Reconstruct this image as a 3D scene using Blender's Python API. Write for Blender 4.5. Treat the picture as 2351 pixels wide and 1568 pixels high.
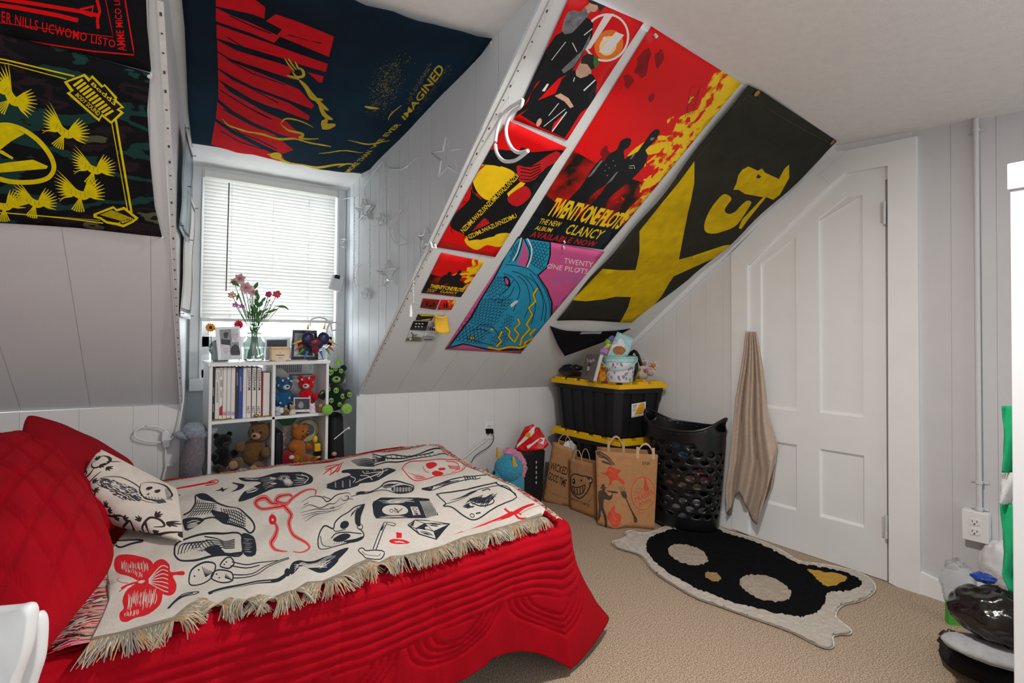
import bpy, bmesh, math, random
import numpy as np
from mathutils import Vector, Matrix
from mathutils.geometry import delaunay_2d_cdt
random.seed(7)
S_=bpy.context.scene; COL=S_.collection
for o_ in list(bpy.data.objects): bpy.data.objects.remove(o_)
R=math.radians
# ---------------------------------------------------------------- camera
F,CXp,CYp=1200.,1175.5,741.
TH=R(35.79); PT=R(1.0); RO=.009
f0=np.array([math.sin(TH)*math.cos(PT),math.cos(TH)*math.cos(PT),math.sin(PT)])
r0=np.array([math.cos(TH),-math.sin(TH),0.]); u0=np.cross(r0,f0)
r1=r0*math.cos(RO)+u0*math.sin(RO); u1=u0*math.cos(RO)-r0*math.sin(RO)
C0=np.array([0,0,1.2])
cam=bpy.data.cameras.new('camera'); camo=bpy.data.objects.new('camera',cam); COL.objects.link(camo)
cam.sensor_fit='HORIZONTAL'; cam.sensor_width=36; cam.lens=36*F/2351; cam.shift_y=(CYp-784)/2351; cam.clip_start=.02
m_=Matrix.Identity(4)
for i in range(3): m_[i][0]=r1[i]; m_[i][1]=u1[i]; m_[i][2]=-f0[i]; m_[i][3]=C0[i]
camo.matrix_world=m_; S_.camera=camo
S_.view_settings.view_transform='Standard'; S_.view_settings.look='None'; S_.view_settings.gamma=1
S_.view_settings.use_curve_mapping=False; S_.view_settings.exposure=.28
# ---------------------------------------------------------------- world and light
wd=bpy.data.worlds.new('world'); S_.world=wd; wd.use_nodes=True
wb=wd.node_tree.nodes['Background']; wb.inputs[0].default_value=(.93,.96,1,1); wb.inputs[1].default_value=1.24
def light(name,kind,loc,e,size=.1,col=(1,1,1),rot=(0,0,0),sy=None):
    l=bpy.data.lights.new(name,kind); l.energy=e; l.color=col
    if kind=='AREA':
        l.size=size
        if sy: l.shape='RECTANGLE'; l.size_y=sy
    else: l.shadow_soft_size=size
    o=bpy.data.objects.new(name,l); COL.objects.link(o); o.location=loc; o.rotation_euler=rot; return o
light('ceiling_lamp_light','AREA',(1.2,.72,2.13),28,.13,(1,.965,.92))
light('window_daylight','AREA',(.66,3.75,1.75),30,.9,(.88,.95,1),(R(-100),0,0),1.3)
# ---------------------------------------------------------------- unprojection helpers
def proj(P):
    d=np.array(P,float)-C0; z=d@f0
    return (CXp+F*(d@r1)/z, CYp-F*(d@u1)/z)
def ray(u,v): return f0+r1*(u-CXp)/F-u1*(v-CYp)/F
def onp(p,pl):
    n,k=np.array(pl[0],float),pl[1]; d=ray(*p); return C0+d*((k-n@C0)/(n@d))
def PX(k): return ((1,0,0),k)
def PY(k): return ((0,1,0),k)
def PZ(k): return ((0,0,1),k)
def plane3(a,b,c):
    a,b,c=map(np.array,(a,b,c)); n=np.cross(b-a,c-a); n=n/np.linalg.norm(n); return (n,float(n@a))
SL=plane3((1.088,3.09,.813),(2.995,3.09,.775),(2.995,1.232,2.2))   # roof slope
CE=((.05,-.08,1.),2.2+.05*2.995-.08*1.23)                            # ceiling
DC=((0,.1015,1.),2.093+.1015*3.35)                                  # dormer ceiling
GX=2.995; KY=3.09; WY=3.35
# ---------------------------------------------------------------- materials
MT={}
def lin(h):
    h=h.lstrip('#'); o=[]
    for i in (0,2,4):
        v=int(h[i:i+2],16)/255; o.append(v/12.92 if v<=.04045 else ((v+.055)/1.055)**2.4)
    return tuple(o)+(1,)
def mat(name,col,rough=.6,var=.05,scale=30,bump=0.,bscale=None,metal=0,trans=0,sheen=0,emit=0,alpha=1,col2=None,band=None,spec=.4,ior=1.45,fibre=False,stretch=None):
    if name in MT: return MT[name]
    m=bpy.data.materials.new(name); m.use_nodes=True; nt=m.node_tree; N=nt.nodes; L=nt.links
    p=N['Principled BSDF']; c=lin(col)
    p.inputs['Roughness'].default_value=rough; p.inputs['Metallic'].default_value=metal
    p.inputs['Specular IOR Level'].default_value=spec; p.inputs['IOR'].default_value=ior
    p.inputs['Transmission Weight'].default_value=trans; p.inputs['Alpha'].default_value=alpha
    if sheen: p.inputs['Sheen Weight'].default_value=sheen
    tc=N.new('ShaderNodeTexCoord'); mp=N.new('ShaderNodeMapping'); L.new(tc.outputs['Object'],mp.inputs[0])
    if stretch: mp.inputs['Scale'].default_value=stretch
    nz=N.new('ShaderNodeTexNoise'); nz.inputs['Scale'].default_value=scale; nz.inputs['Detail'].default_value=5
    L.new(mp.outputs[0],nz.inputs['Vector'])
    cr=N.new('ShaderNodeValToRGB'); L.new(nz.outputs['Fac'],cr.inputs[0])
    cb=lin(col2) if col2 else None
    lo,hi=band or (.3,.7)
    cr.color_ramp.elements[0].position=lo; cr.color_ramp.elements[1].position=hi
    if cb: cr.color_ramp.elements[0].color=c; cr.color_ramp.elements[1].color=cb
    else:
        cr.color_ramp.elements[0].color=tuple(x*(1-var) for x in c[:3])+(1,)
        cr.color_ramp.elements[1].color=tuple(min(1,x*(1+var)) for x in c[:3])+(1,)
    L.new(cr.outputs[0],p.inputs['Base Color'])
    if emit: L.new(cr.outputs[0],p.inputs['Emission Color']); p.inputs['Emission Strength'].default_value=emit
    if bump:
        n2=N.new('ShaderNodeTexNoise'); n2.inputs['Scale'].default_value=bscale or scale*4; n2.inputs['Detail'].default_value=3
        L.new(mp.outputs[0],n2.inputs['Vector'])
        b=N.new('ShaderNodeBump'); b.inputs['Strength'].default_value=bump; b.inputs['Distance'].default_value=.004
        L.new(n2.outputs['Fac'],b.inputs['Height']); L.new(b.outputs[0],p.inputs['Normal'])
    MT[name]=m; return m
# ---------------------------------------------------------------- objects
def _props(o,label,cat,group=None,kind=None):
    if label: o['label']=label
    if cat: o['category']=cat
    if group: o['group']=group
    if kind: o['kind']=kind
    return o
def thing(name,label,cat,loc=(0,0,0),group=None):
    o=bpy.data.objects.new(name,None); o.empty_display_size=.05; COL.objects.link(o); o.location=Vector(tuple(float(x) for x in loc))
    return _props(o,label,cat,group)
def setp(o,parent):
    if parent is not None:
        o.parent=parent; w=Vector((0,0,0)); q=parent
        while q is not None: w+=q.location; q=q.parent
        o.data.transform(Matrix.Translation(-w))
    return o
class MB:
    def __init__(s): s.v=[]; s.f=[]; s.m=[]; s.cur=0
    def add(s,vs,fs,mi=None):
        b=len(s.v); s.v+=[tuple(float(c) for c in v) for v in vs]
        s.f+=[tuple(b+i for i in f) for f in fs]; s.m+=[s.cur if mi is None else mi]*len(fs); return s
    def box(s,a,b,M=None,mi=None):
        x0,y0,z0=a; x1,y1,z1=b
        vs=[(x0,y0,z0),(x1,y0,z0),(x1,y1,z0),(x0,y1,z0),(x0,y0,z1),(x1,y0,z1),(x1,y1,z1),(x0,y1,z1)]
        if M is not None: vs=[tuple(M@Vector(v)) for v in vs]
        return s.add(vs,[(0,3,2,1),(4,5,6,7),(0,1,5,4),(1,2,6,5),(2,3,7,6),(3,0,4,7)],mi)
    def hexa(s,b4,t4,mi=None):
        return s.add(list(b4)+list(t4),[(0,3,2,1),(4,5,6,7),(0,1,5,4),(1,2,6,5),(2,3,7,6),(3,0,4,7)],mi)
    def tube(s,pts,r,n=8,mi=None,cap=True):
        pts=[Vector(tuple(float(c) for c in p)) for p in pts]; k=len(pts); vs=[]; fs=[]
        rr=r if hasattr(r,'__len__') else [r]*k
        up=None
        for i in range(k):
            t=(pts[min(i+1,k-1)]-pts[max(i-1,0)])
            if t.length<1e-9: t=Vector((0,0,1))
            t.normalize()
            if up is None:
                up=Vector((0,0,1)) if abs(t.z)<.9 else Vector((1,0,0))
            a=t.cross(up)
            if a.length<1e-4: a=t.cross(Vector((0,1,.3)))
            a.normalize(); b=t.cross(a).normalized(); up=-b if False else up
            for j in range(n):
                w=2*math.pi*j/n; vs.append(pts[i]+(a*math.cos(w)+b*math.sin(w))*rr[i])
        for i in range(k-1):
            for j in range(n):
                j2=(j+1)%n; fs.append((i*n+j,i*n+j2,(i+1)*n+j2,(i+1)*n+j))
        if cap: fs.append(tuple(range(n-1,-1,-1))); fs.append(tuple((k-1)*n+j for j in range(n)))
        return s.add(vs,fs,mi)
    def lathe(s,prof,c=(0,0,0),n=24,M=None,mi=None,cap=True):
        vs=[];fs=[];k=len(prof)
        for r,z in prof:
            for j in range(n):
                w=2*math.pi*j/n; v=Vector((r*math.cos(w),r*math.sin(w),z))
                if M is not None: v=M@v
                vs.append(v+Vector(c))
        for i in range(k-1):
            for j in range(n):
                j2=(j+1)%n; fs.append((i*n+j,i*n+j2,(i+1)*n+j2,(i+1)*n+j))
        if cap: fs.append(tuple(range(n-1,-1,-1))); fs.append(tuple((k-1)*n+j for j in range(n)))
        return s.add(vs,fs,mi)
    def ell(s,c,r,rot=(0,0,0),n=20,m=12,mi=None,jit=0,flat=0):
        from mathutils import Euler
        E=Euler(rot).to_matrix(); vs=[];fs=[]
        r=r if hasattr(r,'__len__') else (r,r,r)
        for i in range(m+1):
            p=math.pi*i/m
            for j in range(n):
                w=2*math.pi*j/n; q=1+(random.uniform(-jit,jit) if jit else 0)
                z=math.cos(p)
                v=Vector((r[0]*math.sin(p)*math.cos(w)*q,r[1]*math.sin(p)*math.sin(w)*q,r[2]*z*q)); vs.append(E@v+Vector(tuple(float(x) for x in c)))
        for i in range(m):
            for j in range(n):
                j2=(j+1)%n; fs.append((i*n+j,(i+1)*n+j,(i+1)*n+j2,i*n+j2))
        return s.add(vs,fs,mi)
    def cone(s,a,b,ra,rb=0.0005,n=12,mi=None): return s.tube([a,b],[ra,rb],n,mi)
    def grid(s,fn,nu,nv,mi=None):
        vs=[fn(i/nu,j/nv) for j in range(nv+1) for i in range(nu+1)]
        fs=[(j*(nu+1)+i,j*(nu+1)+i+1,(j+1)*(nu+1)+i+1,(j+1)*(nu+1)+i) for j in range(nv) for i in range(nu)]
        return s.add(vs,fs,mi)
    def prism(s,poly,off,mi=None):
        n=len(poly); P=[np.array(p,float) for p in poly]; O=np.array(off,float)
        return s.add(P+[p+O for p in P],[tuple(range(n-1,-1,-1)),tuple(range(n,2*n))]+[(i,(i+1)%n,n+(i+1)%n,n+i) for i in range(n)],mi)
    def build(s,name,mats,parent=None,smooth=True,label=None,cat=None,group=None,kind=None,bevel=0,sub=0,solid=0,ang=40,merge=False,fixn=True):
        me=bpy.data.meshes.new(name); me.from_pydata(s.v,[],s.f); me.update()
        mats=mats if isinstance(mats,(list,tuple)) else [mats]
        for m in mats: me.materials.append(m if not isinstance(m,str) else MT[m])
        if len(mats)>1: me.polygons.foreach_set('material_index',s.m)
        o=bpy.data.objects.new(name,me); COL.objects.link(o); setp(o,parent)
        if fixn or merge:
            bm=bmesh.new(); bm.from_mesh(me)
            if merge: bmesh.ops.remove_doubles(bm,verts=bm.verts,dist=1e-5)
            if fixn: bmesh.ops.recalc_face_normals(bm,faces=bm.faces)
            bm.to_mesh(me); bm.free()
        if smooth:
            me.shade_smooth()
            if not sub: me.set_sharp_from_angle(angle=R(ang))
        if bevel: b=o.modifiers.new('bevel','BEVEL'); b.width=bevel; b.segments=2; b.limit_method='ANGLE'; b.angle_limit=R(40)
        if solid: b=o.modifiers.new('solid','SOLIDIFY'); b.thickness=solid; b.offset=0
        if sub: b=o.modifiers.new('sub','SUBSURF'); b.levels=sub; b.render_levels=sub
        _props(o,label,cat,group,kind)
        return o
# ---------------------------------------------------------------- art: polygons given where they are seen, laid onto the real sheet
def K(x0,y0,s): return lambda pts:[(x0+x/s,y0+y/s) for x,y in pts]
def smo(pts,n=4,closed=False):
    P=[np.array(p,float) for p in pts]; k=len(P); out=[]
    rng=range(k) if closed else range(k-1)
    for i in rng:
        if closed: a,b,c,d=P[i-1],P[i],P[(i+1)%k],P[(i+2)%k]
        else: a,b,c,d=P[max(i-1,0)],P[i],P[i+1],P[min(i+2,k-1)]
        for j in range(n):
            t=j/n; out.append(tuple(.5*((2*b)+(-a+c)*t+(2*a-5*b+4*c-d)*t*t+(-a+3*b-3*c+d)*t**3)))
    if not closed: out.append(tuple(P[-1]))
    return out
def stroke(pts,w,taper=False):
    P=[np.array(p,float) for p in pts]; k=len(P); L=[];Rr=[]
    for i in range(k):
        t=P[min(i+1,k-1)]-P[max(i-1,0)]; t=t/(np.linalg.norm(t)+1e-9); n=np.array([-t[1],t[0]])
        ww=(w[i] if hasattr(w,'__len__') else w)/2
        if taper: ww*=(.25+.75*math.sin(math.pi*(i+.3)/(k-.4)))
        L.append(P[i]+n*ww); Rr.append(P[i]-n*ww)
    return [[tuple(L[i]),tuple(Rr[i]),tuple(Rr[i+1]),tuple(L[i+1])] for i in range(k-1)]
def disc(c,rx,ry=None,rot=0,n=20,wob=0):
    ry=ry or rx; o=[]
    for i in range(n):
        a=2*math.pi*i/n; q=1+(random.uniform(-wob,wob) if wob else 0); x,y=rx*math.cos(a)*q,ry*math.sin(a)*q
        o.append((c[0]+x*math.cos(rot)-y*math.sin(rot),c[1]+x*math.sin(rot)+y*math.cos(rot)))
    return o
def ring(c,rx,ry=None,w=2,rot=0,n=24):
    p=disc(c,rx,ry,rot,n); return stroke(p+[p[0],p[1]],w)[:n]
_tc={}
def glyphs(s,off=0.,sp=1.):
    if (s,off,sp) in _tc: return _tc[(s,off,sp)]
    cu=bpy.data.curves.new('txt','FONT'); cu.body=s; cu.resolution_u=2; cu.offset=off; cu.space_character=sp
    ob=bpy.data.objects.new('txt',cu); COL.objects.link(ob)
    me=bpy.data.meshes.new_from_object(ob)
    V=np.array([v.co[:2] for v in me.vertices]); Fs=[tuple(p.vertices) for p in me.polygons]
    bpy.data.objects.remove(ob); bpy.data.curves.remove(cu); bpy.data.meshes.remove(me)
    lo=V.min(0); hi=V.max(0); V=(V-lo)/(hi-lo+1e-9)
    _tc[(s,off,sp)]=[[tuple(V[i]) for i in f] for f in Fs]; return _tc[(s,off,sp)]
def txt(s,q,off=0.,sp=1.):
    "q: bottom-left, bottom-right, top-right, top-left"
    q=[np.array(p,float) for p in q]; out=[]
    for f in glyphs(s,off,sp):
        out.append([tuple(q[0]*(1-x)*(1-y)+q[1]*x*(1-y)+q[2]*x*y+q[3]*(1-x)*y) for x,y in f])
    return out
def area2(p): return sum(p[i][0]*p[(i+1)%len(p)][1]-p[(i+1)%len(p)][0]*p[i][1] for i in range(len(p)))/2
def cdt(outline,layers,step):
    "outline and layer polygons in 2D; returns verts, tris, material per tri"
    vs=[];fs=[];mi=[0]
    def addp(p,thr):
        if abs(area2(p))<thr: return False
        if area2(p)<0: p=p[::-1]
        b=len(vs); vs.extend(Vector((float(x),float(y))) for x,y in p); fs.append(list(range(b,b+len(p)))); return True
    ol=[]
    for i in range(len(outline)):
        a,b=np.array(outline[i],float),np.array(outline[(i+1)%len(outline)],float); n=max(1,int(np.linalg.norm(b-a)/step)) if step else 1
        ol+=[tuple(a+(b-a)*j/n) for j in range(n)]
    addp(ol,0)
    for m,polys in layers:
        for p in polys:
            if addp(p,2e-9): mi.append(m)
    if step:
        A=np.array(outline); lo,hi=A.min(0),A.max(0)
        nx=int((hi[0]-lo[0])/step); ny=int((hi[1]-lo[1])/step)
        for i in range(1,nx+1):
            for j in range(1,ny+1):
                vs.append(Vector((lo[0]+(i+.5*(j%2)-.25)*(hi[0]-lo[0])/(nx+1)+1e-5,lo[1]+j*(hi[1]-lo[1])/(ny+1)+1.3e-5)))
    r=delaunay_2d_cdt(vs,[],fs,1,1e-6,False)
    V=[tuple(v) for v in r[0]]; Tr=[tuple(f) for f in r[2]]
    VA=np.array(V); ce=np.array([VA[list(f)].mean(0) for f in Tr]); o_=np.argsort(ce[:,0]); cs=ce[o_]
    lab=np.full(len(Tr),-1)
    def inside(poly,pts):
        x,y=pts[:,0],pts[:,1]; w=np.zeros(len(pts),bool); n=len(poly)
        for i in range(n):
            x1,y1=poly[i]; x2,y2=poly[(i+1)%n]
            if y1==y2: continue
            w^=((y1>y)!=(y2>y))&(x<(x2-x1)*(y-y1)/(y2-y1)+x1)
        return w
    for k,f in enumerate(fs):
        poly=[tuple(vs[i]) for i in f]; PA=np.array(poly); lo,hi=PA.min(0),PA.max(0)
        i0,i1=np.searchsorted(cs[:,0],[lo[0],hi[0]]); sub=cs[i0:i1]; idx=np.nonzero((sub[:,1]>=lo[1])&(sub[:,1]<=hi[1]))[0]
        if len(idx)==0: continue
        idx=idx[inside(poly,sub[idx])]; tg=o_[i0+idx]
        if k==0: lab[tg]=0
        else: tg=tg[lab[tg]>=0]; lab[tg]=mi[k]
    T=[f for f,l in zip(Tr,lab) if l>=0]; MI=[int(l) for l in lab if l>=0]
    return V,T,MI
def sheet(name,outline,pl,layers=(),base='paper',step=0.,warp=None,off=0.,solid=.0006,parent=None,smooth=True,px=True,extra=None,**kw):
    """flat or gently warped sheet lying on plane pl (n,k); outline and art in photo pixels (px) ; off = distance from plane towards camera"""
    n=np.array(pl[0],float); ln=np.linalg.norm(n); n=n/ln; k=pl[1]/ln
    if n@C0-k<0: n=-n;k=-k
    k+=off; P0=onp(outline[0],(n,k)); P1=onp(outline[1],(n,k)); e1=(P1-P0)/np.linalg.norm(P1-P0); e2=np.cross(e1,n)
    def to2(p): d=onp(p,(n,k))-P0; return (float(d@e1),float(d@e2))
    mats=[base]; LL=[]
    for mname,polys in layers:
        if mname not in mats: mats.append(mname)
        LL.append((mats.index(mname),[[to2(q) for q in p] for p in polys]))
    V,T,MI=cdt([to2(p) for p in outline],LL,step)
    mb=MB(); w=warp or (lambda a,b:0)
    vs=[P0+e1*a+e2*b+n*w(a,b) for a,b in V]
    mb.add(vs,[f[::-1] for f in T]); mb.m=MI
    o=mb.build(name,mats,parent,smooth=smooth and warp is not None,solid=solid,fixn=False,**kw)
    return o,(P0,e1,e2,n)
def struct(mb,name,m,parent=None,**kw):
    return mb.build(name,m,parent,kind='structure' if parent is None else None,**kw)
# ================================================================ room
def px_prism(mb,pts,pl,front,depth,mi=None):
    n=np.array(pl[0],float); ln=np.linalg.norm(n); n=n/ln; k=pl[1]/ln
    if n@C0-k<0: n=-n;k=-k
    P=[onp(p,(n,k+front)) for p in pts]; return mb.prism(P,-n*depth,mi)
def clip(poly,ax,c,keep):
    out=[];n=len(poly)
    for i in range(n):
        a,b=poly[i],poly[(i+1)%n]; da=(a@ax-c)*keep; db=(b@ax-c)*keep
        if da>=0: out.append(a)
        if (da>0>db) or (da<0<db): out.append(a+(b-a)*(da/(da-db)))
    return out
def planks(mb,poly,ax,cuts,normal,gap=.002,depth=.0012):
    poly=[np.array(p,float) for p in poly]; ax=np.array(ax,float); n=np.array(normal,float); n/=np.linalg.norm(n)
    mb.add([p-n*depth*2 for p in poly],[tuple(range(len(poly)))])
    cs=[-99]+sorted(cuts)+[99]
    for a,b in zip(cs[:-1],cs[1:]):
        q=clip(clip(poly,ax,a+gap/2,1),ax,b-gap/2,-1)
        if len(q)>2: mb.prism(q,-n*depth*2)
wp=mat('wall_paint','#dddcdb',.55,.02,6,.12,220)
wp2=mat('slope_paint','#d9dcdb',.6,.02,6,.15,220)
wpc=mat('dormer_daylight_tint','#dde3e6',.5,.03,5,.12,200)  # wall grey for the dormer cheeks, cool daylight tinted into the colour
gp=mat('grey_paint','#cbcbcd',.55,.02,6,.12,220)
cp=mat('ceiling_paint','#e9e8e6',.8,.03,25,.35,260)
tw=mat('trim_white','#e9eaea',.4,.02,8,.08,120)
carpet=mat('carpet','#7d6854',.95,.0,210,1.,300,col2='#cfbda6',band=(.36,.62),spec=.1)
mb=MB(); mb.box((-2.1,-1.2,-.05),(3.1,3.5,0)); struct(mb,'floor',carpet,smooth=False)
# ceilings
def cz(x,y): return (CE[1]-.05*x+.08*y)
def dz(y): return DC[1]-.1015*y
mb=MB(); top=[(-2.1,-1.2),(3.05,-1.2),(3.05,1.24),(1.2,1.25),(1.02,1.29),(-.02,1.29),(-.2,1.29),(-2.1,1.25)]
mb.prism([(x,y,cz(x,y)) for x,y in top],(0,0,.05)); struct(mb,'ceiling',cp,smooth=False)
mb=MB(); q=[(-.08,1.27),(1.06,1.27),(1.12,3.4),(.2,3.4)]
mb.prism([(x,y,dz(y)) for x,y in q],(0,0,.05)); struct(mb,'ceiling_dormer',cp,smooth=False)
# roof slope, right and left of the dormer
sn=np.array(SL[0]); sn=sn if sn@C0-SL[1]>0 else -sn
def sp(x,y,off=0): return np.array([x,y,(SL[1]-SL[0][0]*x-SL[0][1]*y)/SL[0][2]])+sn*off
mb=MB(); planks(mb,[sp(1.0,1.2),sp(3.0,1.2),sp(3.0,3.1),sp(1.088,3.1)],(1,0,0),[1.33+.245*i for i in range(7)],sn)
struct(mb,'wall_slope_right',wp2,smooth=False)
mb=MB(); planks(mb,[sp(-2.1,1.2),sp(-.012,1.2),sp(.192,3.1),sp(-2.1,3.1)],(1,-.04,0),[-.05-.235*i+.0 for i in range(8)],sn)
struct(mb,'wall_slope_left',wp2,smooth=False)
# knee walls
mb=MB(); planks(mb,[(1.088,KY,0),(3.0,KY,0),(3.0,KY,.80),(1.088,KY,.83)],(1,0,0),[1.2+.22*i for i in range(8)],(0,-1,0)); struct(mb,'wall_back',wp,smooth=False)
mb=MB(); planks(mb,[(-2.1,KY,0),(.19,KY,0),(.19,KY,.825),(-2.1,KY,.86)],(1,0,0),[-.4,-.2,0.0,.1],(0,-1,0)); struct(mb,'wall_back_left',wp,smooth=False)
# dormer cheeks and window wall
cuts=[onp((x,600),PX(1.088))[1] for x in (803,812.5,826,853,876,894,925,947,978,1000,1039,1108,1165)]
mb=MB(); top_=[(1.03,1.22,dz(1.22)+.02),(1.088,3.4,dz(3.4)+.02)]
planks(mb,[top_[0],(1.088,3.09,.80),(1.088,3.4,.7),top_[1]],(0,1,0),cuts,(-1,.03,0),.007,.005)
mb.box((1.083,3.086,0),(1.13,3.4,.82)); struct(mb,'wall_dormer_right',wpc,smooth=False)
mb=MB(); planks(mb,[(-.02,1.2,dz(1.2)+.02),(.192,3.09,.79),(.237,3.4,.7),(.237,3.4,dz(3.4)+.02)],(0,1,0),[2.1,2.5,2.9],(1,-.1,0))
mb.prism([(.19,3.09,0),(.237,3.4,0),(.2,3.4,0),(.15,3.1,0)],(0,0,.82)); struct(mb,'wall_dormer_left',wpc,smooth=False)
WL,WR,WB,WT=.285,1.035,.93,2.04   # window opening
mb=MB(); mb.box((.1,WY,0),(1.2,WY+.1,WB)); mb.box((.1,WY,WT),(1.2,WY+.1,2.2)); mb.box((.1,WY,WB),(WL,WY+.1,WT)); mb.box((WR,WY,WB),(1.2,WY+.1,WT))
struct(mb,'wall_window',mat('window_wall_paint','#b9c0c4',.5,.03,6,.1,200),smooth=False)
# gable wall: grey at the right of the door, paler at its left
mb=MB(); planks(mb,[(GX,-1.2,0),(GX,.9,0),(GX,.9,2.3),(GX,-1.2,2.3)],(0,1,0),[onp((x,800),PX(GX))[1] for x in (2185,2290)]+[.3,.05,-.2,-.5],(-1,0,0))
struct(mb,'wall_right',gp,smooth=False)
mb=MB(); planks(mb,[(GX,1.72,0),(GX,3.12,0),(GX,3.12,.85),(GX,1.72,2.0)],(0,1,0),[onp((x,800),PX(GX))[1] for x in (1660,1620,1585,1553,1522)]+[2.7,2.9],(-1,0,0))
mb.prism([(GX,.9,2.02),(GX,1.72,1.62),(GX,1.72,2.3),(GX,.9,2.3)],(.06,0,0)); mb.prism([(GX+.03,.85,0),(GX+.03,1.75,0),(GX+.03,1.75,2.3),(GX+.03,.85,2.3)],(.03,0,0))
struct(mb,'wall_gable',wp,smooth=False)
mb=MB(); mb.box((-2.15,-1.2,0),(-2.1,3.1,2.5)); struct(mb,'wall_left',wp,smooth=False)
# door casing and trims on the gable wall
G=PX(GX)
mb=MB()
px_prism(mb,[(2037,370),(2104,312),(2113,1373),(2040,1338)],G,.022,.06)
px_prism(mb,[(1945,345),(2104,312),(2104,372),(2033,381),(1940,397),(1905,425),(1880,400)],G,.0225,.06)
px_prism(mb,[(1905,345),(1948,345),(1905,425),(1712,612),(1678,582)],G,.021,.06)
px_prism(mb,[(1678,578),(1716,600),(1717,1228),(1680,1214)],G,.020,.06)
struct(mb,'trim_1',tw,smooth=False,bevel=.002)
mb=MB(); px_prism(mb,[(2113,1313),(2170,1340),(2170,1405),(2113,1376)],G,.016,.03)
p=onp((2170,1340),PX(GX-.016)); mb.box((GX-.016,-1.2,0),(GX,p[1]+.002,.13)); struct(mb,'baseboard_right',tw,smooth=False,bevel=.002)
mb=MB(); mb.box((GX-.012,1.79,0),(GX,3.05,.09)); struct(mb,'baseboard_gable',tw,smooth=False)
mb=MB(); mb.box((1.1,KY-.012,0),(3,KY,.09)); struct(mb,'baseboard_back',tw,smooth=False)
# crown piece between slope and gable wall
mb=MB(); a,b=sp(2.975,1.24),sp(2.975,3.05); 
mb.prism([a-sn*-.0,a+np.array([.02,0,-.0]),a+sn*.03+np.array([.02,0,0]),a+sn*.03],b-a); struct(mb,'trim_2',tw,smooth=False)
# ---- door
def inset_panel(mb,poly,pl,f,bw=7,d=.012):
    c=np.mean(np.array(poly),0)
    inner=[tuple(np.array(p)+(c-np.array(p))/np.linalg.norm(c-np.array(p))*bw) for p in poly]
    n=np.array([1.,0,0]);P=[onp(p,PX(GX-f)) for p in poly]; Q=[onp(p,PX(GX-f))+n*d for p in inner]
    k=len(poly); mb.add(P+Q,[(i,(i+1)%k,k+(i+1)%k,k+i) for i in range(k)]+[tuple(range(k,2*k))])
dpan=[[(1746,605),(1827,544),(1829,944),(1747,935)],[(1879,501),(1944,451),(1980,446),(1982,959),(1882,948)],[(1881,1030),(1984,1046),(1984,1212),(1882,1186)],[(1747,1008),(1829,1021),(1829,1173),(1748,1152)]]
outl=[(1718,1228),(1718,611),(1905,427),(1941,398),(2032,382),(2037,1334)]
def to2(p): q=onp(p,PX(GX-.004)); return (q[1],q[2])
V,T,MI=cdt([to2(p) for p in outl],[(1,[[to2(q) for q in p] for p in dpan])],0)
mb=MB(); mb.add([(GX-.004,a,b) for a,b in V],[t for t,m in zip(T,MI) if m==0])
for p in dpan: inset_panel(mb,p,G,.004)
P=[onp(p,PX(GX-.004)) for p in outl]; mb.add(P+[p+np.array([.03,0,0]) for p in P],[(i,(i+1)%6,6+(i+1)%6,6+i) for i in range(6)])
door=thing('door_1',None,None,onp((1877,1281),PX(GX))); door['kind']='structure'
mb.build('door_panel',mat('door_paint','#e6e8e8',.45,.015,8,.1,90),door,smooth=False)
for v0,v1,u in ((462,515,2030),(1183,1236,2034)):
    mb=MB(); p=onp((u,v0),PX(GX-.026)); q=onp((u,v1),PX(GX-.026)); mb.tube([p,q],.007,10); px_prism(mb,[(u-9,v0+4),(u,v0+4),(u,v1-4),(u-9,v1-4)],G,.012,.006)
    for t in (.2,.4,.6,.8): mb.tube([p+(q-p)*(t-.01),p+(q-p)*(t+.01)],.0078,10)
    mb.build('hinge',mat('hinge_paint','#c4c4c4',.35,.05,40),door)
# ---- window: frame, sashes, glass, sill
win=thing('window_1',None,None,(.66,WY,WB)); win['kind']='structure'
fm=mat('window_frame_paint','#dfe2e3',.35,.03,10,.1,60)
mb=MB()
mb.box((.24,WY-.02,.86),(WL,WY,2.095)); mb.box((WR,WY-.02,.86),(1.085,WY,2.095)); mb.box((WL,WY-.02,WT),(WR,WY,2.095))
mb.box((WL,WY-.035,WB),(WL+.014,WY+.06,WT)); mb.box((WR-.014,WY-.035,WB),(WR,WY+.06,WT))
mb.build('window_frame',fm,win,smooth=False,bevel=.003)
mb=MB(); mb.box((.24,WY-.06,.865),(1.085,WY+.02,.93)); mb.build('window_sill',fm,win,smooth=False,bevel=.004)
mb=MB()
for z0,z1,y in ((WB,1.5,WY+.03),(1.46,WT,WY+.055)):
    mb.box((WL+.014,y,z0),(WL+.055,y+.025,z1)); mb.box((WR-.055,y,z0),(WR-.014,y+.025,z1)); mb.box((WL,y,z0),(WR,y+.025,z0+.045)); mb.box((WL,y,z1-.04),(WR,y+.025,z1))
mb.box((WL,WY+.03,1.10),(WR,WY+.055,1.16))
mb.build('sash',fm,win,smooth=False,bevel=.002)
mb=MB(); mb.box((WL+.05,WY+.04,1.15),(WR-.05,WY+.043,1.46)); mb.box((WL+.05,WY+.066,1.5),(WR-.05,WY+.069,2.0))
mb.build('window_pane',mat('window_glass','#ffffff',.02,0,5,trans=1,ior=1.02),win,smooth=False)
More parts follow.
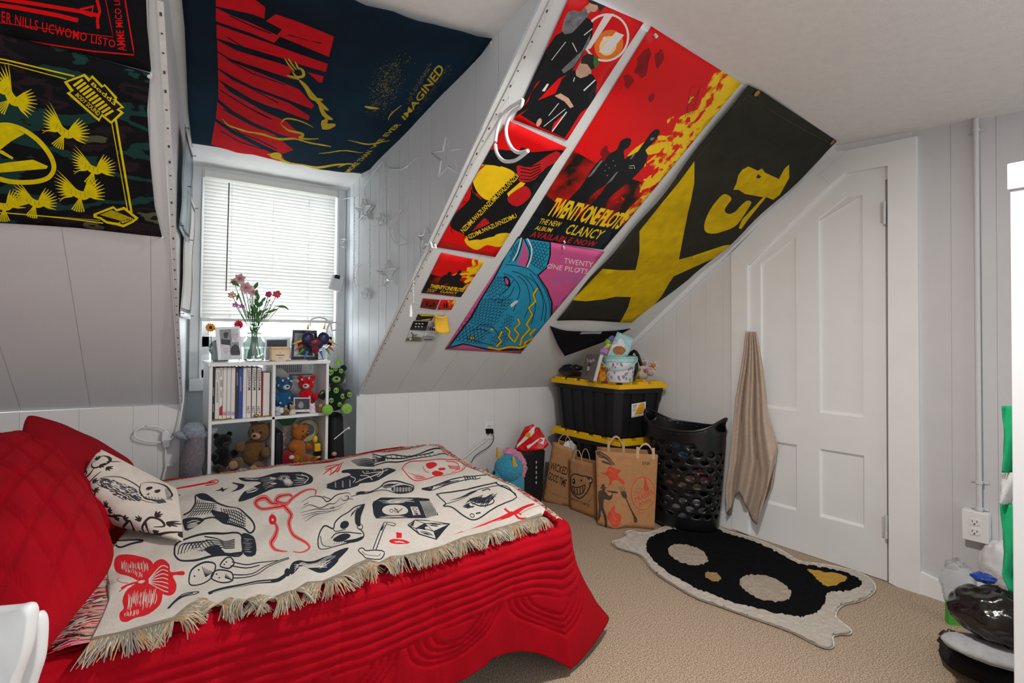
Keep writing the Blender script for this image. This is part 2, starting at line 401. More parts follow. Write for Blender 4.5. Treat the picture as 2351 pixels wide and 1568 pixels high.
# ---- blinds
bl=thing('window_blind','white horizontal slat blind hanging over the dormer window above the shelf unit','blind',(.65,3.3,1.25))
slat=mat('blind_vinyl','#e9e8e2',.5,.02,10)
nt=slat.node_tree; pb=nt.nodes['Principled BSDF']; tl=nt.nodes.new('ShaderNodeBsdfTranslucent'); mx=nt.nodes.new('ShaderNodeMixShader'); tl.inputs[0].default_value=(.88,.88,.86,1); mx.inputs[0].default_value=.105
out=nt.nodes['Material Output']; nt.links.new(pb.outputs[0],mx.inputs[1]); nt.links.new(tl.outputs[0],mx.inputs[2]); nt.links.new(mx.outputs[0],out.inputs[0])
mb=MB(); ns=39
for i in range(ns):
    z=2.035-(i+.5)*(2.035-1.265)/ns; dy=.006; dzz=.0118
    def fn(a,b,z=z): 
        t=(b-.5)*2; return (.295+a*.71,3.3-t*dy*.55+.0025*(1-t*t),z+t*dzz*1.0-.0015*(1-t*t))
    mb.grid(fn,1,4)
mb.build('slats',slat,bl)
mb=MB(); mb.box((.292,3.28,2.033),(1.012,3.32,2.068)); hr_=mb.build('head_rail',slat,bl,smooth=False,bevel=.002)
mb=MB(); mb.box((.288,3.287,1.243),(1.0,3.313,1.262)); mb.build('bottom_rail',slat,bl,smooth=False,bevel=.002)
mb=MB()
for u in (530,626,708):
    x=onp((u,600),PY(3.285))[0]
    for s in(-.012,.012): mb.tube([(x,3.3+s,2.03),(x,3.3+s,1.25)],.0008,5)
mb.build('ladder_cord',mat('cord_white','#e6e6e2',.7),bl)
mb=MB(); mb.tube([onp((526,420),PY(3.27)),onp((519,668),PY(3.27))],.0035,6); mb.build('tilt_wand',mat('wand_grey','#77736c',.3),hr_)
# ---- outside: neighbour's clapboard wall, bright by daylight
mb=MB()
for i in range(26):
    z=-.6+i*.13; mb.prism([(-4,6.2,z),(-4,6.17,z),(-4,6.2,z+.13)],(10,0,0))
mb.build('clapboard_house_wall',mat('clapboard','#e9ebe8',.7),None,smooth=False,label='pale clapboard wall of the neighbouring house seen through the window below the blind',cat='house wall')
light('sky_light_at_window','AREA',(.66,4.6,3.0),18,1.6,(.93,.97,1),(R(-40),0,0))
# ---- air conditioner standing in the lower sash
ac=thing('window_air_conditioner','white window air conditioner in the lower sash behind the shelf unit','air conditioner',(.82,3.3,.95))
mb=MB(); mb.box((.62,3.26,.935),(1.01,3.6,1.10)); hs_=mb.build('housing',mat('ac_plastic','#d8dadb',.4),ac,smooth=False,bevel=.008)
mb=MB()
for i in range(14): mb.box((.66+i*.011,3.254,.95),(.663+i*.011,3.262,1.06))
mb.build('grille',mat('dark_grille','#4c5054',.5),hs_,smooth=False)
mb=MB(); mb.box((.86,3.253,.96),(.97,3.262,1.03)); mb.build('control_panel',mat('ac_panel','#c3c8cb',.4),hs_,smooth=False)
# ---- light strips along the dormer edges
for lab,pts in (('clear light strip stuck along the left dormer edge beside the camouflage flag',[(360,0),(372,180),(383,350),(398,650),(412,925)]),('clear light strip stuck along the right dormer edge beside the red posters',[(1262,0),(1178,175),(1098,335),(990,565),(906,738),(826,900)])):
    t=thing('light_strip',lab,'light strip',onp(pts[-1],SL))
    P=[onp(p,(sn,sn@sp(1,2)+.004)) for p in pts]
    mb=MB()
    for a,b in zip(P[:-1],P[1:]): mb.prism([a,a+np.array([.014,0,0]),b+np.array([.014,0,0]),b],sn*.0025)
    mb.cur=1
    for a,b in zip(P[:-1],P[1:]):
        n=int(np.linalg.norm(b-a)/.05)
        for i in range(n):
            c=a+(b-a)*(i+.5)/n+sn*.003; d=(b-a)/np.linalg.norm(b-a)
            w=.004 if i%3 else .009; mb.prism([c+np.array([.004,0,0]),c+np.array([.009,0,0]),c+np.array([.009,0,0])+d*w,c+np.array([.004,0,0])+d*w],sn*.001)
    mb.build('strip',[mat('strip_plastic','#d3d3d0',.25,.06,60),mat('strip_chip','#4a4640',.4)],t,smooth=False)
# ================================================================ bed
redq=mat('red_quilt','#a60217',.8,.10,9,.5,500,spec=.12)
redp=mat('red_quilt_underside','#a50417',.85,.08,12,.5,500,spec=.2)
bed=thing('bed','bed under the red quilt, its side and legs only just showing below the hem','bed',(0,2.05,0))
mb=MB(); mb.box((-1.2,1.45,.14),(1.14,2.72,.3)); mb.build('bed_base',mat('bed_base_cloth','#34302f',.9),bed,smooth=False,bevel=.02)
mb=MB(); mb.box((-1.2,1.42,.3),(1.17,2.72,.53)); mb.build('mattress',mat('mattress_ticking','#c9c4bd',.8),bed,bevel=.05)
for x in (-1.1,.9):
    for y in (1.85,2.62):
        mb=MB(); mb.tube([(x,y,0),(x,y,.14)],.025,12); mb.build('leg',mat('bed_leg_metal','#2b2b2b',.4,metal=.6),bed)
BZ=.548
def qn(x,y): return .006*math.sin(3.1*x+1.3*y)+.004*math.sin(7.3*x-5.1*y)+.003*math.sin(13*x+9*y+1)
# path of the quilt edge round the near side and the foot end
def topedge(w):   # w metres from (-1.3) along near side
    L=2.46
    if w<L: return np.array([-1.3+w,1.375,0.]),0.
    if w<L+.12: a=(w-L)/.12*math.pi/2; return np.array([1.16+.06*math.sin(a),1.435-.06*math.cos(a),0.]),a
    return np.array([1.22,1.435+(w-L-.12),0.]),math.pi/2
def hem(w):
    L=2.46
    if w<L-.25: 
        return np.array([-1.3+w,1.395+.015*math.sin(w*5),.12+.06*min(1,max(0,(w-1.9)/.35))**1.5])
    if w<L: t=(w-L+.25)/.25; return np.array([-1.3+w+.10*t*t,1.395+.015*math.sin(w*5)-.03*t*t,.18-.16*t**2.5])
    if w<L+.12:
        t=(w-L)/.12; return np.array([1.26+.30*t,1.375+.05*t+.055*t*t,.02+.04*t])
    t=min(1,(w-L-.12)/.3); return np.array([1.56-.14*t+.02*math.sin(9*w),1.48+(w-L-.12)*(1-.03),.04+.05*t])
def groove(d,wd): return math.exp(-(d/wd)**2)
def quilt_h(w,t):
    "t = distance down from the top edge; quilting relief"
    h=0
    tt=t+.008*math.sin(w*6)
    if tt<.27:
        d=(tt+.017)%.034-.017; h-=groove(d,.005)
    else:
        best=99
        for k in range(-1,13):
            cx=k*.33+.10
            r=math.hypot((w-cx)*1.0,(tt-.27)*1.15)
            if tt>=.27 and r<.165:
                d=min(abs(r-q) for q in (.075,.10,.125,.15)); best=min(best,d)
        if best<9: h-=groove(best,.006)
        cx=((w-.10)/.33+.5)%1-.5
    d=(w+.02*math.sin(t*9))%.27-.135
    h-=.35*groove(d,.004)
    return h*.0085
mb=MB(); NW,NT=560,64; WT_=3.86
def skirt(a,b):
    w=a*WT_; t=b*.52; T,ang=topedge(w); Hm=hem(w)
    out=np.array([math.sin(ang),-math.cos(ang),0.])
    r=.05
    if w>2.46+.12: out=np.array([1.,0,0])
    q=min(1.,t/.078); 
    if t<.078:
        th=q*math.pi/2; p=T+out*(r*math.sin(th))+np.array([0,0,BZ-r*(1-math.cos(th))]); n=out*math.sin(th)+np.array([0,0,math.cos(th)])
        e=T+out*r+np.array([0,0,BZ-r])
    else:
        e=T+out*r+np.array([0,0,BZ-r]); s=(t-.078)/(.52-.078); 
        es=s*s*.45+s*.55
        p=np.array([e[0]+(Hm[0]-e[0])*es,e[1]+(Hm[1]-e[1])*es,e[2]+(Hm[2]-e[2])*s]); n=out
    wr=(.007*math.sin(w*9+2*math.sin(w*3))+.003*math.sin(w*31+t*6)*(w<1.9)+.0012*math.sin(w*73-t*20))*min(1,t/.2)
    cf=math.exp(-((w-2.52)/.13)**2)*min(1,t/.35); 
    return p+n*(quilt_h(w,t)+wr*(1-.5*cf))+np.array([0,0,qn(p[0],p[1])*(1-q)])
mb.grid(skirt,NW,NT)
mb.grid(lambda a,b: (lambda x,y:(x,y,BZ+qn(x,y)-.006*groove((y+.017)%.034-.017,.005)))(-1.3+a*2.515,1.375+b*1.335),200,150)
quilt=mb.build('quilt','red_quilt',None,label='crimson quilt with channel and fan stitching draped over the bed to near the floor',cat='quilt',solid=.008,merge=False,fixn=False,ang=180)
# ---- woven blanket
A=K(150,1000,3.137); Bc=K(650,1000,3.617)
ivory=mat('woven_ivory','#dcd6cc',.9,.05,60,.8,700,stretch=(1,1,1)); navy=mat('woven_navy','#18222e',.9,.25,120,.5,700); bred=mat('woven_red','#cf1220',.9,.12,80,.5,700); bord=mat('woven_border','#958a7c',.9,.2,200,.8,900)
near=Bc([(2150,680),(1900,745),(1700,810),(1500,860),(1300,930),(1150,970),(1000,1005),(900,1010),(800,1075),(700,1055),(600,1100),(480,1170),(330,1225),(200,1238),(100,1290)])+A([(1600,1130),(1500,1170),(1400,1150),(1300,1190),(1180,1178),(1100,1220),(960,1180),(880,1250),(780,1340),(600,1390),(400,1440),(180,1490)])
back=[(360,1113)]+Bc([(-400,310),(0,255),(300,225),(600,180),(900,130),(1200,85),(1290,90)])
foot=Bc([(1290,90),(1340,130),(1500,240),(1700,330),(1900,430),(2060,530),(2180,630),(2270,695)])
left=A([(180,1490),(250,1350),(310,1200),(300,1000),(320,850),(370,790)])+[(310,1190),(360,1113)]
outline=back[:-1]+foot[:-1]+near[:-1]+left[:-1]
nv,rd,iv='woven_navy','woven_red','woven_ivory'
Ly=[]
def add(m,polys): Ly.append((m,polys))
def sk(f,pts,w,m=nv,n=4,taper=False,closed=False):
    s=f.__closure__ and 1; P=smo(pts,n,closed) if len(pts)>2 else pts
    if closed: P=P+[P[0]]
    add(m,stroke(f(P),w/3.3,taper))
def fl(f,pts,m=nv,sm=True): add(m,[f(smo(pts,3,True) if sm else pts)])
def hatch(f,a,b,c,d,k,w,m=iv,j=6):
    "k short strokes inside quad a b c d, running a->b .. d->c"
    for i in range(k):
        t=(i+.5)/k; p=np.array(a)*(1-t)+np.array(d)*t; q=np.array(b)*(1-t)+np.array(c)*t
        u0_,u1_=random.uniform(0,.3),random.uniform(.6,1)
        sk(f,[tuple(p+(q-p)*u0_),tuple((p+q)/2+np.array([random.uniform(-j,j),random.uniform(-j,j)])),tuple(p+(q-p)*u1_)],w,m,2,True)
# butterfly
fl(A,[(350,920),(380,880),(480,870),(570,885),(620,920),(632,960),(600,1040),(540,1060),(480,1040),(400,1010),(360,970)],rd)
fl(A,[(470,1100),(560,1050),(690,1060),(700,1130),(680,1220),(600,1300),(500,1330),(440,1360),(395,1350),(390,1300),(420,1260),(410,1200),(430,1140)],rd)
fl(A,[(570,1050),(600,1020),(640,930),(700,905),(750,940),(760,990),(850,982),(850,1005),(775,1012),(800,1060),(790,1110),(750,1140),(690,1130),(640,1090)],rd)
hatch(A,(400,900),(400,990),(600,1010),(590,910),17,7); hatch(A,(440,960),(430,1000),(560,1050),(560,1000),10,6); hatch(A,(450,1130),(440,1300),(640,1250),(670,1090),20,7); hatch(A,(430,1280),(420,1340),(520,1310),(530,1260),9,6)
for k in range(7): sk(A,[(600,1040+k*4),(690,950+k*26),(740,960+k*26)],7,iv)
sk(A,[(400,1120),(450,1090),(560,1050)],12,rd); sk(A,[(385,1045),(372,1060),(400,1080),(450,1080)],5,rd); sk(A,[(385,1140),(400,1130),(440,1100)],5,rd); fl(A,[(520,1065),(545,1050),(575,1050),(550,1070)],iv)
# snakes
for P in ([(1490,590),(1525,660),(1512,720),(1482,770),(1512,808),(1600,828)],[(1800,440),(1800,400),(1740,395),(1640,450),(1580,500),(1500,520),(1420,530),(1372,490),(1385,452),(1445,440),(1490,480),(1560,495),(1625,560),(1610,640),(1640,710),(1735,765),(1755,805),(1700,840),(1640,832)],[(1640,450),(1610,425),(1540,430),(1520,460),(1560,485),(1620,480)]):
    sk(A,P,36,rd,5,True); sk(A,P,25,iv,5,True); sk(A,P,18,rd,5,True)
fl(A,disc((1493,600),28,34),rd); fl(A,disc((1493,600),8,8),iv); sk(A,[(1490,580),(1480,565),(1505,555)],3,rd)
# hooded net
sk(A,[(850,580),(900,555),(935,500),(940,440),(1000,430),(1060,462),(1100,492),(1220,520),(1300,575),(1350,620),(1362,660),(1330,688),(1280,655),(1200,635),(1130,630),(1060,600),(960,620),(870,650)],13)
fl(A,[(945,440),(1005,432),(1100,490),(1040,480),(970,470)])
for k in range(9): sk(A,[(955+k*14,475+k*3),(930+k*17,540-k*2),(880+k*20,600-k*4)],6)
for k in range(4): sk(A,[(950-k*10,500+k*20),(1020,500+k*17),(1090,495+k*14)],5)
for k in range(9): sk(A,[(1120+k*18,520+k*5),(1130+k*18,560+k*5),(1160+k*16,625+k*3)],6)
for k in range(5): sk(A,[(1140,540+k*18),(1220,555+k*18),(1300,590+k*14)],6)
fl(A,[(1050,545),(1130,560),(1180,600),(1150,632),(1080,600)]); fl(A,[(850,610),(950,600),(1000,620),(880,690),(850,660)]); hatch(A,(860,640),(980,610),(980,640),(870,680),6,6)
# marbled sleeve
sk(A,[(785,850),(800,790),(880,745),(1000,705),(1130,690),(1265,700),(1268,860),(1150,865),(1060,880),(940,915),(840,915),(795,885)],14,nv,4,False,True)
for k in range(7): sk(A,[(810+k*22,870-k*6),(830+k*26,800-k*6),(900+k*24,780-k*6),(930+k*24,830-k*6),(990+k*18,850-k*5)],8)
for k in range(6): sk(A,[(1000+k*10,720+k*22),(1090+k*8,725+k*18),(1150,760+k*12),(1220,740+k*14)],9)
fl(A,[(1000,830),(1090,790),(1150,850),(1265,840),(1268,862),(1150,866),(1060,880)]); fl(A,[(1268,700),(1338,702),(1368,745),(1370,855),(1285,860)]); hatch(A,(1275,720),(1350,730),(1350,850),(1280,850),7,4); hatch(A,(820,840),(1000,800),(1000,840),(850,900),6,7)
# animal head with sun
fl(A,[(1245,310),(1290,300),(1400,290),(1540,258),(1690,262),(1770,287),(1783,320),(1740,350),(1600,372),(1500,385),(1400,420),(1250,465),(1285,410),(1390,360),(1400,340),(1300,330)])
for k in range(14):
    a=2*math.pi*k/14; c=(1575,300); sk(A,[(c[0]+14*math.cos(a),c[1]+9*math.sin(a)),(c[0]+42*math.cos(a),c[1]+30*math.sin(a))],5,iv)
for k in range(9): a=math.pi*k/8; sk(A,[(1605+10*math.cos(a),330+6*math.sin(a)),(1605+36*math.cos(a),332+28*math.sin(a))],5,iv)
fl(A,disc((1600,325),26,14),iv); hatch(A,(1280,308),(1400,318),(1400,300),(1300,300),2,7); fl(A,disc((1495,298),22,8),iv); fl(A,disc((1500,350),22,7),iv); hatch(A,(1290,420),(1420,380),(1390,370),(1300,400),3,6); sk(A,[(1700,280),(1752,300),(1720,335)],6,iv); hatch(A,(1640,270),(1740,290),(1740,340),(1640,355),6,4); hatch(A,(1400,300),(1540,270),(1540,370),(1420,400),8,3)
# moon, star, match
fl(A,[(1195,345),(1240,345),(1290,365),(1270,395),(1195,415),(1235,392),(1240,365)]); add(nv,[A([(1072,408),(1115,392),(1130,378),(1140,392),(1180,382),(1145,402),(1135,412),(1120,402)])])
sk(A,[(780,392),(900,375),(1000,356),(1080,345)],9,rd); sk(A,[(1020,350),(1080,332),(1103,338),(1080,356),(1010,366)],7,rd); sk(A,[(790,440),(830,425)],6)
# mushrooms
for P in ([(890,1030),(910,970),(990,925),(1060,918),(1082,940),(1050,1010),(980,1048),(910,1055)],[(1050,1000),(1080,965),(1130,960),(1200,980),(1200,1030),(1130,1045),(1070,1025)],[(1115,930),(1150,890),(1190,880),(1215,920),(1180,950),(1140,945)]): sk(A,P,10,nv,4,False,True)
for P in ([(1200,990),(1350,985),(1450,935),(1610,885)],[(1210,1012),(1370,1000),(1470,945),(1612,895)],[(1200,910),(1300,925),(1400,905),(1530,903)],[(1190,935),(1300,945),(1400,925)]): sk(A,P,8)
for k in range(7): sk(A,[(1010,1000),(985+k*14,945+k*4)],5)
for k in range(6): sk(A,[(1150,1010),(1160+k*10,985+k*9)],5); 
for x,y in ((930,1000),(960,965),(1090,985),(1110,1010),(1160,910),(1145,925)): fl(A,disc((x,y),6,5))
# broom
sk(A,[(735,1262),(800,1170),(860,1120),(960,1112),(930,1135),(850,1150),(790,1200),(745,1262)],9); sk(A,[(770,1220),(830,1150),(920,1120)],12)
sk(A,[(1030,1130),(1100,1100),(1200,1075),(1350,1060),(1500,1050),(1560,1030),(1600,1000)],24); sk(A,[(1060,1122),(1150,1092),(1300,1068),(1480,1052)],5,iv)
fl(A,disc((1600,995),22,26)); fl(A,[(1615,970),(1640,925),(1690,910),(1740,925),(1800,925),(1880,895),(1960,880),(1960,930),(1880,995),(1820,1000),(1740,965),(1690,965),(1650,1000),(1625,1010)])
fl(Bc,[(150,1080),(240,1085),(330,1075),(430,990),(545,945),(470,1040),(360,1140),(290,1160),(200,1125)]); hatch(Bc,(80,1110),(400,1090),(380,1120),(160,1125),5,6); hatch(Bc,(250,1100),(470,990),(420,1060),(300,1140),5,4)
for k in range(4): sk(A,[(1650,990-k*16),(1700,930+k*6),(1760,950+k*6),(1880,930+k*10)],4,iv)
# red coral
for P in ([(505,220),(470,250),(400,290),(330,330)],[(470,250),(400,262),(340,285)],[(470,250),(440,300),(380,332)],[(430,275),(350,300)],[(490,240),(460,300),(440,310)],[(410,262),(360,262)],[(400,290),(395,320)]): sk(Bc,P,9,rd,3,True)
# skeleton arm
for k in range(5): sk(Bc,[(565+k*12,215+k*12),(640,205+k*13),(760,215+k*10)],6); sk(Bc,[(570+k*14,225+k*11),(650,215+k*12),(750,222+k*9)],4)
for P in ([(740,170),(820,185),(900,175),(1060,170),(1200,120),(1290,105),(1365,130)],[(750,250),(850,225),(960,215),(1100,190),(1200,165),(1330,140),(1370,160)],[(820,190),(900,200),(1050,180),(1250,125)]): sk(Bc,P,8)
for k in range(14): sk(Bc,[(770+k*40,190-k*4),(790+k*40,225-k*6)],5)
for k in range(5): sk(Bc,[(740,180+k*14),(800,200+k*5),(850,190+k*6)],5)
# palm
fl(Bc,[(560,330),(490,318),(500,298),(600,292),(700,285),(810,290),(870,270),(925,285),(930,310),(860,345),(760,390),(650,410),(560,420)])
for k in range(4): fl(Bc,[(620,330+k*22),(500,352+k*25),(385,392+k*15),(360,398+k*18),(390,412+k*18),(480,396+k*24),(620,372+k*20)])
for P in ([(660,300),(690,330),(820,320)],[(600,400),(680,370),(760,350),(860,300)],[(640,340),(700,350),(740,380)],[(560,345),(600,365),(580,400)],[(820,285),(830,320),(800,350)]): sk(Bc,P,6,iv)
for k in range(4):
    for j in range(3): sk(Bc,[(430+j*60,385+k*17-j*6),(440+j*60,400+k*17-j*6)],5,iv)
for x,y in ((700,310),(760,300),(860,295),(790,350),(640,380)): add(iv,ring(Bc([(x,y)])[0],3,2,.9,0,10))
# wooden brush
sk(Bc,[(610,495),(650,480),(720,475),(800,430),(850,390),(950,380),(1060,400),(1085,430),(1060,480),(950,495),(850,465),(780,465),(700,490),(620,500)],9,nv,4,False,True)
fl(Bc,[(915,425),(1000,400),(1075,425),(1060,475),(950,492),(900,460)]); 
for k in range(6): sk(Bc,[(925+k*24,420),(920+k*26,480)],4,iv)
for k in range(3): sk(Bc,[(915,435+k*17),(1070,432+k*15)],4,iv)
hatch(Bc,(830,400),(1000,390),(900,440),(800,440),8,6,nv); fl(Bc,disc((650,490),30,12))
# skull in red
sk(Bc,[(990,270),(1040,220),(1140,210),(1260,205),(1400,205),(1480,215),(1515,250),(1470,290),(1380,320),(1280,330),(1200,360),(1110,372),(1040,340),(1000,300)],7,rd,5,False,True)
fl(Bc,[(1185,235),(1240,225),(1280,240),(1240,265),(1205,268)],rd); fl(Bc,[(1235,300),(1270,280),(1325,290),(1325,315),(1280,332),(1245,322)],rd); fl(Bc,[(1290,262),(1340,255),(1345,268),(1300,275)],rd)
for k in range(10): sk(Bc,[(1370+k*11,240+k*1),(1392+k*8,262+k*2)],5,rd)
sk(Bc,[(1350,215),(1430,225),(1460,260),(1400,300)],5,rd); sk(Bc,[(1160,250),(1180,290),(1210,300)],5,rd); hatch(Bc,(1030,310),(1180,340),(1200,355),(1080,365),4,5,rd); sk(Bc,[(1440,215),(1500,240),(1480,275)],4,rd)
# ribbon bottle line
sk(Bc,[(1150,442),(1210,425),(1300,400),(1500,350),(1600,345),(1690,330)],8); sk(Bc,[(1150,448),(1220,450),(1320,420),(1520,370),(1600,370),(1640,360)],6); fl(Bc,[(1150,442),(1215,430),(1240,440),(1200,452)])
for k in range(5): sk(Bc,[(1500+k*22,335+k*3),(1520+k*20,380-k*4)],8); 
hatch(Bc,(1250,415),(1480,365),(1480,380),(1260,430),4,5,nv); fl(Bc,disc((1235,425),12,8)); fl(Bc,disc((1530,350),10,10))
# card
sk(Bc,[(1290,490),(1310,470),(1740,402),(1765,402),(1800,430)],9); sk(Bc,[(1800,430),(1940,510),(1720,620),(1590,682),(1500,660),(1400,595),(1330,588),(1350,565),(1300,510),(1290,490)],9); sk(Bc,[(1340,575),(1500,515),(1600,450),(1740,425),(1860,440),(1930,500)],6)
fl(Bc,[(1380,535),(1470,500),(1560,455),(1610,455),(1500,505)]); hatch(Bc,(1490,580),(1640,490),(1800,480),(1680,600),16,9,nv,14); hatch(Bc,(1540,530),(1700,540),(1740,560),(1560,580),12,8,nv,12); sk(Bc,[(1550,540),(1640,525),(1740,535),(1740,570),(1640,590),(1560,570)],8); hatch(Bc,(1480,600),(1560,570),(1600,600),(1520,615),8,8,nv,10)
add(nv,ring(Bc([(1570,655)])[0],5,3,1.6)); sk(Bc,[(1600,640),(1640,632)],8); sk(Bc,[(1650,455),(1700,440),(1720,452)],8)
# dagger in red
add(rd,[Bc([(1400,822),(1560,762),(1800,672),(1900,630),(1925,655),(1880,678),(1700,722),(1560,770)])]); hatch(Bc,(1480,792),(1860,664),(1870,672),(1500,800),3,6); fl(Bc,[(1900,640),(1990,600),(2080,582),(2080,600),(2000,625),(1930,662)],rd); sk(Bc,[(1838,612),(1880,640),(1920,650),(1960,690),(2020,700)],14,rd); sk(Bc,[(1960,660),(2060,625),(2140,605)],4,rd); sk(Bc,[(1940,640),(1980,665)],9,rd)
# blown hair lines
for P in ([(150,550),(230,515),(320,520),(370,545),(450,500),(540,490),(560,510)],[(150,600),(220,570),(310,590),(380,560),(430,560),(480,520)],[(140,640),(220,615),(280,600),(350,605),(430,600),(530,560)],[(150,670),(230,640),(300,625),(420,640),(490,600)],[(165,700),(260,650),(360,655),(440,620)],[(180,730),(260,670),(310,660)],[(480,520),(500,545),(540,540),(540,515),(510,515)],[(390,595),(410,590),(425,602),(400,608),(390,595)],[(330,515),(400,530)],[(560,520),(640,500)],[(170,570),(210,555)],[(530,530),(580,540)]): sk(Bc,P,7,nv,4,True)
# box book
fl(Bc,[(740,590),(750,570),(810,540),(1120,522),(1210,520),(1290,660),(1180,690),(770,692),(750,660)],nv,False)
fl(Bc,disc((930,620),108,40),iv); add(iv,[Bc([(1055,590),(1115,585),(1145,650),(1080,655)])])
for k in range(9): sk(Bc,[(1135+k*10,545-k*1),(1165+k*12,600),(1190+k*11,680)],4,iv)
hatch(Bc,(780,560),(1100,535),(1110,560),(820,575),5,5); hatch(Bc,(770,660),(1040,665),(1040,685),(780,685),3,5)
add(nv,txt('MAGI',Bc([(1093,652),(1068,595),(1105,590),(1132,648)]),.01)); 
for x in (900,940): add(nv,ring(Bc([(x,622)])[0],4,3,1.2)); sk(Bc,[(925,600),(960,640)],6); sk(Bc,[(990,605),(950,640)],5)
# bird skull
sk(Bc,[(680,585),(600,600),(540,650),(480,690),(430,740),(415,780),(350,765),(310,800),(290,860),(300,930),(350,950),(450,930),(560,900),(640,880),(670,850),(660,815),(630,790)],9); fl(Bc,[(680,585),(645,690),(640,770),(600,750),(598,660),(630,610)]); fl(Bc,disc((510,755),38,30,-.4)); fl(Bc,[(415,860),(470,830),(530,825),(560,850),(500,890),(440,888)])
sk(Bc,[(400,850),(440,815),(520,815),(600,825),(650,830)],8); sk(Bc,[(415,780),(440,800),(520,790)],6); sk(Bc,[(310,830),(330,900),(400,935)],6); fl(Bc,[(500,890),(600,870),(665,850),(640,885),(560,905)]); add(nv,ring(Bc([(638,775)])[0],6,6,2))
for k in range(7): sk(Bc,[(560+k*9,690-k*10),(575+k*8,650-k*8)],4); sk(Bc,[(420+k*20,910),(430+k*22,895)],4)
# axe
sk(Bc,[(842,735),(800,830),(745,960)],7); sk(Bc,[(865,745),(822,840),(770,962)],7); sk(Bc,[(842,735),(868,740),(930,760),(915,780),(866,765)],6)
sk(Bc,[(640,950),(625,970),(665,1010),(690,1035),(780,1038),(820,1020),(838,968),(750,965),(690,972),(665,950)],8,nv,3,False,True); sk(Bc,[(655,975),(690,1005),(780,1010),(810,985)],4); hatch(Bc,(830,760),(790,850),(810,850),(850,760),3,5,nv)
# little hat in red
fl(Bc,[(880,888),(920,872),(1000,872),(1052,893),(980,902),(900,902)],rd); fl(Bc,[(938,825),(985,828),(985,860),(940,865)],rd,False); hatch(Bc,(910,885),(1020,885),(1020,895),(910,895),5,4); sk(Bc,[(930,868),(1000,868)],3,iv)
# crystal
cr=[(1035,762),(1095,705),(1385,722),(1272,856),(1130,832)]
sk(Bc,cr+[cr[0]],9,nv,1)
for P in ([(1095,705),(1175,745),(1385,722)],[(1175,745),(1100,790),(1035,762)],[(1175,745),(1250,800),(1385,722)],[(1100,790),(1130,832)],[(1250,800),(1272,856)],[(1100,790),(1200,792),(1250,800)]): sk(Bc,P,6,nv,1)
for P in ([(1100,790),(1175,745),(1200,770)],[(1250,800),(1385,722),(1272,856)],[(1095,705),(1050,765),(1080,770)],[(1175,748),(1120,790),(1180,800)]): add(nv,[Bc(P)])
hatch(Bc,(1180,740),(1340,728),(1280,760),(1210,760),6,6,nv); hatch(Bc,(1130,810),(1240,820),(1250,840),(1140,825),5,5,nv)
# part hidden below cushion
sk(A,[(350,790),(380,780),(560,785),(470,810),(400,830),(365,815)],14,nv,4,False,True)
add('woven_border',stroke(near,9))
add('woven_border',stroke(left[:6],5)); add('woven_border',stroke(foot,3))
def bw(a,b): return .004*math.sin(a*9+b*4)+.003*math.sin(a*17-b*13)+.003*math.sin(b*23+a*5)+.0015*math.sin(a*41+b*37)
t0_=thing('woven_blanket','ivory woven blanket printed with navy and red drawings, spread over the red quilt','blanket',(.6,2,.56))
BLZ=.573
cl_,_=sheet('blanket_cloth',outline,PZ(BLZ),Ly,'woven_ivory',.02,bw,0,.004,t0_)
def fringe(name,path,ln,cols,dens,outer,droop,label,seed=1,width=.0013,spread=.4):
    random.seed(seed); P=[onp(p,PZ(BLZ)) for p in path]; mbf=MB(); 
    for a,b in zip(P[:-1],P[1:]):
        L_=np.linalg.norm(b-a); n=max(1,int(L_*dens)); d=(b-a)/L_; o=np.cross(d,[0,0,1.]); o=o*(1 if o@np.array(outer)>0 else -1)
        for i in range(n):
            p=a+(b-a)*(i+random.random())/n; l=ln*random.uniform(.65,1.15); cl=math.sin(p[0]*60+p[1]*45)*.5+random.uniform(-1,1)*spread
            q=[p+np.array([0,0,.002])]
            for k in (1,2,3,4):
                t=k/4; q.append(p+o*l*t*(1-.15*t)+d*cl*l*t*t*.8+np.array([0,0,.006*math.sin(3*t)-droop*l*t*t+random.uniform(-.002,.002)]))
            mbf.tube(q,[width*1.3]*3+[width,width*.7],4,random.randrange(len(cols)),cap=False)
    return mbf.build(name,cols,cl_,kind='stuff',fixn=False,label=label)
fa=[mat('yarn_tan','#a3927a',.9),mat('yarn_green','#8b8d7a',.9),mat('yarn_orange','#b08a64',.9),mat('yarn_grey','#8b8782',.9),mat('yarn_ivory','#b9ad99',.9)]
fb=[mat('yarn_pink','#d98a94',.9),MT['yarn_ivory'],mat('yarn_red','#c41c2c',.9),mat('yarn_dark','#3a2328',.9),MT['yarn_ivory']]
fringe('fringe',near,.05,fa,1000,(0,-1,0),.45,'tan and green yarn fringe along the near edge',3)
fringe('fringe',left[:6],.085,fb,900,(-1,0,0),.1,'pink, red and white yarn fringe at the pillow end',4)
fringe('fringe',foot,.028,[fb[2],fb[3],fb[4],fa[0]],600,(1,0,0),.3,'short red yarn fringe at the foot end',5)
fringe('fringe',back,.03,[fa[0],fa[3],fb[2],fa[2]],500,(0,1,0),.1,'tan yarn fringe along the wall edge',6)
random.seed(11)
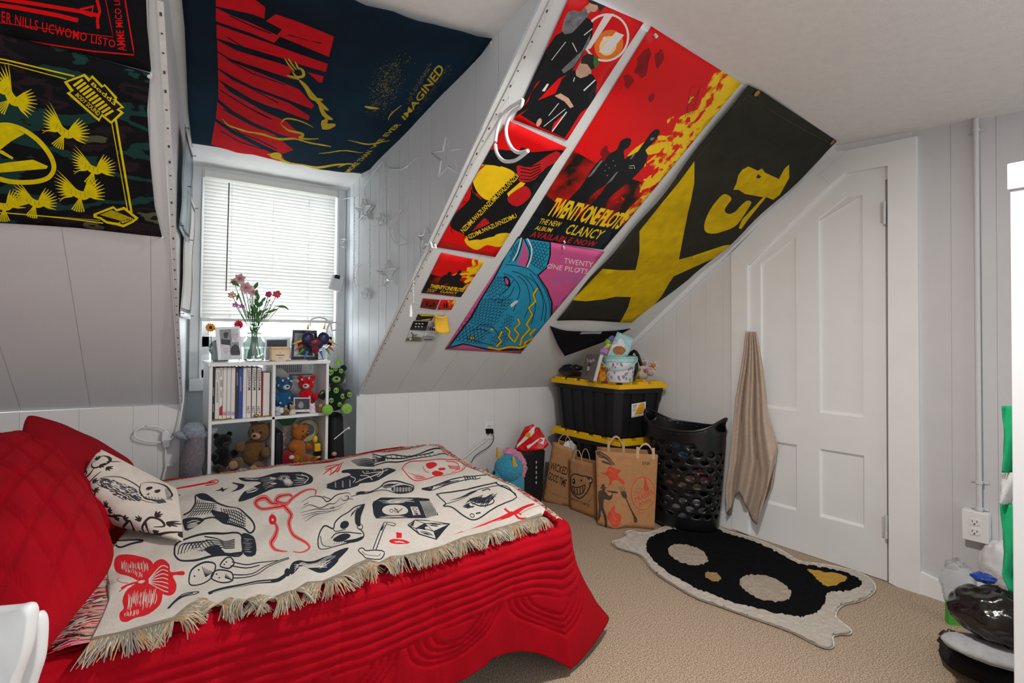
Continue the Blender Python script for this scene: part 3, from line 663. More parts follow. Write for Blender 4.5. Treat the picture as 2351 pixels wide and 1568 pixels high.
# ---- cushions
def bil(c,s,t): return c[0]*(1-s)*(1-t)+c[1]*s*(1-t)+c[2]*s*t+c[3]*(1-s)*t
def invbil(cpx,p):
    s=t=.5; c=[np.array(q,float) for q in cpx]; p=np.array(p,float)
    for _ in range(12):
        f=bil(c,s,t)-p; ds=(c[1]-c[0])*(1-t)+(c[2]-c[3])*t; dt=(c[3]-c[0])*(1-s)+(c[2]-c[1])*s
        J=np.array([ds,dt]).T; d=np.linalg.solve(J,f); s-=d[0]; t-=d[1]
    return (min(1,max(0,s)),min(1,max(0,t)))
def cushion(name,corn,th,mats,layers=(),cpx=None,parent=None,relief=None,pinch=.06,back=.6,step=.03,corner=.12,**kw):
    "corn: 4 3D corners BL BR TR TL; normal toward the camera"
    corn=[np.array(c,float) for c in corn]; n=np.cross(corn[1]-corn[0],corn[3]-corn[0]); n/=np.linalg.norm(n)
    mid=sum(corn)/4
    if (C0-mid)@n<0: n=-n
    def mp(s,t,side):
        e=(1-(2*s-1)**2)*(1-(2*t-1)**2); e=max(e,0)**.42
        ps=s+(.5-s)*pinch*4*t*(1-t)*0; 
        # edges bow inward between corners
        cs=(s-.5)*(1-pinch*(4*t*(1-t)))+.5; ct=(t-.5)*(1-pinch*(4*s*(1-s)))+.5
        rr=1-corner*(abs(2*s-1)*abs(2*t-1))**3; cs=(cs-.5)*rr+.5; ct=(ct-.5)*rr+.5
        p=bil(corn,cs,ct); h=th*e*(1 if side>0 else -back)
        h+=(.004*math.sin(9*s+4*t)*math.sin(7*t+2*s)+.003*math.sin(19*s-11*t))*e*(1 if side>0 else 0)
        if relief and side>0: h+=relief(s,t)*e
        return p+n*h
    mb=MB(); mats=mats if isinstance(mats,list) else [mats]
    if layers or cpx:
        LL=[(mats.index(m),[[invbil(cpx,q) for q in p] for p in polys]) for m,polys in layers]
        V,T,MI=cdt([(0,0),(1,0),(1,1),(0,1)],LL,step)
        b=len(mb.v); mb.add([mp(x,y,1) for x,y in V],T); mb.m=MI
    else: mb.grid(lambda a,b:mp(a,b,1),90,90)
    mb.grid(lambda a,b:mp(a,b,-1),24,24,0)
    return mb.build(name,[MT[m] for m in mats],parent,merge=False,fixn=False,ang=180,**kw)
red2=mat('red_cotton','#980217',.8,.08,8,.4,400,spec=.12)
def quiltrel(s,t):
    u=s*5.0+t*2.2; v=t*5.5-s*2.0
    d=min(abs((u+.5)%1-.5),abs((v+.5)%1-.5)); d2=min(abs((u+.38)%1-.5),abs((v+.38)%1-.5))
    return -.008*math.exp(-(d/.045)**2)-.006*math.exp(-(d2/.035)**2)
c=[onp((20,1290),PZ(.60)),onp((285,1215),PZ(.60)),onp((322,1072),PY(2.68)),onp((45,935),PY(2.68))]
cushion('bed_pillow',c,.09,['red_cotton'],label='smooth crimson pillow leaning against the wall behind the patterned cushion',cat='pillow')
c=[onp((30,1640),PZ(.60)),onp((285,1295),PZ(.585)),onp((110,985),PZ(.80)),onp((-230,1040),PZ(.82))]
cushion('bed_pillow',c,.10,['red_quilt'],relief=quiltrel,label='large diamond-quilted crimson pillow nearest the camera at the head of the bed',cat='pillow')
P1=K(0,900,2.348)
cpx=[(165,1188),(425,1246),(408,1122),(230,1028)]
D3=[onp(cpx[0],PZ(.60)),onp(cpx[1],PZ(.59)),onp(cpx[2],PZ(.66)),onp(cpx[3],PZ(.80))]
linen=mat('cushion_linen','#d9cfc4',.85,.05,40,.6,600); ink=mat('cushion_ink','#26231f',.8); inkb=mat('cushion_ink_blue','#3a4450',.8,.4,90)
CL=[]
def ck(pts,w,m='cushion_ink',taper=True): CL.append((m,stroke(P1(smo(pts,5) if len(pts)>2 else pts),w/2.3,taper)))
# scroll border
for P in ([(590,375),(560,400),(600,430),(650,400),(640,370),(600,350),(560,370)],[(600,430),(580,470),(520,500),(490,520)],[(640,450),(600,500),(560,540),(520,580),(470,600),(445,640)],[(600,540),(640,570),(620,600),(590,580)],[(600,590),(580,640),(540,670),(500,700),(450,710),(430,690),(445,680)],[(540,670),(600,640),(660,640),(720,650)],[(640,660),(700,690),(760,690),(780,700)],[(580,700),(640,720),(680,760),(660,780),(610,770),(620,730),(680,720)],[(700,750),(760,730),(800,715),(790,750),(740,760)],[(760,775),(820,780),(860,740),(900,700),(940,710),(950,740),(910,745)],[(840,770),(900,780),(960,770),(1010,765)],[(530,390),(520,430),(560,460),(520,480)],[(470,570),(540,560),(580,600),(540,620),(480,640)],[(880,720),(860,780)],[(640,390),(680,380)]): ck(P,11)
random.seed(5)
for (x,y,a) in [(560,480,2.2),(500,520,2.6),(610,500,.3),(640,550,.5),(470,600,2.9),(520,640,2.2),(480,680,2.8),(600,620,-.6),(680,640,-.8),(700,660,.3),(560,700,1.9),(640,740,1.2),(720,700,-.2),(770,700,.2),(720,760,1.5),(820,760,1.8),(850,720,-1.9),(920,690,-.6),(960,720,.4),(900,760,.9),(990,770,.5),(620,410,.2),(660,420,.6),(540,440,2.7),(580,380,-2),(800,780,2.4),(540,500,1.2),(460,650,2.0),(600,760,2.2),(520,590,-.5)]:
    for k in range(4):
        b=a+(k-1.5)*.5; l=34-abs(k-1.5)*6
        ck([(x,y),(x+l*.5*math.cos(b+.2),y+l*.5*math.sin(b+.2)),(x+l*math.cos(b),y+l*math.sin(b))],9)
# perched bird and skull, drawn in ink
random.seed(17)
def qb(t): # spine of the bird from head (0) to tail (1)
    return (650+t*265,500+t*95+18*math.sin(t*3))
for k in range(90):
    t=k/90; x,y=qb(t); w=(14+34*math.sin(math.pi*min(1,t*1.15)))*(1-.25*t)
    for j in range(2):
        o=random.uniform(-w,w); l=random.uniform(12,24); ck([(x,y+o),(x+l*.6,y+o+l*.25),(x+l,y+o+l*.5)],random.choice([4,5,6]),random.choice(['cushion_ink','cushion_ink_blue','cushion_ink_blue']))
ck([(640,505),(655,488),(690,480),(750,482),(800,505),(850,545),(890,590),(930,612)],5); ck([(640,505),(655,528),(700,548),(760,566),(830,590),(890,618),(935,622)],5); ck([(648,500),(630,512),(642,518)],5)
CL.append(('cushion_linen',[P1(smo([(838,512),(862,498),(905,503),(940,528),(958,570),(948,596),(915,604),(880,596),(856,566)],3,True))]))
ck([(838,512),(862,498),(905,503),(940,528),(958,570),(948,596)],6); ck([(838,512),(845,545),(856,566),(880,596),(915,604),(948,596)],6)
for x,y,r in ((878,538,10),(912,552,10)): CL.append(('cushion_ink',[P1(disc((x,y),r,r*1.2,.4,12,.2))]))
CL.append(('cushion_ink',[P1([(890,566),(880,578),(892,580)])]))
for k in range(6): ck([(882+k*10,586+k*1),(886+k*10,598)],4)
for k in range(10): ck([(930+k*2,530+k*7),(944+k*2,534+k*7)],5,'cushion_ink_blue'); ck([(940-k*3,600+k),(950-k*2,615+k)],5,'cushion_ink_blue')
cushion('throw_pillow',D3,.075,['cushion_linen','cushion_ink','cushion_ink_blue'],CL,cpx,step=.04,corner=.03,pinch=.02,label='cream cushion with black scroll border, bird and skull print on the bed',cat='cushion')
# ---- white chair corner, bottom left
ch=thing('chair','white moulded plastic chair whose two curved back shells show beside the bed','chair',(-.3,.75,0))
wpl=mat('white_plastic','#dedfdf',.3,.02,10,spec=.5)
def shell(name,pts,dist,th):
    pl=(tuple(f0),float(f0@C0)+dist); P=[onp(p,pl) for p in smo(pts,4,True)]
    mb=MB(); k=len(P); O=f0*th
    c=sum(P)/k; rings=[]
    for d,sc in ((.0,.93),(.12,.975),(.35,1.0),(.65,1.0),(.88,.975),(1,.93)): rings.append([c+(p-c)*sc+O*d for p in P])
    vs=[v for r in rings for v in r]; fs=[(i*k+j,i*k+(j+1)%k,(i+1)*k+(j+1)%k,(i+1)*k+j) for i in range(5) for j in range(k)]
    fs+=[tuple(range(k-1,-1,-1)),tuple(5*k+j for j in range(k))]
    mb.add(vs,fs); return mb.build(name,'white_plastic',ch,ang=60)
shell('backrest',[(-160,1425),(-60,1408),(20,1400),(48,1395),(60,1402),(62,1424),(51,1496),(26,1568),(0,1640),(-60,1760),(-160,1800)],.66,.02)
shell('backrest',[(-130,1440),(0,1425),(64,1415),(80,1416),(88,1441),(83,1517),(68,1568),(40,1650),(-20,1760),(-130,1800)],.72,.02)
mb=MB()
for x,y in ((-.42,.38),(-.12,.55)): mb.tube([(x,y,0),(x+.02,y+.02,.62)],.014,10)
mb.build('frame_leg',mat('chair_tube','#cfcfcf',.25,metal=.7),ch)
# ================================================================ posters, flags and cards
T_=K(400,0,3.1347); U_=K(950,0,2.6127); V_=K(1150,0,2.0638); W_=K(900,500,3.918); Q_=K(0,0,2.6133)
mat('poster_red','#de0d12',.35,.04,6,spec=.3); mat('poster_black','#121214',.4,.15,20,spec=.3); mat('poster_yellow','#efc51a',.4,.08,20,spec=.3); mat('poster_white','#e8e4df',.4,.02,10,spec=.3)
mat('poster_orange','#ef7a2a',.4,.1,20); mat('poster_glow','#f7d9a0',.4,.08,12); mat('poster_skin','#cda58c',.5,.1,60); mat('poster_grey','#77777b',.5,.35,60); mat('poster_darkred','#8a1116',.4,.3,18,spec=.3)
mat('poster_flame','#f0c81c',.4,0,26,col2='#d8240f',band=(.48,.58),spec=.3); mat('poster_green','#2c7a35',.5,.2,60); mat('poster_teal','#0f1f24',.4,.3,10,spec=.3); mat('poster_redtext','#c31a20',.4,.05,20)
mat('poster_pink','#d45a94',.4,.05,10,spec=.3); mat('poster_blue','#2a9cc4',.4,.08,14,spec=.3); mat('poster_ink','#0f1318',.4,.1,20); mat('poster_lilac','#8a76b0',.5,.1,20); mat('poster_hair','#2b2725',.6,.4,120)
mat('poster_smoke','#1b1410',.4,.0,9,col2='#b5130f',band=(.42,.62),spec=.3)
mat('card_grey','#8d8d90',.5,.2,60); mat('card_field','#6f7048',.6,.3,90); mat('card_sky','#c3cacc',.5,.1,30)
mat('pin_clear','#d8d8d8',.1,.1,30,spec=.8)
def pin(p,pl,r=.004): return (p,pl,r)
def add_pins(parent,pts,pl,off=.0):
    n=np.array(pl[0],float); n/=np.linalg.norm(n); n=n if n@C0-pl[1]/np.linalg.norm(pl[0])>0 else -n
    for p in pts:
        q=onp(p,pl)+n*off; mb=MB(); mb.tube([q,q+n*.004,q+n*.006,q+n*.012,q+n*.014],[.006,.006,.003,.0035,.006],10); mb.build('push_pin','pin_clear',parent)
def curl(e=.012,L=1.,at=0): return lambda a,b: e*max(0,(b/L-.8)/.2)**2
def poster(label,outline,Ly,base,pins=(),step=.05,warp=None,off=.004,name='poster',cat='poster',pl=None,group=None,solid=.0005):
    pl=pl or SL; t=thing(name,label,cat,onp(outline[0],pl),group)
    o,fr=sheet('sheet',outline,pl,Ly,base,step,warp or (lambda a,b:.0015*math.sin(a*11+b*7)),off,solid,t)
    add_pins(o,pins,pl,off); return t
# --- two standing figures on red
L=[]
# emblem ring and bars with a warm glow
L.append(('poster_orange',[U_(disc((1170,270),85,95,.5,24))])); L.append(('poster_glow',[U_(disc((1165,275),50,62,.5,20))]))
L.append(('poster_white',ring(U_([(1155,225)])[0],50,54,5,.3,30)+[U_([(1145,85),(1200,80),(1060,290),(1025,300)]),U_([(1212,190),(1262,210),(1172,320),(1108,312)]),U_([(1145,215),(1165,235),(1150,250),(1130,232)])]))
# standing figure: coat, trousers, grey sleeve
L.append(('poster_ink',[U_([(930,65),(975,65),(1050,110),(1075,140),(1070,220),(1010,330),(940,440),(870,470),(800,540),(760,590),(705,640),(610,700),(640,570),(720,420),(790,300),(850,210),(890,190)])]))
L.append(('poster_red',[U_([(735,500),(760,480),(700,560),(690,600),(660,640)])]))
L.append(('poster_grey',[U_([(925,70),(960,60),(1000,70),(1040,25),(1070,60),(1030,110),(950,195),(905,205),(885,180),(900,120)]),U_([(1010,300),(1060,200),(1050,260),(960,400),(900,440),(885,420)])]))
L.append(('poster_skin',[U_(disc((1075,38),30,32)),U_([(1025,40),(1050,25),(1065,60),(1045,80)])])); L.append(('poster_hair',[U_([(1040,0),(1145,0),(1150,35),(1115,70),(1100,30),(1060,20)])]))
L.append(('poster_white',stroke(U_([(910,250),(825,360)]),1.6)+stroke(U_([(1070,170),(1020,210)]),2.2)+stroke(U_([(950,255),(978,310)]),2)+[U_([(715,435),(720,440),(692,500),(680,495)]),U_([(800,500),(810,505),(785,548),(768,545)])]))
# kneeling figure in front
L.append(('poster_ink',[U_([(960,420),(1010,430),(1075,450),(1100,490),(1090,580),(1050,640),(1000,680),(950,760),(905,828),(820,790),(770,770),(640,690),(750,600),(850,560),(890,470)])]))
L.append(('poster_red',[U_([(840,740),(895,690),(850,770),(825,785)]),U_([(745,600),(830,520),(845,545),(800,580)])]))
L.append(('poster_skin',[U_([(985,400),(1000,370),(1050,380),(1065,420),(1045,455),(1000,470),(975,455),(970,430)]),U_(disc((1056,432),10,14)),U_([(845,575),(880,560),(930,590),(960,640),(940,650),(905,610),(860,585)])]))
L.append(('poster_hair',[U_([(1000,380),(1010,340),(1040,320),(1080,330),(1100,360),(1090,410),(1065,420),(1040,385)])])); L.append(('poster_green',[U_([(1080,330),(1105,350),(1110,385),(1088,415),(1078,380)])]))
L.append(('poster_white',stroke(U_([(1090,480),(1020,545)]),3.2)+stroke(U_([(965,465),(958,490)]),2)+stroke(U_([(870,620),(810,695)]),1.6)+stroke(U_([(918,672),(830,790)]),2.6)+stroke(U_([(910,655),(780,760)]),1.4)))
L.append(('poster_skin',[U_(disc((752,735),14,26,.4))]))
poster('red poster of two dark-dressed people under a white ring emblem',[(1313,-20),(1478,52),(1302,322),(1180,275)],L,'poster_red',[],off=.006)
# --- red and yellow masked face
L=[('poster_ink',[U_(smo([(430,905),(520,895),(620,905),(650,880),(700,910),(800,900),(895,895),(880,960),(800,1060),(740,1180),(680,1280),(600,1400),(500,1430),(400,1440),(290,1400),(220,1360),(240,1290),(330,1200),(340,1130),(330,1060),(390,960)],3,True))])]
L.append(('poster_yellow',[U_(smo([(380,985),(480,985),(600,1030),(590,1100),(500,1180),(440,1200),(380,1150),(350,1060)],4,True)),U_(smo([(310,1430),(400,1440),(520,1400),(590,1410),(520,1480),(440,1470),(380,1500),(320,1470)],3,True)),U_([(560,1160),(640,1090),(670,1100),(610,1170),(570,1190)])]))
L.append(('poster_redtext',[U_(smo([(400,1000),(430,990),(360,1060),(350,1150),(380,1160),(410,1200),(340,1130),(355,1040)],2,True)),U_(smo([(620,990),(700,1000),(850,900),(880,960),(800,1000),(720,1080),(640,1090),(625,1060)],3,True)),U_(smo([(560,1190),(650,1120),(690,1130),(700,1180),(620,1240)],3,True)),U_(smo([(350,1380),(400,1330),(430,1310),(460,1350),(440,1400),(380,1400)],3,True))]))
for k in range(5): L.append(('poster_ink',stroke(U_([(640,985+k*22),(700,1000+k*20),(760,985+k*14)]),2.5)))
L.append(('poster_yellow',[U_(disc((425,1375),26,14))])); L.append(('poster_ink',[U_([(395,970),(520,975),(520,1000),(480,990),(400,985)])]))
random.seed(3)
for k in range(60):
    x=220+random.random()*260; y=1200+random.random()*190; L.append(('poster_ink',stroke(U_([(x,y),(x+random.uniform(-20,20),y+random.uniform(-10,25))]),1.5)))
L.append(('poster_ink',[U_([(270,1385),(610,1040),(640,1060),(330,1410)]),U_([(300,1410),(620,1270),(625,1300),(480,1420),(330,1445)])]))
L.append(('poster_yellow',txt('NZDIMUWAZUXNZDIMUWAZUXNZDI',U_([(300,1400),(632,1062),(612,1038),(278,1378)]),.01,.9)+txt('NZDIMUWAZUXNZDIMU',U_([(325,1440),(622,1305),(610,1280),(310,1418)]),.01,.9)))
poster('red poster of a yellow bandaged face, just below the two-person poster',[(1165,272),(1299,335),(1137,590),(1002,568)],L,'poster_red',[],off=.004,warp=lambda a,b:.010*max(0,.08-b)/.08+.0015*math.sin(9*a+5*b))
# --- large album poster (flame, two hooded figures, text)
def clancy(f,q,small=False):
    """q maps unit square: s right, t down"""
    L=[]; g=lambda pts:[f(x,y) for x,y in pts]
    L.append(('poster_smoke',[g([(0,.55),(.3,.58),(.6,.6),(1,.6),(1,.86),(0,.86)])]))
    random.seed(21)
    L.append(('poster_flame',[g(smo([(.72,0),(1,0),(1,.12),(1,.42),(1,.80),(.93,.85),(.9,.78),(.93,.66),(.82,.62),(.9,.55),(.78,.50),(.70,.53),(.75,.42),(.62,.46),(.5,.50),(.52,.44),(.62,.36),(.74,.33),(.7,.24),(.80,.18),(.74,.10)],3,True))]))
    L.append(('poster_yellow',[g(smo([(.84,0),(1,0),(1,.3),(.93,.26),(.9,.32),(.86,.22),(.9,.12)],3,True)),g(smo([(.6,.44),(.7,.38),(.82,.36),(.78,.42),(.66,.46)],3,True)),g(smo([(.84,.56),(.95,.52),(.97,.58),(.88,.66)],3,True))]))
    if not small:
        for k in range(40):
            x=.6+random.random()*.4; y=.05+random.random()*.7; L.append(('poster_flame' if k%2 else 'poster_red',[g(disc((x,y),random.uniform(.01,.035),random.uniform(.006,.02),random.random()*3,9,.4))]))
    # figures
    L.append(('poster_ink',[g(smo([(.34,.44),(.38,.415),(.43,.42),(.45,.455),(.43,.48),(.50,.52),(.53,.60),(.50,.66),(.44,.72),(.40,.82),(.36,.86),(.24,.86),(.22,.84),(.27,.72),(.26,.62),(.28,.54),(.34,.50),(.36,.48)],2,True)),
        g(smo([(.55,.36),(.58,.33),(.63,.34),(.64,.39),(.62,.44),(.68,.46),(.72,.52),(.70,.60),(.66,.66),(.62,.74),(.63,.86),(.48,.86),(.50,.76),(.50,.66),(.48,.58),(.50,.50),(.56,.46)],2,True))]))
    if not small:
        L.append(('poster_grey',[g([(.285,.56),(.31,.53),(.30,.64),(.275,.66)]),g([(.50,.60),(.515,.58),(.52,.64),(.49,.67)]),g([(.535,.475),(.55,.465),(.555,.50),(.54,.51)]),g([(.585,.375),(.62,.37),(.62,.385),(.59,.39)])]+[g(disc(c,.006,.004,0,8)) for c in ((.40,.54),(.41,.58),(.45,.56),(.44,.62),(.39,.60),(.36,.57))]))
        L.append(('poster_white',stroke(g([(.58,.54),(.62,.53),(.65,.545)]),1.2)+stroke(g([(.59,.55),(.63,.545)]),1)))
        L.append(('poster_darkred',stroke(g([(.60,.115),(.66,.085),(.80,.20),(.75,.235),(.60,.115)]),1)+txt('ZNZDI',[f(*p) for p in ((.645,.155),(.745,.225),(.785,.20),(.68,.10))])))
        for x,y,r in ((.1,.12,.08),(.2,.08,.05),(.08,.2,.05),(.34,.22,.03),(.28,.52,.05)): L.append(('poster_darkred',[g(disc((x,y),r,r*.5,.4,12,.35))]))
    L.append(('poster_teal',[g([(0,.86),(1,.86),(1,1),(0,1)])])); L.append(('poster_ink',[g([(0,.80),(.12,.82),(.2,.86),(.4,.86),(.7,.87),(1,.865),(1,.9),(0,.9)])]))
    L.append(('poster_yellow',txt('TWENTY ONE PILOTS',[f(*p) for p in ((.12,.885),(.97,.885),(.97,.80),(.12,.80))],.035,.82)))
    L.append(('poster_yellow',txt('THE NEW',[f(*p) for p in ((.10,.925),(.33,.925),(.33,.90),(.10,.90))],.01)+txt('ALBUM',[f(*p) for p in ((.10,.955),(.28,.955),(.28,.935),(.10,.935))],.01)+txt('CLANCY',[f(*p) for p in ((.42,.95),(.85,.95),(.85,.90),(.42,.90))],.02,1.1)))
    L.append(('poster_redtext',txt('AVAILABLE NOW',[f(*p) for p in ((.10,.992),(.86,.992),(.86,.962),(.10,.962))],.02,1.1)))
    return L
def affine(q):
    q=[onp(p,SL) for p in q]
    def f(s,t): return proj(q[0]*(1-s)*(1-t)+q[1]*s*(1-t)+q[2]*s*t+q[3]*(1-s)*t)
    return f
def stretch(f): # the picture's last 14 percent is the black text band; widen it as on the poster
    def g(s,t):
        t2=t*.93 if t<=.80 else .744+(t-.80)*(1-.744)/.2
        return f(s,t2)
    return g
q=[(1495,60),(1703,192),(1385,573),(1192,545)]
poster('large red and yellow album poster with two hooded silhouettes above black text band',q,clancy(stretch(affine(q)),q),'poster_red',[(1502,78)],off=.005,warp=lambda a,b:.002*math.sin(8*a+4*b)+.012*max(0,.05-a)/.05*max(0,b-.9)*10)
q=[(1013,580),(1113,600),(1058,683),(967,672)]
poster('small red and yellow album print with two silhouettes, taped above the row of little cards',q,clancy(stretch(affine(q)),q,True),'poster_red',[],off=.003,name='print',cat='poster')
# --- dark flag with yellow emblem
mat('flag_olive','#33322a',.85,.12,14,.4,500,spec=.1); mat('flag_yellow','#e6c108',.8,.0,16,.3,400,col2='#b9980a',band=(.2,.85),spec=.15); mat('flag_seam','#4a4838',.85); mat('brass','#b08a3c',.3,.1,40,metal=.9)
L=[('flag_yellow',[V_([(910,755),(905,850),(880,1000),(840,1225),(900,1205),(1040,1150),(1075,1145),(1030,1200),(900,1270),(820,1310),(790,1350),(760,1400),(730,1440),(640,1530),(565,1525),(600,1450),(612,1400),(540,1400),(480,1415),(400,1425),(340,1420),(480,1270),(560,1275),(635,1275),(648,1180),(650,1085),(740,960),(830,850)])])]
L.append(('flag_yellow',[V_([(1130,790),(1160,775),(1205,795),(1225,785),(1240,805),(1305,835),(1335,790),(1358,772),(1355,830),(1325,880),(1310,910),(1280,935),(1245,920),(1165,1030),(1130,1075),(1118,1070),(1135,1030),(1230,920),(1140,900),(1110,880),(1085,880),(1100,850),(1110,815)])]))
L.append(('flag_yellow',[V_(smo([(1060,905),(1035,905),(1000,950),(975,1000),(957,1060),(965,1090),(1000,1095),(1040,1085),(1095,1065),(1130,1030),(1170,960),(1172,940),(1150,935),(1120,965),(1100,990),(1070,1002),(1050,985),(1058,960),(1078,925)],3,True))]))
L.append(('flag_olive',[V_([(1195,825),(1205,810),(1220,822),(1208,830)])]))
L.append(('flag_seam',stroke(V_([(1160,440),(1300,530),(1430,610),(1560,675)]),1.2)+stroke(V_([(920,745),(1150,450)]),1)+stroke(V_([(1560,690),(1440,800)]),1)))
q=[(1714,192),(1745,205),(1830,262),(1917,320),(1875,365),(1790,445),(1700,530),(1580,640),(1450,740),(1278,735),(1350,645),(1500,460),(1640,282)]
fo=lambda a,b: .012+.010*math.sin(3.3*b)+.006*math.sin(14*b+3*a)+.004*math.sin(9*a-6*b)
fl_=poster('dark olive flag with big yellow emblem on the slope next to the door',q,L,'flag_olive',[],.045,fo,.008,'flag','flag',solid=.0015)
for p in ((1728,205),(1902,318)):
    mb=MB(); c=onp(p,SL)+sn*.03; ax=[Vector(sn)]; M=Matrix.Translation(Vector(c))@Vector(sn).to_track_quat('Z','Y').to_matrix().to_4x4()
    mb.lathe([(.006,0),(.013,0),(.013,.003),(.006,.003)],(0,0,0),16,M); mb.build('grommet','brass',fl_.children[0])
# --- pink and blue poster: scales, coils and yellow bolts as plain shapes
L=[]
body=W_([(1130,170),(1225,175),(1430,210),(1430,330),(1400,450),(1320,520),(1400,640),(1445,760),(1445,880),(1400,980),(1320,1080),(1200,1190),(1000,1200),(850,1190),(700,1150),(640,1140),(480,1185),(560,1080),(700,900),(800,720),(900,560),(960,450),(1020,330)])
L.append(('poster_ink',[body])); L.append(('poster_blue',[W_([(1135,185),(1222,190),(1418,220),(1415,340),(1385,450),(1305,515),(1385,640),(1430,760),(1430,880),(1385,975),(1300,1075),(1190,1175),(1000,1180),(850,1175),(700,1140),(640,1125),(520,1160),(580,1080),(720,900),(815,720),(910,570),(970,455),(1030,335)])]))
def scales(quad,nr,nc,w=1.2):
    c=[np.array(p,float) for p in quad]; out=[]
    for j in range(nr):
        for i in range(nc):
            s=(i+.5*(j%2)+.25)/nc; t=(j+.5)/nr
            if s>1: continue
            p=bil(c,s,t); d=(c[1]-c[0])/nc; e=(c[3]-c[0])/nr
            P=[tuple(p-d*.48-e*.2),tuple(p-d*.3+e*.45),tuple(p+e*.6),tuple(p+d*.3+e*.45),tuple(p+d*.48-e*.2)]
            out+=stroke(W_(P),w)
    return out
L.append(('poster_ink',scales([(1245,200),(1420,225),(1360,480),(1240,400)],9,5,1.3)+scales([(1080,260),(1150,200),(1130,330),(1050,400)],5,3)+scales([(940,520),(1070,520),(1000,800),(830,690)],8,5)+scales([(830,720),(1100,720),(900,1000),(640,930)],10,9,1.1)+scales([(640,940),(880,1000),(800,1130),(560,1100)],6,7)+scales([(1040,860),(1110,880),(1020,1080),(960,1000)],8,3,1)+scales([(950,1000),(1100,1060),(1000,1150),(880,1100)],4,6,.9)))
L.append(('poster_pink',[W_([(1185,210),(1215,280),(1225,350),(1205,440),(1120,410),(1160,330)])])); L.append(('poster_white',stroke(W_(smo([(1165,175),(1130,300),(1085,385)],4)),3)+stroke(W_(smo([(1215,180),(1255,270),(1250,360),(1215,445)],4)),3.2))); L.append(('poster_ink',stroke(W_(smo([(1175,180),(1150,290),(1105,390)],4)),2.4)+stroke(W_(smo([(1185,180),(1235,290),(1232,360),(1205,440)],4)),2.4)))
for P in ([(1020,420),(1120,430),(1240,470),(1340,580),(1410,740),(1420,900),(1360,1010)],[(1080,480),(1180,520),(1270,640),(1290,800),(1250,960)],[(1130,520),(1210,600),(1240,760),(1190,900)],[(1200,520),(1300,600),(1360,760),(1340,930)],[(1000,500),(1090,540),(1150,640),(1120,760),(1090,840)],[(1240,500),(1330,640),(1385,800),(1370,940)],[(960,700),(1040,640),(1080,580),(1100,560)],[(980,760),(1060,700),(1100,620)],[(760,1000),(800,960),(900,980),(960,1060)],[(700,1020),(800,1000),(900,1040)],[(660,1080),(800,1120),(920,1150)]): L.append(('poster_ink',stroke(W_(smo(P,5)),1.5)))
L.append(('poster_ink',[W_(smo([(1010,520),(1060,560),(1060,620),(1020,600)],3,True))])); L.append(('poster_pink',[W_(smo([(1020,540),(1045,565),(1045,600),(1022,590)],3,True))])); L.append(('poster_white',[W_([(1065,780),(1110,745),(1135,742),(1130,760),(1085,800),(1070,805)])]))
for P in ([(1310,630),(1270,690),(1290,750),(1230,810),(1260,870),(1210,960),(1240,1000),(1170,1080),(1150,1150)],[(1130,905),(1150,950),(1100,1000),(1140,1050),(1100,1120)],[(1020,980),(1060,1020),(1050,1060),(1090,1110)],[(990,1020),(960,1080),(985,1110),(940,1160)],[(1290,1000),(1240,1050),(1270,1080),(1200,1120),(1180,1160)],[(860,1165),(960,1185),(1060,1160),(1150,1170),(1250,1130)]): 
    L.append(('poster_ink',stroke(W_(P),6.5))); L.append(('poster_yellow',stroke(W_(P),4.6)))
L.append(('poster_ink',[W_(disc((720,1080),28,18))])); L.append(('poster_yellow',[W_(disc((720,1080),19,12)),W_(disc((897,1002),13,10))])); L.append(('poster_ink',[W_(disc((722,1080),7,6))]))
L.append(('poster_white',txt('TWENTY',W_([(1545,410),(1800,445),(1812,400),(1552,362)]),0)+txt('ONE PILOTS',W_([(1390,455),(1755,505),(1768,462),(1402,412)]),0)+stroke(W_([(1398,462),(1450,410)]),1)+stroke(W_([(1650,498),(1700,450)]),1)))
L.append(('poster_lilac',txt('SCALED',W_([(1480,525),(1722,560),(1735,515),(1490,480)]),0)+txt('AND ICY',W_([(1440,585),(1688,612),(1702,568),(1455,545)]),0)))
poster('pink poster covered by blue scaly coils and yellow bolts, below the large album poster',[(1192,540),(1388,578),(1195,812),(1021,802)],L,'poster_pink',[(1294,552),(1293,565)],off=.0025,warp=lambda a,b:.001*math.sin(11*a+7*b))
# --- small cards
cg='little picture cards below the small album print'
def card(label,q,base,L): poster(label,q,L,base,[],off=.003,name='picture_card',cat='card',step=0,group=cg)
card('tiny dark red picture card, left of the pair just under the small album print',[(971,685),(1010,688),(1000,711),(965,706)],'poster_darkred',[('poster_ink',[W_(disc((315,775),9,22)),W_(disc((375,775),9,20)),W_(disc((345,790),14,10))])])
card('tiny bright red and yellow card, right of the pair just under the small album print',[(1013,688),(1047,689),(1036,711),(1004,711)],'poster_red',[('poster_flame',[W_([(500,745),(570,738),(555,790),(520,800)])]),('poster_ink',[W_(disc((470,790),9,22)),W_(disc((492,785),9,26))])])
card('tiny black and yellow card, topmost left of the four grey-toned cards',[(960,721),(998,723),(990,736),(954,735)],'poster_ink',[('poster_yellow',[W_([(265,915),(350,905),(335,918),(255,920)]),W_([(235,868),(385,875),(375,882),(270,884)])])])
card('tiny black card with six pale marks, left in the second row of cards',[(950,737),(984,738),(977,759),(941,757)],'poster_ink',[('poster_white',[W_(disc((218+i*28-j*6,952+j*26),9,5)) for i in range(3) for j in range(2)])])
card('tiny grey card with dark uprights, right in the second row of cards',[(988,739),(1015,741),(1007,760),(978,758)],'card_grey',[('poster_ink',[W_([(340+i*20,985),(352+i*20,985),(347+i*20,1012),(335+i*20,1012)]) for i in range(4)])])
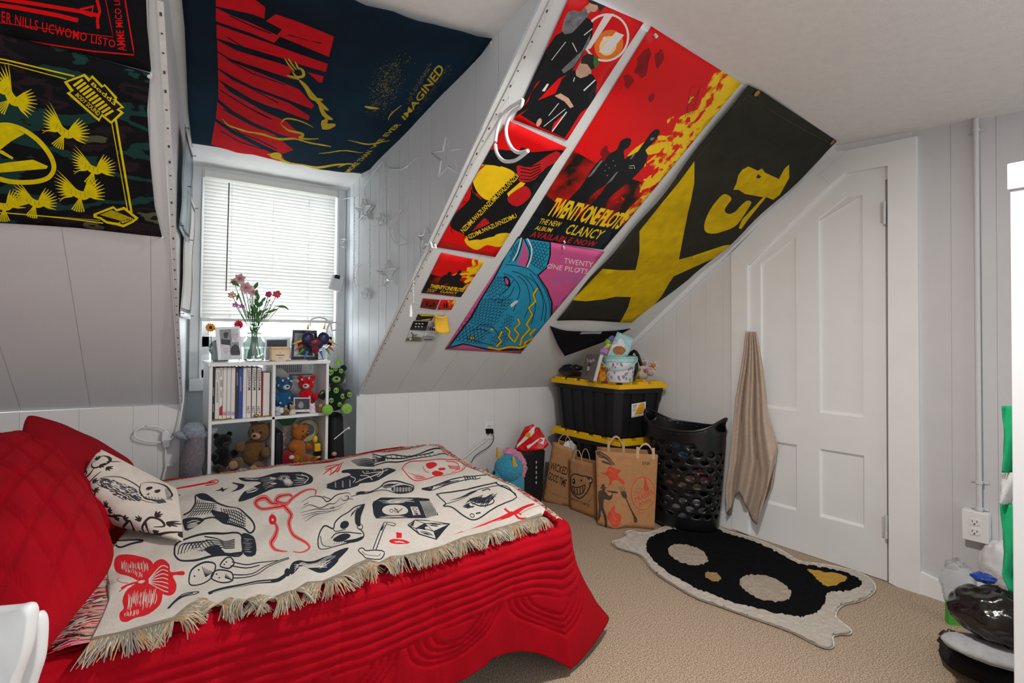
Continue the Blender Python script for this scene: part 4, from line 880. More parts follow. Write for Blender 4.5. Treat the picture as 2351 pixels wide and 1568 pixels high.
card('tiny landscape card with a figure on green ground, bottom left of the cards',[(942,760),(974,763),(965,784),(931,783)],'card_sky',[('card_field',[W_([(130,1085),(200,1065),(265,1075),(255,1110),(122,1108)])]),('poster_ink',stroke(W_([(170,1030),(190,1050),(185,1080)]),2)+stroke(W_([(180,1060),(225,1050)]),1.5)),('poster_white',[W_([(160,1080),(178,1078),(170,1100),(155,1100)])])])
card('tiny pale card with a dark round swirl, bottom right of the cards',[(977,764),(1006,765),(996,783),(966,783)],'card_sky',[('poster_grey',ring(W_([(325,1080)])[0],13,4,1.4,0,16)+ring(W_([(325,1085)])[0],8,2,1.2,0,12)+[W_([(275,1090),(375,1085),(360,1100),(290,1102)])])])
t=thing('sticky_note','yellow sticky note curling off the slope beside the tiny cards','note',onp((1010,740),SL))
mb=MB(); A1=[onp(p,SL) for p in ((996,721),(1026,721),(1028,746),(994,745))]
mb.grid(lambda a,b: bil(A1,a,b)+sn*(.004+.045*b*b+.015*math.sin(a*3)),8,8); mb.build('note',mat('sticky_yellow','#eebd3c',.6,.05,20),t,solid=.0006)
mb=MB(); A1=[onp(p,SL) for p in ((990,742),(1022,752),(1031,748),(1000,738))]; mb.grid(lambda a,b: bil(A1,a,b)+sn*(.03+.004*a),3,3); mb.build('backing_strip','poster_white',t,solid=.0004)
# --- black bandana pinned at its three corners
BD=plane3(onp((1260,748),SL)+sn*.004,onp((1450,755),SL)+sn*.004,onp((1297,818),SL)+sn*.06)
mat('bandana_black','#17171a',.9,.15,30,.5,400,spec=.1); mat('bandana_print','#b9b6b2',.8)
q=smo([(1262,748),(1300,758),(1360,762),(1410,760),(1449,753)],3)+smo([(1449,753),(1400,778),(1350,798),(1297,818)],2)[1:-1]+smo([(1297,818),(1280,790),(1262,748)],2)[:-1]
bk=K(1250,740,5.407)
poster('black bandana with a small pale printed line, folded to a triangle under the olive flag',q,[('bandana_print',[bk([(440+k*22,150),(455+k*22,151),(480+k*22,120),(465+k*22,119)]) for k in range(12)])],'bandana_black',[(1449,754)],.03,lambda a,b:.006*math.sin(12*a+9*b),0,'bandana','bandana',BD,solid=.001)
# --- camouflage flag on the left slope
mat('camo','#1b211c',.9,0,3.2,.4,500,col2='#3c4638',band=(.46,.52),spec=.1,stretch=(1,1.8,1.8)); camo_m=MT['camo']
nt=camo_m.node_tree; cr=[n for n in nt.nodes if n.type=='VALTORGB'][0]; cr.color_ramp.interpolation='CONSTANT'
cr.color_ramp.elements[0].position=0; cr.color_ramp.elements[0].color=lin('#17181b')
cr.color_ramp.elements[1].position=.41; cr.color_ramp.elements[1].color=lin('#20403c')
for p_,c_ in ((.465,'#17181b'),(.52,'#2a2024'),(.555,'#17191b'),(.585,'#56573f'),(.625,'#1a1c1d'),(.66,'#20403c')):
    e=cr.color_ramp.elements.new(p_); e.color=lin(c_)
mat('camo_yellow','#e6d20e',.8,.1,60,.3,400,spec=.1)
L=[]; cy='camo_yellow'; ck_='poster_ink'
L.append((cy,stroke(Q_([(-60,330),(30,345),(450,445)]),3.4)+stroke(Q_([(-60,350),(60,372),(400,462)]),2.2)+stroke(Q_([(695,710),(790,1270)]),5)+stroke(Q_([(672,735),(765,1250)]),2.4)+stroke(Q_([(620,1333),(380,1305),(-60,1262)]),2.6)+stroke(Q_([(600,1318),(0,1270)]),1.2)))
def plaque(o,i,bars,tx):
    L.append((cy,[Q_(o)])); L.append((ck_,[Q_(i)])); L.append((cy,stroke(Q_(i+[i[0]]),1.2)))
    (a,b,c,d),n=bars; a,b,c,d=map(np.array,(a,b,c,d))
    for k in range(n):
        t=(k+.15)/n; t2=(k+.75)/n; p=[a+(b-a)*t,a+(b-a)*t2,d+(c-d)*t2,d+(c-d)*t]; L.append((cy,[Q_([tuple(v) for v in p])]))
    for s,qd in tx: L.append((cy,txt(s,Q_(qd),.02)))
plaque([(385,478),(510,430),(540,460),(555,438),(620,505),(628,492),(705,575),(700,590),(748,640),(715,645),(745,670),(668,738),(612,690),(595,722),(400,545),(425,535)],[(405,480),(505,445),(535,478),(555,455),(612,515),(630,505),(690,580),(685,592),(728,632),(700,650),(725,668),(668,722),(612,675),(592,705),(420,545),(445,532)],(((435,495),(640,695),(690,665),(490,455)),11),[('BODY SOUND',[(450,560),(590,690),(605,665),(470,545)]),('Bodd3',[(545,495),(690,630),(700,600),(560,480)])])
plaque([(560,1280),(680,1232),(702,1250),(745,1235),(832,1300),(805,1325),(742,1356),(700,1345),(640,1335),(600,1310),(562,1300)],[(580,1283),(680,1245),(700,1262),(745,1250),(812,1302),(790,1320),(740,1342),(700,1332),(640,1322),(605,1300),(580,1295)],(((600,1285),(730,1320),(790,1300),(670,1255)),12),[('breach',[(700,1345),(800,1312),(795,1295),(690,1328)])])
# emblem disc
L.append((cy,ring(Q_([(130,905)])[0],-74,74,0.1) and stroke(Q_(smo([(-120,900),(-60,780),(20,735),(130,760),(230,830),(300,920),(325,1000),(290,1060),(200,1085),(60,1080),(-60,1040)],4)),11)))
L.append((cy,[Q_([(-20,735),(60,740),(150,790),(70,835),(0,890),(-40,880)]),Q_([(0,972),(60,962),(200,948),(290,990),(280,1005),(0,1025)]),Q_([(0,888),(18,890),(85,935),(75,945),(0,905)])]))
def bird(c,ang,sz,flip=1):
    ca,sa=math.cos(ang),math.sin(ang)
    def tr(pts): return Q_([(c[0]+sz*(x*ca-y*flip*sa),c[1]+sz*(x*sa+y*flip*ca)) for x,y in pts])
    L.append((cy,[tr(smo([(-.55,-.05),(-.35,-.12),(-.15,-.02),(.1,-.05),(.35,.05),(.2,.2),(-.05,.2),(-.3,.1),(-.5,.05)],3,True))]))
    for k in range(9):
        a=2.6+.14*k; l=.95-.03*k; x0,y0=-.1+.02*k,-.05; L.append((cy,[tr([(x0,y0),(x0+.5*l*math.cos(-a)-.03,y0-.5*l*math.sin(a)-.04),(x0+l*math.cos(a),y0-l*math.sin(a)),(x0+.55*l*math.cos(a)+.05,y0-.55*l*math.sin(a)+.05)])]))
    for k in range(9):
        a=.15+.16*k; l=.8-.02*abs(k-4); x0,y0=.1,0.05; L.append((cy,stroke(tr([(x0,y0),(x0+l*.6*math.cos(a),y0-l*.6*math.sin(a)+.08),(x0+l*math.cos(a),y0-l*math.sin(a)+.1)]),[1.,3.4*sz/150+1,.8])))
    for k in range(6):
        a=-1.1-.16*k; L.append((cy,stroke(tr([(.05,.12),(.05+.5*math.cos(a),.12-.5*math.sin(a))]),[1,3.2])))
    L.append((cy,stroke(tr([(-.25,.12),(-.5,.35),(-.62,.36)]),1.4)+stroke(tr([(-.5,.35),(-.55,.45)]),1.2)))
    for k in range(4): L.append((ck_,stroke(tr([(-.3+.15*k,-.02),(-.25+.15*k,.12)]),.7)))
bird((390,770),.55,190); bird((560,1000),.35,170); bird((80,560),.9,200); bird((480,1150),.25,190); bird((210,1200),.35,170); bird((20,1220),.1,170)
t=poster('camouflage flag printed with yellow birds, ring emblem and plaques on the left slope',[(-60,48),(345,165),(338,250),(345,370),(355,470),(372,540),(180,522),(-60,506)],L,'camo',[(344,167),(371,541)],.05,lambda a,b:.004*math.sin(9*a+6*b)+.006,.006,'flag','flag',solid=.001)
# --- black flag with red lettering above it
L=[]; rd_='poster_red'
L.append((rd_,stroke(Q_([(-60,205),(300,260),(560,300),(805,325),(800,290),(745,-40)]),3.2)+stroke(Q_([(-60,125),(200,155),(520,195),(680,215),(665,140),(628,-40)]),1.8)+stroke(Q_([(-60,20),(100,40),(350,85),(470,115)]),10)+stroke(Q_([(-60,-20),(200,15),(480,60),(590,85)]),9)+stroke(Q_([(575,-40),(600,60),(585,110),(590,165)]),7)+stroke(Q_([(480,50),(560,30),(550,90),(500,70)]),6)))
L.append((rd_,txt('ROER NILLS UCWOMO LISTO',Q_([(-70,110),(690,282),(695,235),(-70,40)]),.01,1.1)+txt('AMME MICO LISA',Q_([(760,300),(712,-60),(680,-60),(705,300)]),.01,1.05)))
poster('black flag with red lettering, over the camouflage flag on the left slope',[(-60,-60),(333,-60),(338,60),(347,160),(345,165),(180,118),(-60,60)],L,'bandana_black',[],.06,lambda a,b:.006*math.sin(7*a+5*b),.014,'flag','flag',solid=.001)
# --- big dark cloth across the dormer ceiling
mat('banner_navy','#173448',.9,0,1.2,.4,500,col2='#151c26',band=(.35,.65),spec=.1); mat('banner_red','#cf1620',.85,.06,20,.3,500,spec=.1); mat('banner_yellow','#cdb02a',.85,.15,60,.3,500,spec=.1)
L=[]; br_='banner_red'; by_='banner_yellow'; bn='banner_navy'
def redband(pts): L.append((br_,[T_(pts)]))
redband([(300,-40),(560,-40),(655,20),(650,105),(560,75),(300,10)])
redband([(300,20),(405,75),(560,140),(740,225),(775,180),(660,120),(730,65),(900,120),(1150,235),(1112,380),(760,235),(720,285),(560,210),(300,120)])
redband([(305,145),(500,215),(720,300),(1105,430),(1090,488),(880,420),(560,320),(305,250)])
redband([(310,265),(450,335),(760,430),(1075,520),(1060,575),(900,560),(640,480),(400,400),(312,350)])
redband([(312,360),(420,425),(700,540),(900,620),(1005,735),(990,765),(800,700),(560,600),(315,480)])
redband([(316,490),(420,560),(640,650),(820,730),(975,820),(965,855),(760,780),(560,700),(316,560)])
redband([(318,565),(400,650),(520,720),(640,780),(810,870),(915,985),(880,1010),(760,960),(560,870),(420,790),(318,700)])
redband([(310,720),(420,820),(560,900),(720,960),(860,1085),(780,1110),(620,1040),(440,940),(300,840)])
redband([(295,860),(420,960),(560,1040),(790,1140),(790,1195),(600,1160),(420,1090),(265,1035)])
for P in ([(380,240),(560,340),(760,420)],[(820,215),(1060,285)],[(380,520),(560,620),(750,730)],[(330,640),(520,760),(700,850)],[(350,770),(500,870),(640,930)],[(340,850),(480,960),(600,1010),(740,1070)],[(330,930),(480,1020),(640,1080)],[(400,80),(560,160),(700,215)],[(380,410),(560,500),(800,590)]): L.append((bn,stroke(T_(P),2.6)))
def yb(P,w,tp=True): L.append((by_,stroke(T_(smo(P,4)),w,tp)))
# reaching arms in yellow
L.append((bn,[T_([(880,420),(1040,560),(1400,650),(1400,760),(1100,720),(950,600),(820,520)])]))
for P,w in (([(795,390),(830,440),(865,480)],4),([(820,385),(850,430),(880,470)],4),([(868,405),(885,440),(900,470)],4),([(850,480),(880,525),(930,515),(920,470),(880,450)],7),([(810,515),(860,530),(900,545)],6),([(900,550),(950,600),(1000,680),(1070,700)],11),([(960,600),(1050,730),(1110,780)],9),([(1040,730),(1080,810),(1140,850)],10),([(1070,850),(1090,900),(1160,895)],16),([(1100,830),(1070,920)],10),([(765,885),(800,850),(880,855),(1000,905)],4),([(770,890),(830,940),(930,970),(900,1000),(1040,990)],6),([(345,840),(400,900),(520,945),(640,965),(760,1000),(880,1010)],4),([(540,950),(700,985),(860,1005),(990,1030)],4),([(670,1115),(720,1120),(800,1170),(960,1210),(1100,1200),(1270,1180)],7),([(690,1120),(740,1125),(770,1140)],18),([(900,1010),(1000,1030),(1130,1055)],4),([(1250,1005),(1400,1030),(1550,1010)],3),([(1040,1105),(1200,1090),(1360,1090)],2.5),([(1540,855),(1560,810),(1635,740)],2.5),([(1180,1210),(1250,1180),(1300,1185)],3),([(1370,745),(1420,755),(1470,765)],6)): yb(P,w)
random.seed(9)
sp_=[]
for k in range(650):
    y=random.triangular(350,860,560); x=1530+random.gauss(0,50)-(y-560)*.22+ (60 if y<430 else 0); r=random.choice([.35,.45,.6,.9]); sp_.append(disc(T_([(x,y)])[0],r,r*.8,0,5))
for k in range(160):
    t=random.random(); x=1850-t*170+random.gauss(0,10); y=440+t*270+random.gauss(0,12); sp_.append(disc(T_([(x,y)])[0],random.choice([.5,.8]),.5,0,5))
    x=1990-t*260+random.gauss(0,16); y=450+t*370+random.gauss(0,16); sp_.append(disc(T_([(x,y)])[0],.5,.4,0,5))
L.append((by_,sp_))
a0=np.array([1250.,1243.]); 
L.append((by_,txt('IMAGINED',T_([(1660,850),(1950,490),(1900,440),(1635,820)]),.02)+txt('WE EVER',T_([(1445,1065),(1635,880),(1600,870),(1405,1065)]),.02)+txt('MORE THAN',T_([(1265,1243),(1430,1085),(1390,1075),(1225,1243)]),.02)))
def bwarp(a,b): return -.0
DB=(DC[0],DC[1])
q=[(1130,85),(1060,185),(1000,262),(930,335),(880,372),(830,397),(790,398),(700,385),(600,362),(500,338),(440,326),(432,250),(428,150),(424,60),(412,-60),(700,-60),(840,0),(960,38),(1060,68)]
def bw_(a,b): return .006+.012*math.sin(2.5*a+1)*math.sin(3*b)+.003*math.sin(30*b+6*a)+.002*math.sin(47*b-9*a)
t=poster('navy cloth banner with red bands and yellow hands on the dormer ceiling',q,L,'banner_navy',[(1127,90),(832,395),(441,326)],.04,bw_,.012,'cloth_banner','banner',DB,solid=.001)
# --- paper prints pinned along the left cheek of the dormer
LC=plane3((-.015,1.2,2.2),(.192,3.09,.79),(.237,3.35,1.2)); cn_=np.array(LC[0]); cn_=cn_ if cn_@C0-LC[1]>0 else -cn_
mat('print_blue','#8ea6b2',.4,.2,8); mat('print_black','#1a1c1f',.5)
for lab,(y0,y1,z0,z1),b_ in (('upper curled paper print pinned along the left dormer wall',(2.45,2.85,1.6,2.02),'print_blue'),('lower curled paper print pinned along the left dormer wall',(2.7,3.2,1.25,1.85),'poster_white')):
    t=thing('paper_print',lab,'poster',(.15,y0,z0),'prints on the left dormer wall'); mb=MB()
    def fn(a,b): 
        y=y0+(y1-y0)*a; z=z0+(z1-z0)*b; x=(LC[1]-LC[0][1]*y-LC[0][2]*z)/LC[0][0]; return np.array([x,y,z])+cn_*(.004+.012*max(0,a*2-1)**2*(1-b*.5)+.004*math.sin(6*b)**2)
    mb.grid(fn,16,16); mb.build('sheet',b_,t,solid=.0006)
    mb=MB()
    def fe(a,b): return np.array(fn(.06+.88*a,.05+.9*b))+cn_*.002
    mb.grid(lambda a,b:fe(a,b*.03),16,1); mb.grid(lambda a,b:fe(a,.97+b*.03),16,1); mb.grid(lambda a,b:fe(a*.03,b),1,16); mb.grid(lambda a,b:fe(.97+a*.03,b),1,16); mb.build('border','print_black',t,fixn=False)
    for a,b in ((.03,.97),(.97,.97),(.03,.03),(.97,.03)):
        q_=np.array(fn(a,b)); mb=MB(); mb.tube([q_,q_+cn_*.012,q_+cn_*.014],[.0015,.0015,.005],8); mb.build('push_pin','print_black',t)
# ================================================================ rug
RG=K(1380,1180,3.617)
def pile(n,c,**k): 
    m=mat(n,c,.95,.22,400,1.,700,spec=.05); return m
pile('rug_black','#17171a'); pile('rug_cream','#bdb0a0'); pile('rug_border','#d3cbbf'); pile('rug_yellow','#cfa64e'); pile('rug_tan','#b39468'); mat('rug_edge','#dfd9cf',.9,.05,90,.4,500)
o=smo([(100,235),(150,222),(215,190),(205,160),(250,145),(330,165),(440,150),(590,85),(640,95),(900,90),(1060,150),(1300,220),(1500,310),(1640,395),(1800,420),(2000,455),(2180,510),(2265,590),(2250,650),(2150,710),(2010,745),(1950,800),(1950,870),(2060,960),(2050,990),(1990,985),(1915,1010),(1920,1085),(1880,1102),(1780,1070),(1560,960),(1250,850),(1000,760),(800,690),(600,580),(440,470),(360,370),(290,320),(140,275)],4,True)
inner=smo([(400,210),(500,160),(620,130),(900,115),(1060,170),(1300,245),(1480,335),(1640,415),(1850,450),(2050,500),(2160,565),(2130,620),(1990,650),(1880,660),(1860,740),(1800,820),(1680,860),(1560,850),(1300,790),(1080,735),(880,660),(700,580),(500,450),(390,330),(378,270)],4,True)
random.seed(4)
def rough(P,a): return [(x+random.uniform(-a,a),y+random.uniform(-a,a)) for x,y in P]
L=[('rug_black',[RG(rough(smo(inner,2,True),4))])]
L.append(('rug_cream',[RG(rough(disc((722,345),172,78,.28,60),3)),RG(rough(disc((1365,622),222,98,.30,60),3))]))
L.append(('rug_tan',[RG(rough(disc((930,528),72,36,.3,24),3))])); L.append(('rug_yellow',[RG(rough(smo([(1715,462),(1860,490),(2025,520),(2030,560),(1950,600),(1860,605),(1790,540)],4,True),3))]))
t=thing('rug','black shag rug with cream border and ovals, in front of the white door','rug',onp((1700,1340),PZ(0)))
random.seed(8)
sheet('rug_pile',RG(o),PZ(0),L,'rug_border',.011,lambda a,b: random.uniform(-.004,.005),.016,.008,t)
mb=MB(); P=[onp(p,PZ(.008)) for p in RG(o)]; mb.tube(P+[P[0]],.008,8); mb.build('binding','rug_edge',t)
# ================================================================ storage boxes
mat('bin_black','#17181b',.45,.12,20,.1,200,spec=.35); mat('bin_yellow','#e0b010',.4,.05,14,spec=.4); mat('sticker_white','#e2e0dc',.5); mat('sticker_orange','#e0a016',.5); mat('sticker_print','#8b3a2a',.5)
def tote(q,z0,z1,label,sticker=False):
    t=thing('storage_bin',label,'storage box',((q[0][0]+q[2][0])/2,(q[0][1]+q[2][1])/2,z0),'black storage bins with yellow lids')
    c=np.array([[p[0],p[1]] for p in q]); cc=c.mean(0)
    def loop(sc,z,rib):
        out=[]
        for i in range(4):
            a=cc+(c[i]-cc)*sc; b=cc+(c[(i+1)%4]-cc)*sc; L=np.linalg.norm(b-a); n=np.array([b[1]-a[1],a[0]-b[0]])/L
            if n@((a+b)/2-cc)<0: n=-n
            k=5 if L>.45 else 3
            for j in range(k):
                for f,d in ((.0,0),(.18,0),(.22,1),(.80,1),(.84,0)):
                    s=(j+f)/k; s=.06+.88*s; p=a+(b-a)*s-n*(rib*d); out.append((p[0],p[1],z))
        return out
    mb=MB(); LS=[loop(.84,z0,.012),loop(.85,z0+.02,.012),loop(.93,z1-.07,.012),loop(.93,z1-.068,0),loop(.975,z1-.065,0),loop(.975,z1-.035,0)]
    n=len(LS[0]); vs=[v for l in LS for v in l]; fs=[(i*n+j,i*n+(j+1)%n,(i+1)*n+(j+1)%n,(i+1)*n+j) for i in range(len(LS)-1) for j in range(n)]+[tuple(range(n))]
    mb.add(vs,fs); mb.build('body','bin_black',t,smooth=False)
    # end handles
    for a,b in ((q[1],q[2]),(q[3],tuple(c[3]+(c[2]-c[3])*.5))):
        a=np.array(a[:2],float);b=np.array(b[:2],float); m=(a+b)/2; d=(b-a)/np.linalg.norm(b-a); nn=np.array([d[1],-d[0]]); nn=nn if nn@(m-cc)>0 else -nn
        pts=[m+d*s*.11+nn*o for s,o in ((-1,-.02),(-1,.025),(1,.025),(1,-.02))]
        mb=MB(); lo=[(p[0]-nn[0]*.0,p[1]-nn[1]*.0,z1-.10) for p in pts]; hi=[(p[0],p[1],z1-.035) for p in pts]; mb.hexa(lo,hi)
        lo2=[m+d*s*.085+nn*(o-.03) for s,o in ((-1,-.02),(-1,.02),(1,.02),(1,-.02))]; mb.hexa([(p[0],p[1],z1-.2) for p in lo2],lo); mb.build('side_handle','bin_black',t,smooth=False,bevel=.006)
    mb=MB(); cq=lambda sc,z:[(cc[0]+(p[0]-cc[0])*sc,cc[1]+(p[1]-cc[1])*sc,z) for p in c]
    mb.hexa(cq(1.,z1-.035),cq(.995,z1-.005)); 
    for i in range(4):   # raised edge lugs and rim
        a=np.array(cq(.985,z1)[i]); b=np.array(cq(.985,z1)[(i+1)%4]); a2=np.array(cq(.90,z1)[i]); b2=np.array(cq(.90,z1)[(i+1)%4]); L=np.linalg.norm(b-a); k=5 if L>.45 else 3
        for j in range(k):
            s0,s1=(j+.18)/k,(j+.78)/k; P=[a+(b-a)*s0,a+(b-a)*s1,a2+(b2-a2)*s1,a2+(b2-a2)*s0]
            mb.hexa([p-np.array([0,0,.006]) for p in P],[p+np.array([0,0,.010]) for p in P])
    mb.build('lid','bin_yellow',t,smooth=False,bevel=.003)
    return t,c,cc
Q=[(2.557,2.348),(2.51,2.98),(2.88,2.92),(2.93,2.26)]
tote(Q,0,.495,'lower black storage bin with yellow lid, on the carpet behind the paper bags')
t,c,cc=tote([(p[0],p[1]) for p in Q],.507,.865,'upper black storage bin with yellow lid and orange sticker, stacked under the pastel bucket')
BK=K(1250,740,5.407)
a,b=np.array([2.557,2.348,0.]),np.array([2.93,2.26,0.]); nn=np.array([b[1]-a[1],a[0]-b[0],0.]); nn/=np.linalg.norm(nn); nn=nn if nn@np.array([-1,-1,0])>0 else -nn
cen=np.array([cc[0],cc[1],0]); zf=lambda c_,z: cen+(c_-cen)*(.85+.08*(z-.527)/.268)+np.array([0,0,z])
fa_=plane3(zf(a,.75),zf(b,.75),zf(a,.60))
sheet('sticker',BK([(1083,1015),(1258,985),(1252,1150),(1080,1183)]),fa_,[('sticker_orange',[BK([(1180,1010),(1235,995),(1225,1120),(1110,1158)])]),('sticker_print',stroke(BK([(1095,1035),(1150,1025)]),1.6)+stroke(BK([(1095,1055),(1140,1047)]),1.6)+stroke(BK([(1240,1010),(1236,1120)]),1.2)),('bin_black',stroke(BK([(1092,1080),(1140,1072)]),1)+stroke(BK([(1092,1100),(1130,1095)]),1)+stroke(BK([(1160,1140),(1220,1128)]),1)+stroke(BK([(1085,1172),(1250,1142)]),1))],'sticker_white',0,None,.004,.002,t,kind=None)
ZT=.878
# ---- things on the lid
def at(px,z): return onp(px,PZ(z))
def fuzz(name,c,**k): return mat(name,c,.95,.25,90,1.,260,spec=.05,sheen=.2,**k)
fuzz('plush_white','#dcc9bf'); mat('pastel_mint','#9ccfcb',.35,.05,20,spec=.5); mat('bucket_white','#dcd9dc',.35,.04,20,spec=.5); mat('dot_purple','#8c6ca8',.4); mat('dot_teal','#4f9a98',.4); mat('dot_pink','#d07a9a',.4); mat('dot_grey','#7d8896',.4); mat('plastic_black','#131315',.25,.1,30,spec=.5)
bc=at((1421,878),ZT)+np.array([.055,.045,0]); t=thing('bucket','pastel bucket printed with egg spots and a mint rim, on the upper storage bin lid','bucket',bc)
s_=.105
mb=MB(); prof=[(.0,.0),(.082,.0),(.085,.004),(.104,.14),(.110,.142)]
mb.lathe(prof+[(.106,.146),(.100,.14),(.08,.006)],bc,40)
mats=['bucket_white','dot_purple','dot_teal','dot_pink','dot_grey']; random.seed(2)
for i in range(72):
    th=2*math.pi*((i*.618)%1); z=.014+.112*random.random(); r=.0835+.0205*z/.14+.0008
    rr=random.uniform(.007,.011); P=[]
    for k in range(10):
        w=2*math.pi*k/10; dt=rr*.75*math.cos(w)/r; dz_=rr*1.2*math.sin(w); zz=min(.136,max(.006,z+dz_)); R_=.085+.0195*(zz/.14)+.0008; P.append((bc[0]+R_*math.cos(th+dt),bc[1]+R_*math.sin(th+dt),bc[2]+zz))
    mb.add(P,[tuple(range(10))],1+i%4)
mb.build('bucket_body',mats,t,ang=50,fixn=False)
mb=MB(); mb.lathe([(.1035,.132),(.109,.134),(.110,.158),(.116,.160),(.116,.166),(.108,.168),(.104,.166),(.103,.14)],bc,40); rm_=mb.build('rim','pastel_mint',t,label='mint green rim')
mb=MB(); v=np.array([-.81,-.585,0]); sd=np.array([.585,-.81,0]); mb.tube([bc+sd*.118*math.cos(a)+v*(.02+.10*math.sin(a))+np.array([0,0,.155-.065*math.sin(a)]) for a in np.linspace(0,math.pi,15)],.004,8); mb.build('bail_handle','pastel_mint',rm_)
# packets standing in the bucket
ev=lambda pts,d: [onp(p,(tuple(v),float(v@(bc+v*d)))) for p in pts]
PB=(tuple(v),float(v@(bc+v*.01)))
t=thing('snack_packet','pale blue snack packet with a brown cluster picture sticking up from the bucket','packet',bc+np.array([0,0,.16]))
mat('packet_blue','#9cc8cc',.3,.05,20,spec=.5); mat('packet_brown','#a86a35',.4,.4,200)
sheet('packet',BK([(905,115),(1105,205),(1040,405),(950,470),(780,420),(845,260)]),PB,[('bucket_white',[BK(smo([(920,220),(950,200),(985,240),(1000,300),(960,330),(900,300),(850,320),(800,400),(780,400),(840,290),(910,260)],3,True))]),('packet_brown',[BK(disc((922,350),82,55,.1,16,.12))]),('dot_pink',[BK(disc((885,222),14,14)),BK(disc((1048,300),10,10))]),('dot_teal',stroke(BK([(1010,175),(1090,215)]),1)+stroke(BK([(960,145),(1000,165)]),1.2))],'packet_blue',.02,lambda a,b:.006*math.sin(20*a)*math.sin(16*b),.0,.004,t)
t=thing('gift_filler','bunched lilac, yellow and green wrapped sweets at the left of the bucket top','sweets',bc+np.array([0,0,.17]))
for p,c_,r in (((740,350),'#b48ac8',.022),((790,290),'#e6cf4a',.016),((785,240),'#7fae3a',.018),((830,200),'#6b6fae',.017),((770,370),'#c88ab0',.016)):
    mb=MB(); q=onp(BK([p])[0],(tuple(v),float(v@(bc-v*.025)))); mb.ell(q,(r,r,r*1.25),(random.random(),1,0),10,7,jit=.25); mb.build('wrapped_sweet',mat('wrap'+c_,c_,.3,.3,80,spec=.6),t,smooth=False)
# book leaning left of the bucket
t=thing('book','grey picture-cover book leaning upright on the bin lid, left of the bucket','book',at((1355,870),ZT))
mat('book_grey','#77716d',.4,.2,60); mat('page_white','#d7d2c8',.7,.05,200); mat('book_red','#a02a2a',.5)
a=at(BK([(445,690)])[0],ZT); b=at(BK([(600,728)])[0],ZT); pl=plane3(a,b,a+np.array([.03,.045,.2]))
q=BK([(525,395),(685,400),(600,728),(445,690)])
sheet('cover',q,pl,[('page_white',[BK(disc((548,575),16,32,.2)),BK([(530,460),(545,450),(550,490),(538,500)]),BK([(570,455),(600,480),(585,500),(560,485)]),BK([(600,450),(622,460),(618,490),(604,490)])]),('bin_black',[BK(disc((560,530),12,14)),BK(disc((548,612),10,8))]),('book_red',[BK(disc((530,650),10,14)),BK(disc((575,625),5,12))])],'book_grey',0,None,0,.004,t)
nb=-np.array(pl[0]) if np.array(pl[0])@(C0-a)>0 else np.array(pl[0])
P=[onp(p,pl)+nb*.004 for p in q]; mb=MB(); mb.prism([P[0]*.98+P[2]*.02,P[1],P[2],P[3]],nb*.022); mb.build('page_block','page_white',t,smooth=False)
# yellow carton behind
t=thing('snack_carton','small yellow and red carton standing between the grey book and the bucket','carton',at((1378,876),ZT)); p=at((1380,876),ZT)
mb=MB(); mb.box((p[0]+.02,p[1]+.0,ZT),(p[0]+.07,p[1]+.05,ZT+.10)); mb.build('carton',mat('carton_yellow','#dba516',.4,.0,30,col2='#b8452a',band=(.45,.6)),t,smooth=False,bevel=.002); mb=MB(); mb.box((p[0]+.018,p[1]-.002,ZT+.092),(p[0]+.072,p[1]+.052,ZT+.104)); mb.build('carton_flap','bin_yellow',t,smooth=False)
# black controller-like lump
t=thing('headset','black moulded plastic gear lying on the left corner of the upper bin lid','gadget',at((1320,868),ZT)); p=at((1322,868),ZT)+np.array([.05,.08,0])
mb=MB(); mb.ell(p+np.array([0,.0,.045]),(.07,.13,.045),(0,0,.2),24,14); mb.build('shell','plastic_black',t)
for k in range(3): mb=MB(); mb.ell(p+np.array([-.03,-.06+.06*k,.07]),(.03,.035,.025),(0,.3,0),14,8); mb.build('pad','plastic_black',t)
mb=MB(); mb.ell(p+np.array([.0,.05,.088]),(.02,.05,.008)); mb.build('badge','sticker_white',t)
t=thing('handbag','black bag with a strap behind the bucket on the bin lid','bag',bc+np.array([.1,.08,0])); p=bc+np.array([.13,.03,0])
mb=MB(); mb.ell(p+np.array([0,.03,.09]),(.05,.09,.10),(0,0,.2),20,12); mb.build('bag_body','plastic_black',t); mb=MB(); mb.tube([p+sd*(-.02+.1*k/8)+np.array([0,0,.10+.10*math.sin(math.pi*min(1,k/8*1.0))]) for k in range(9)],.012,8); mb.build('strap','plastic_black',t)
# white plush with flowers
pc=at((1492,868),ZT)+np.array([-.0,.03,.0]); t=thing('plush_toy','white fluffy flower plush slumped at the right end of the upper bin lid','plush toy',pc)
mb=MB()
for dx,dz_,r in ((-.055,.05,.045),(-.02,.06,.05),(.03,.05,.045),(-.03,.03,.05),(.07,.03,.03),(.045,.085,.03),(-.07,.03,.03)): mb.ell(pc+sd*dx*1.35+np.array([0,0,dz_*1.25]),(r*1.3,r*1.2,r*1.15),(0,0,0),18,12,jit=.06)
mb.build('body','plush_white',t)
for d,z_,c_ in ((.05,.075,'#e8862a'),(-.05,.05,'#8a9a3a'),(.0,.045,'#cf6f8f'),(-.01,.085,'#a8877c')):
    mb=MB(); mb.ell(pc+sd*d-np.array([.81,.585,0])*.062+np.array([0,0,z_*1.25]),(.016,.016,.014),(0,0,0),10,8,jit=.1); mb.build('flower_centre',fuzz('plush'+c_,c_),t)
mb=MB(); c_=pc+sd*.05-np.array([.81,.585,0])*.056+np.array([0,0,.094])
for k in range(6): a=k*math.pi/3; mb.ell(c_+sd*.022*math.cos(a)+np.array([0,0,.022*math.sin(a)]),(.011,.011,.011),(0,0,0),10,7)
mb.build('petal_ring','plush_white',t)
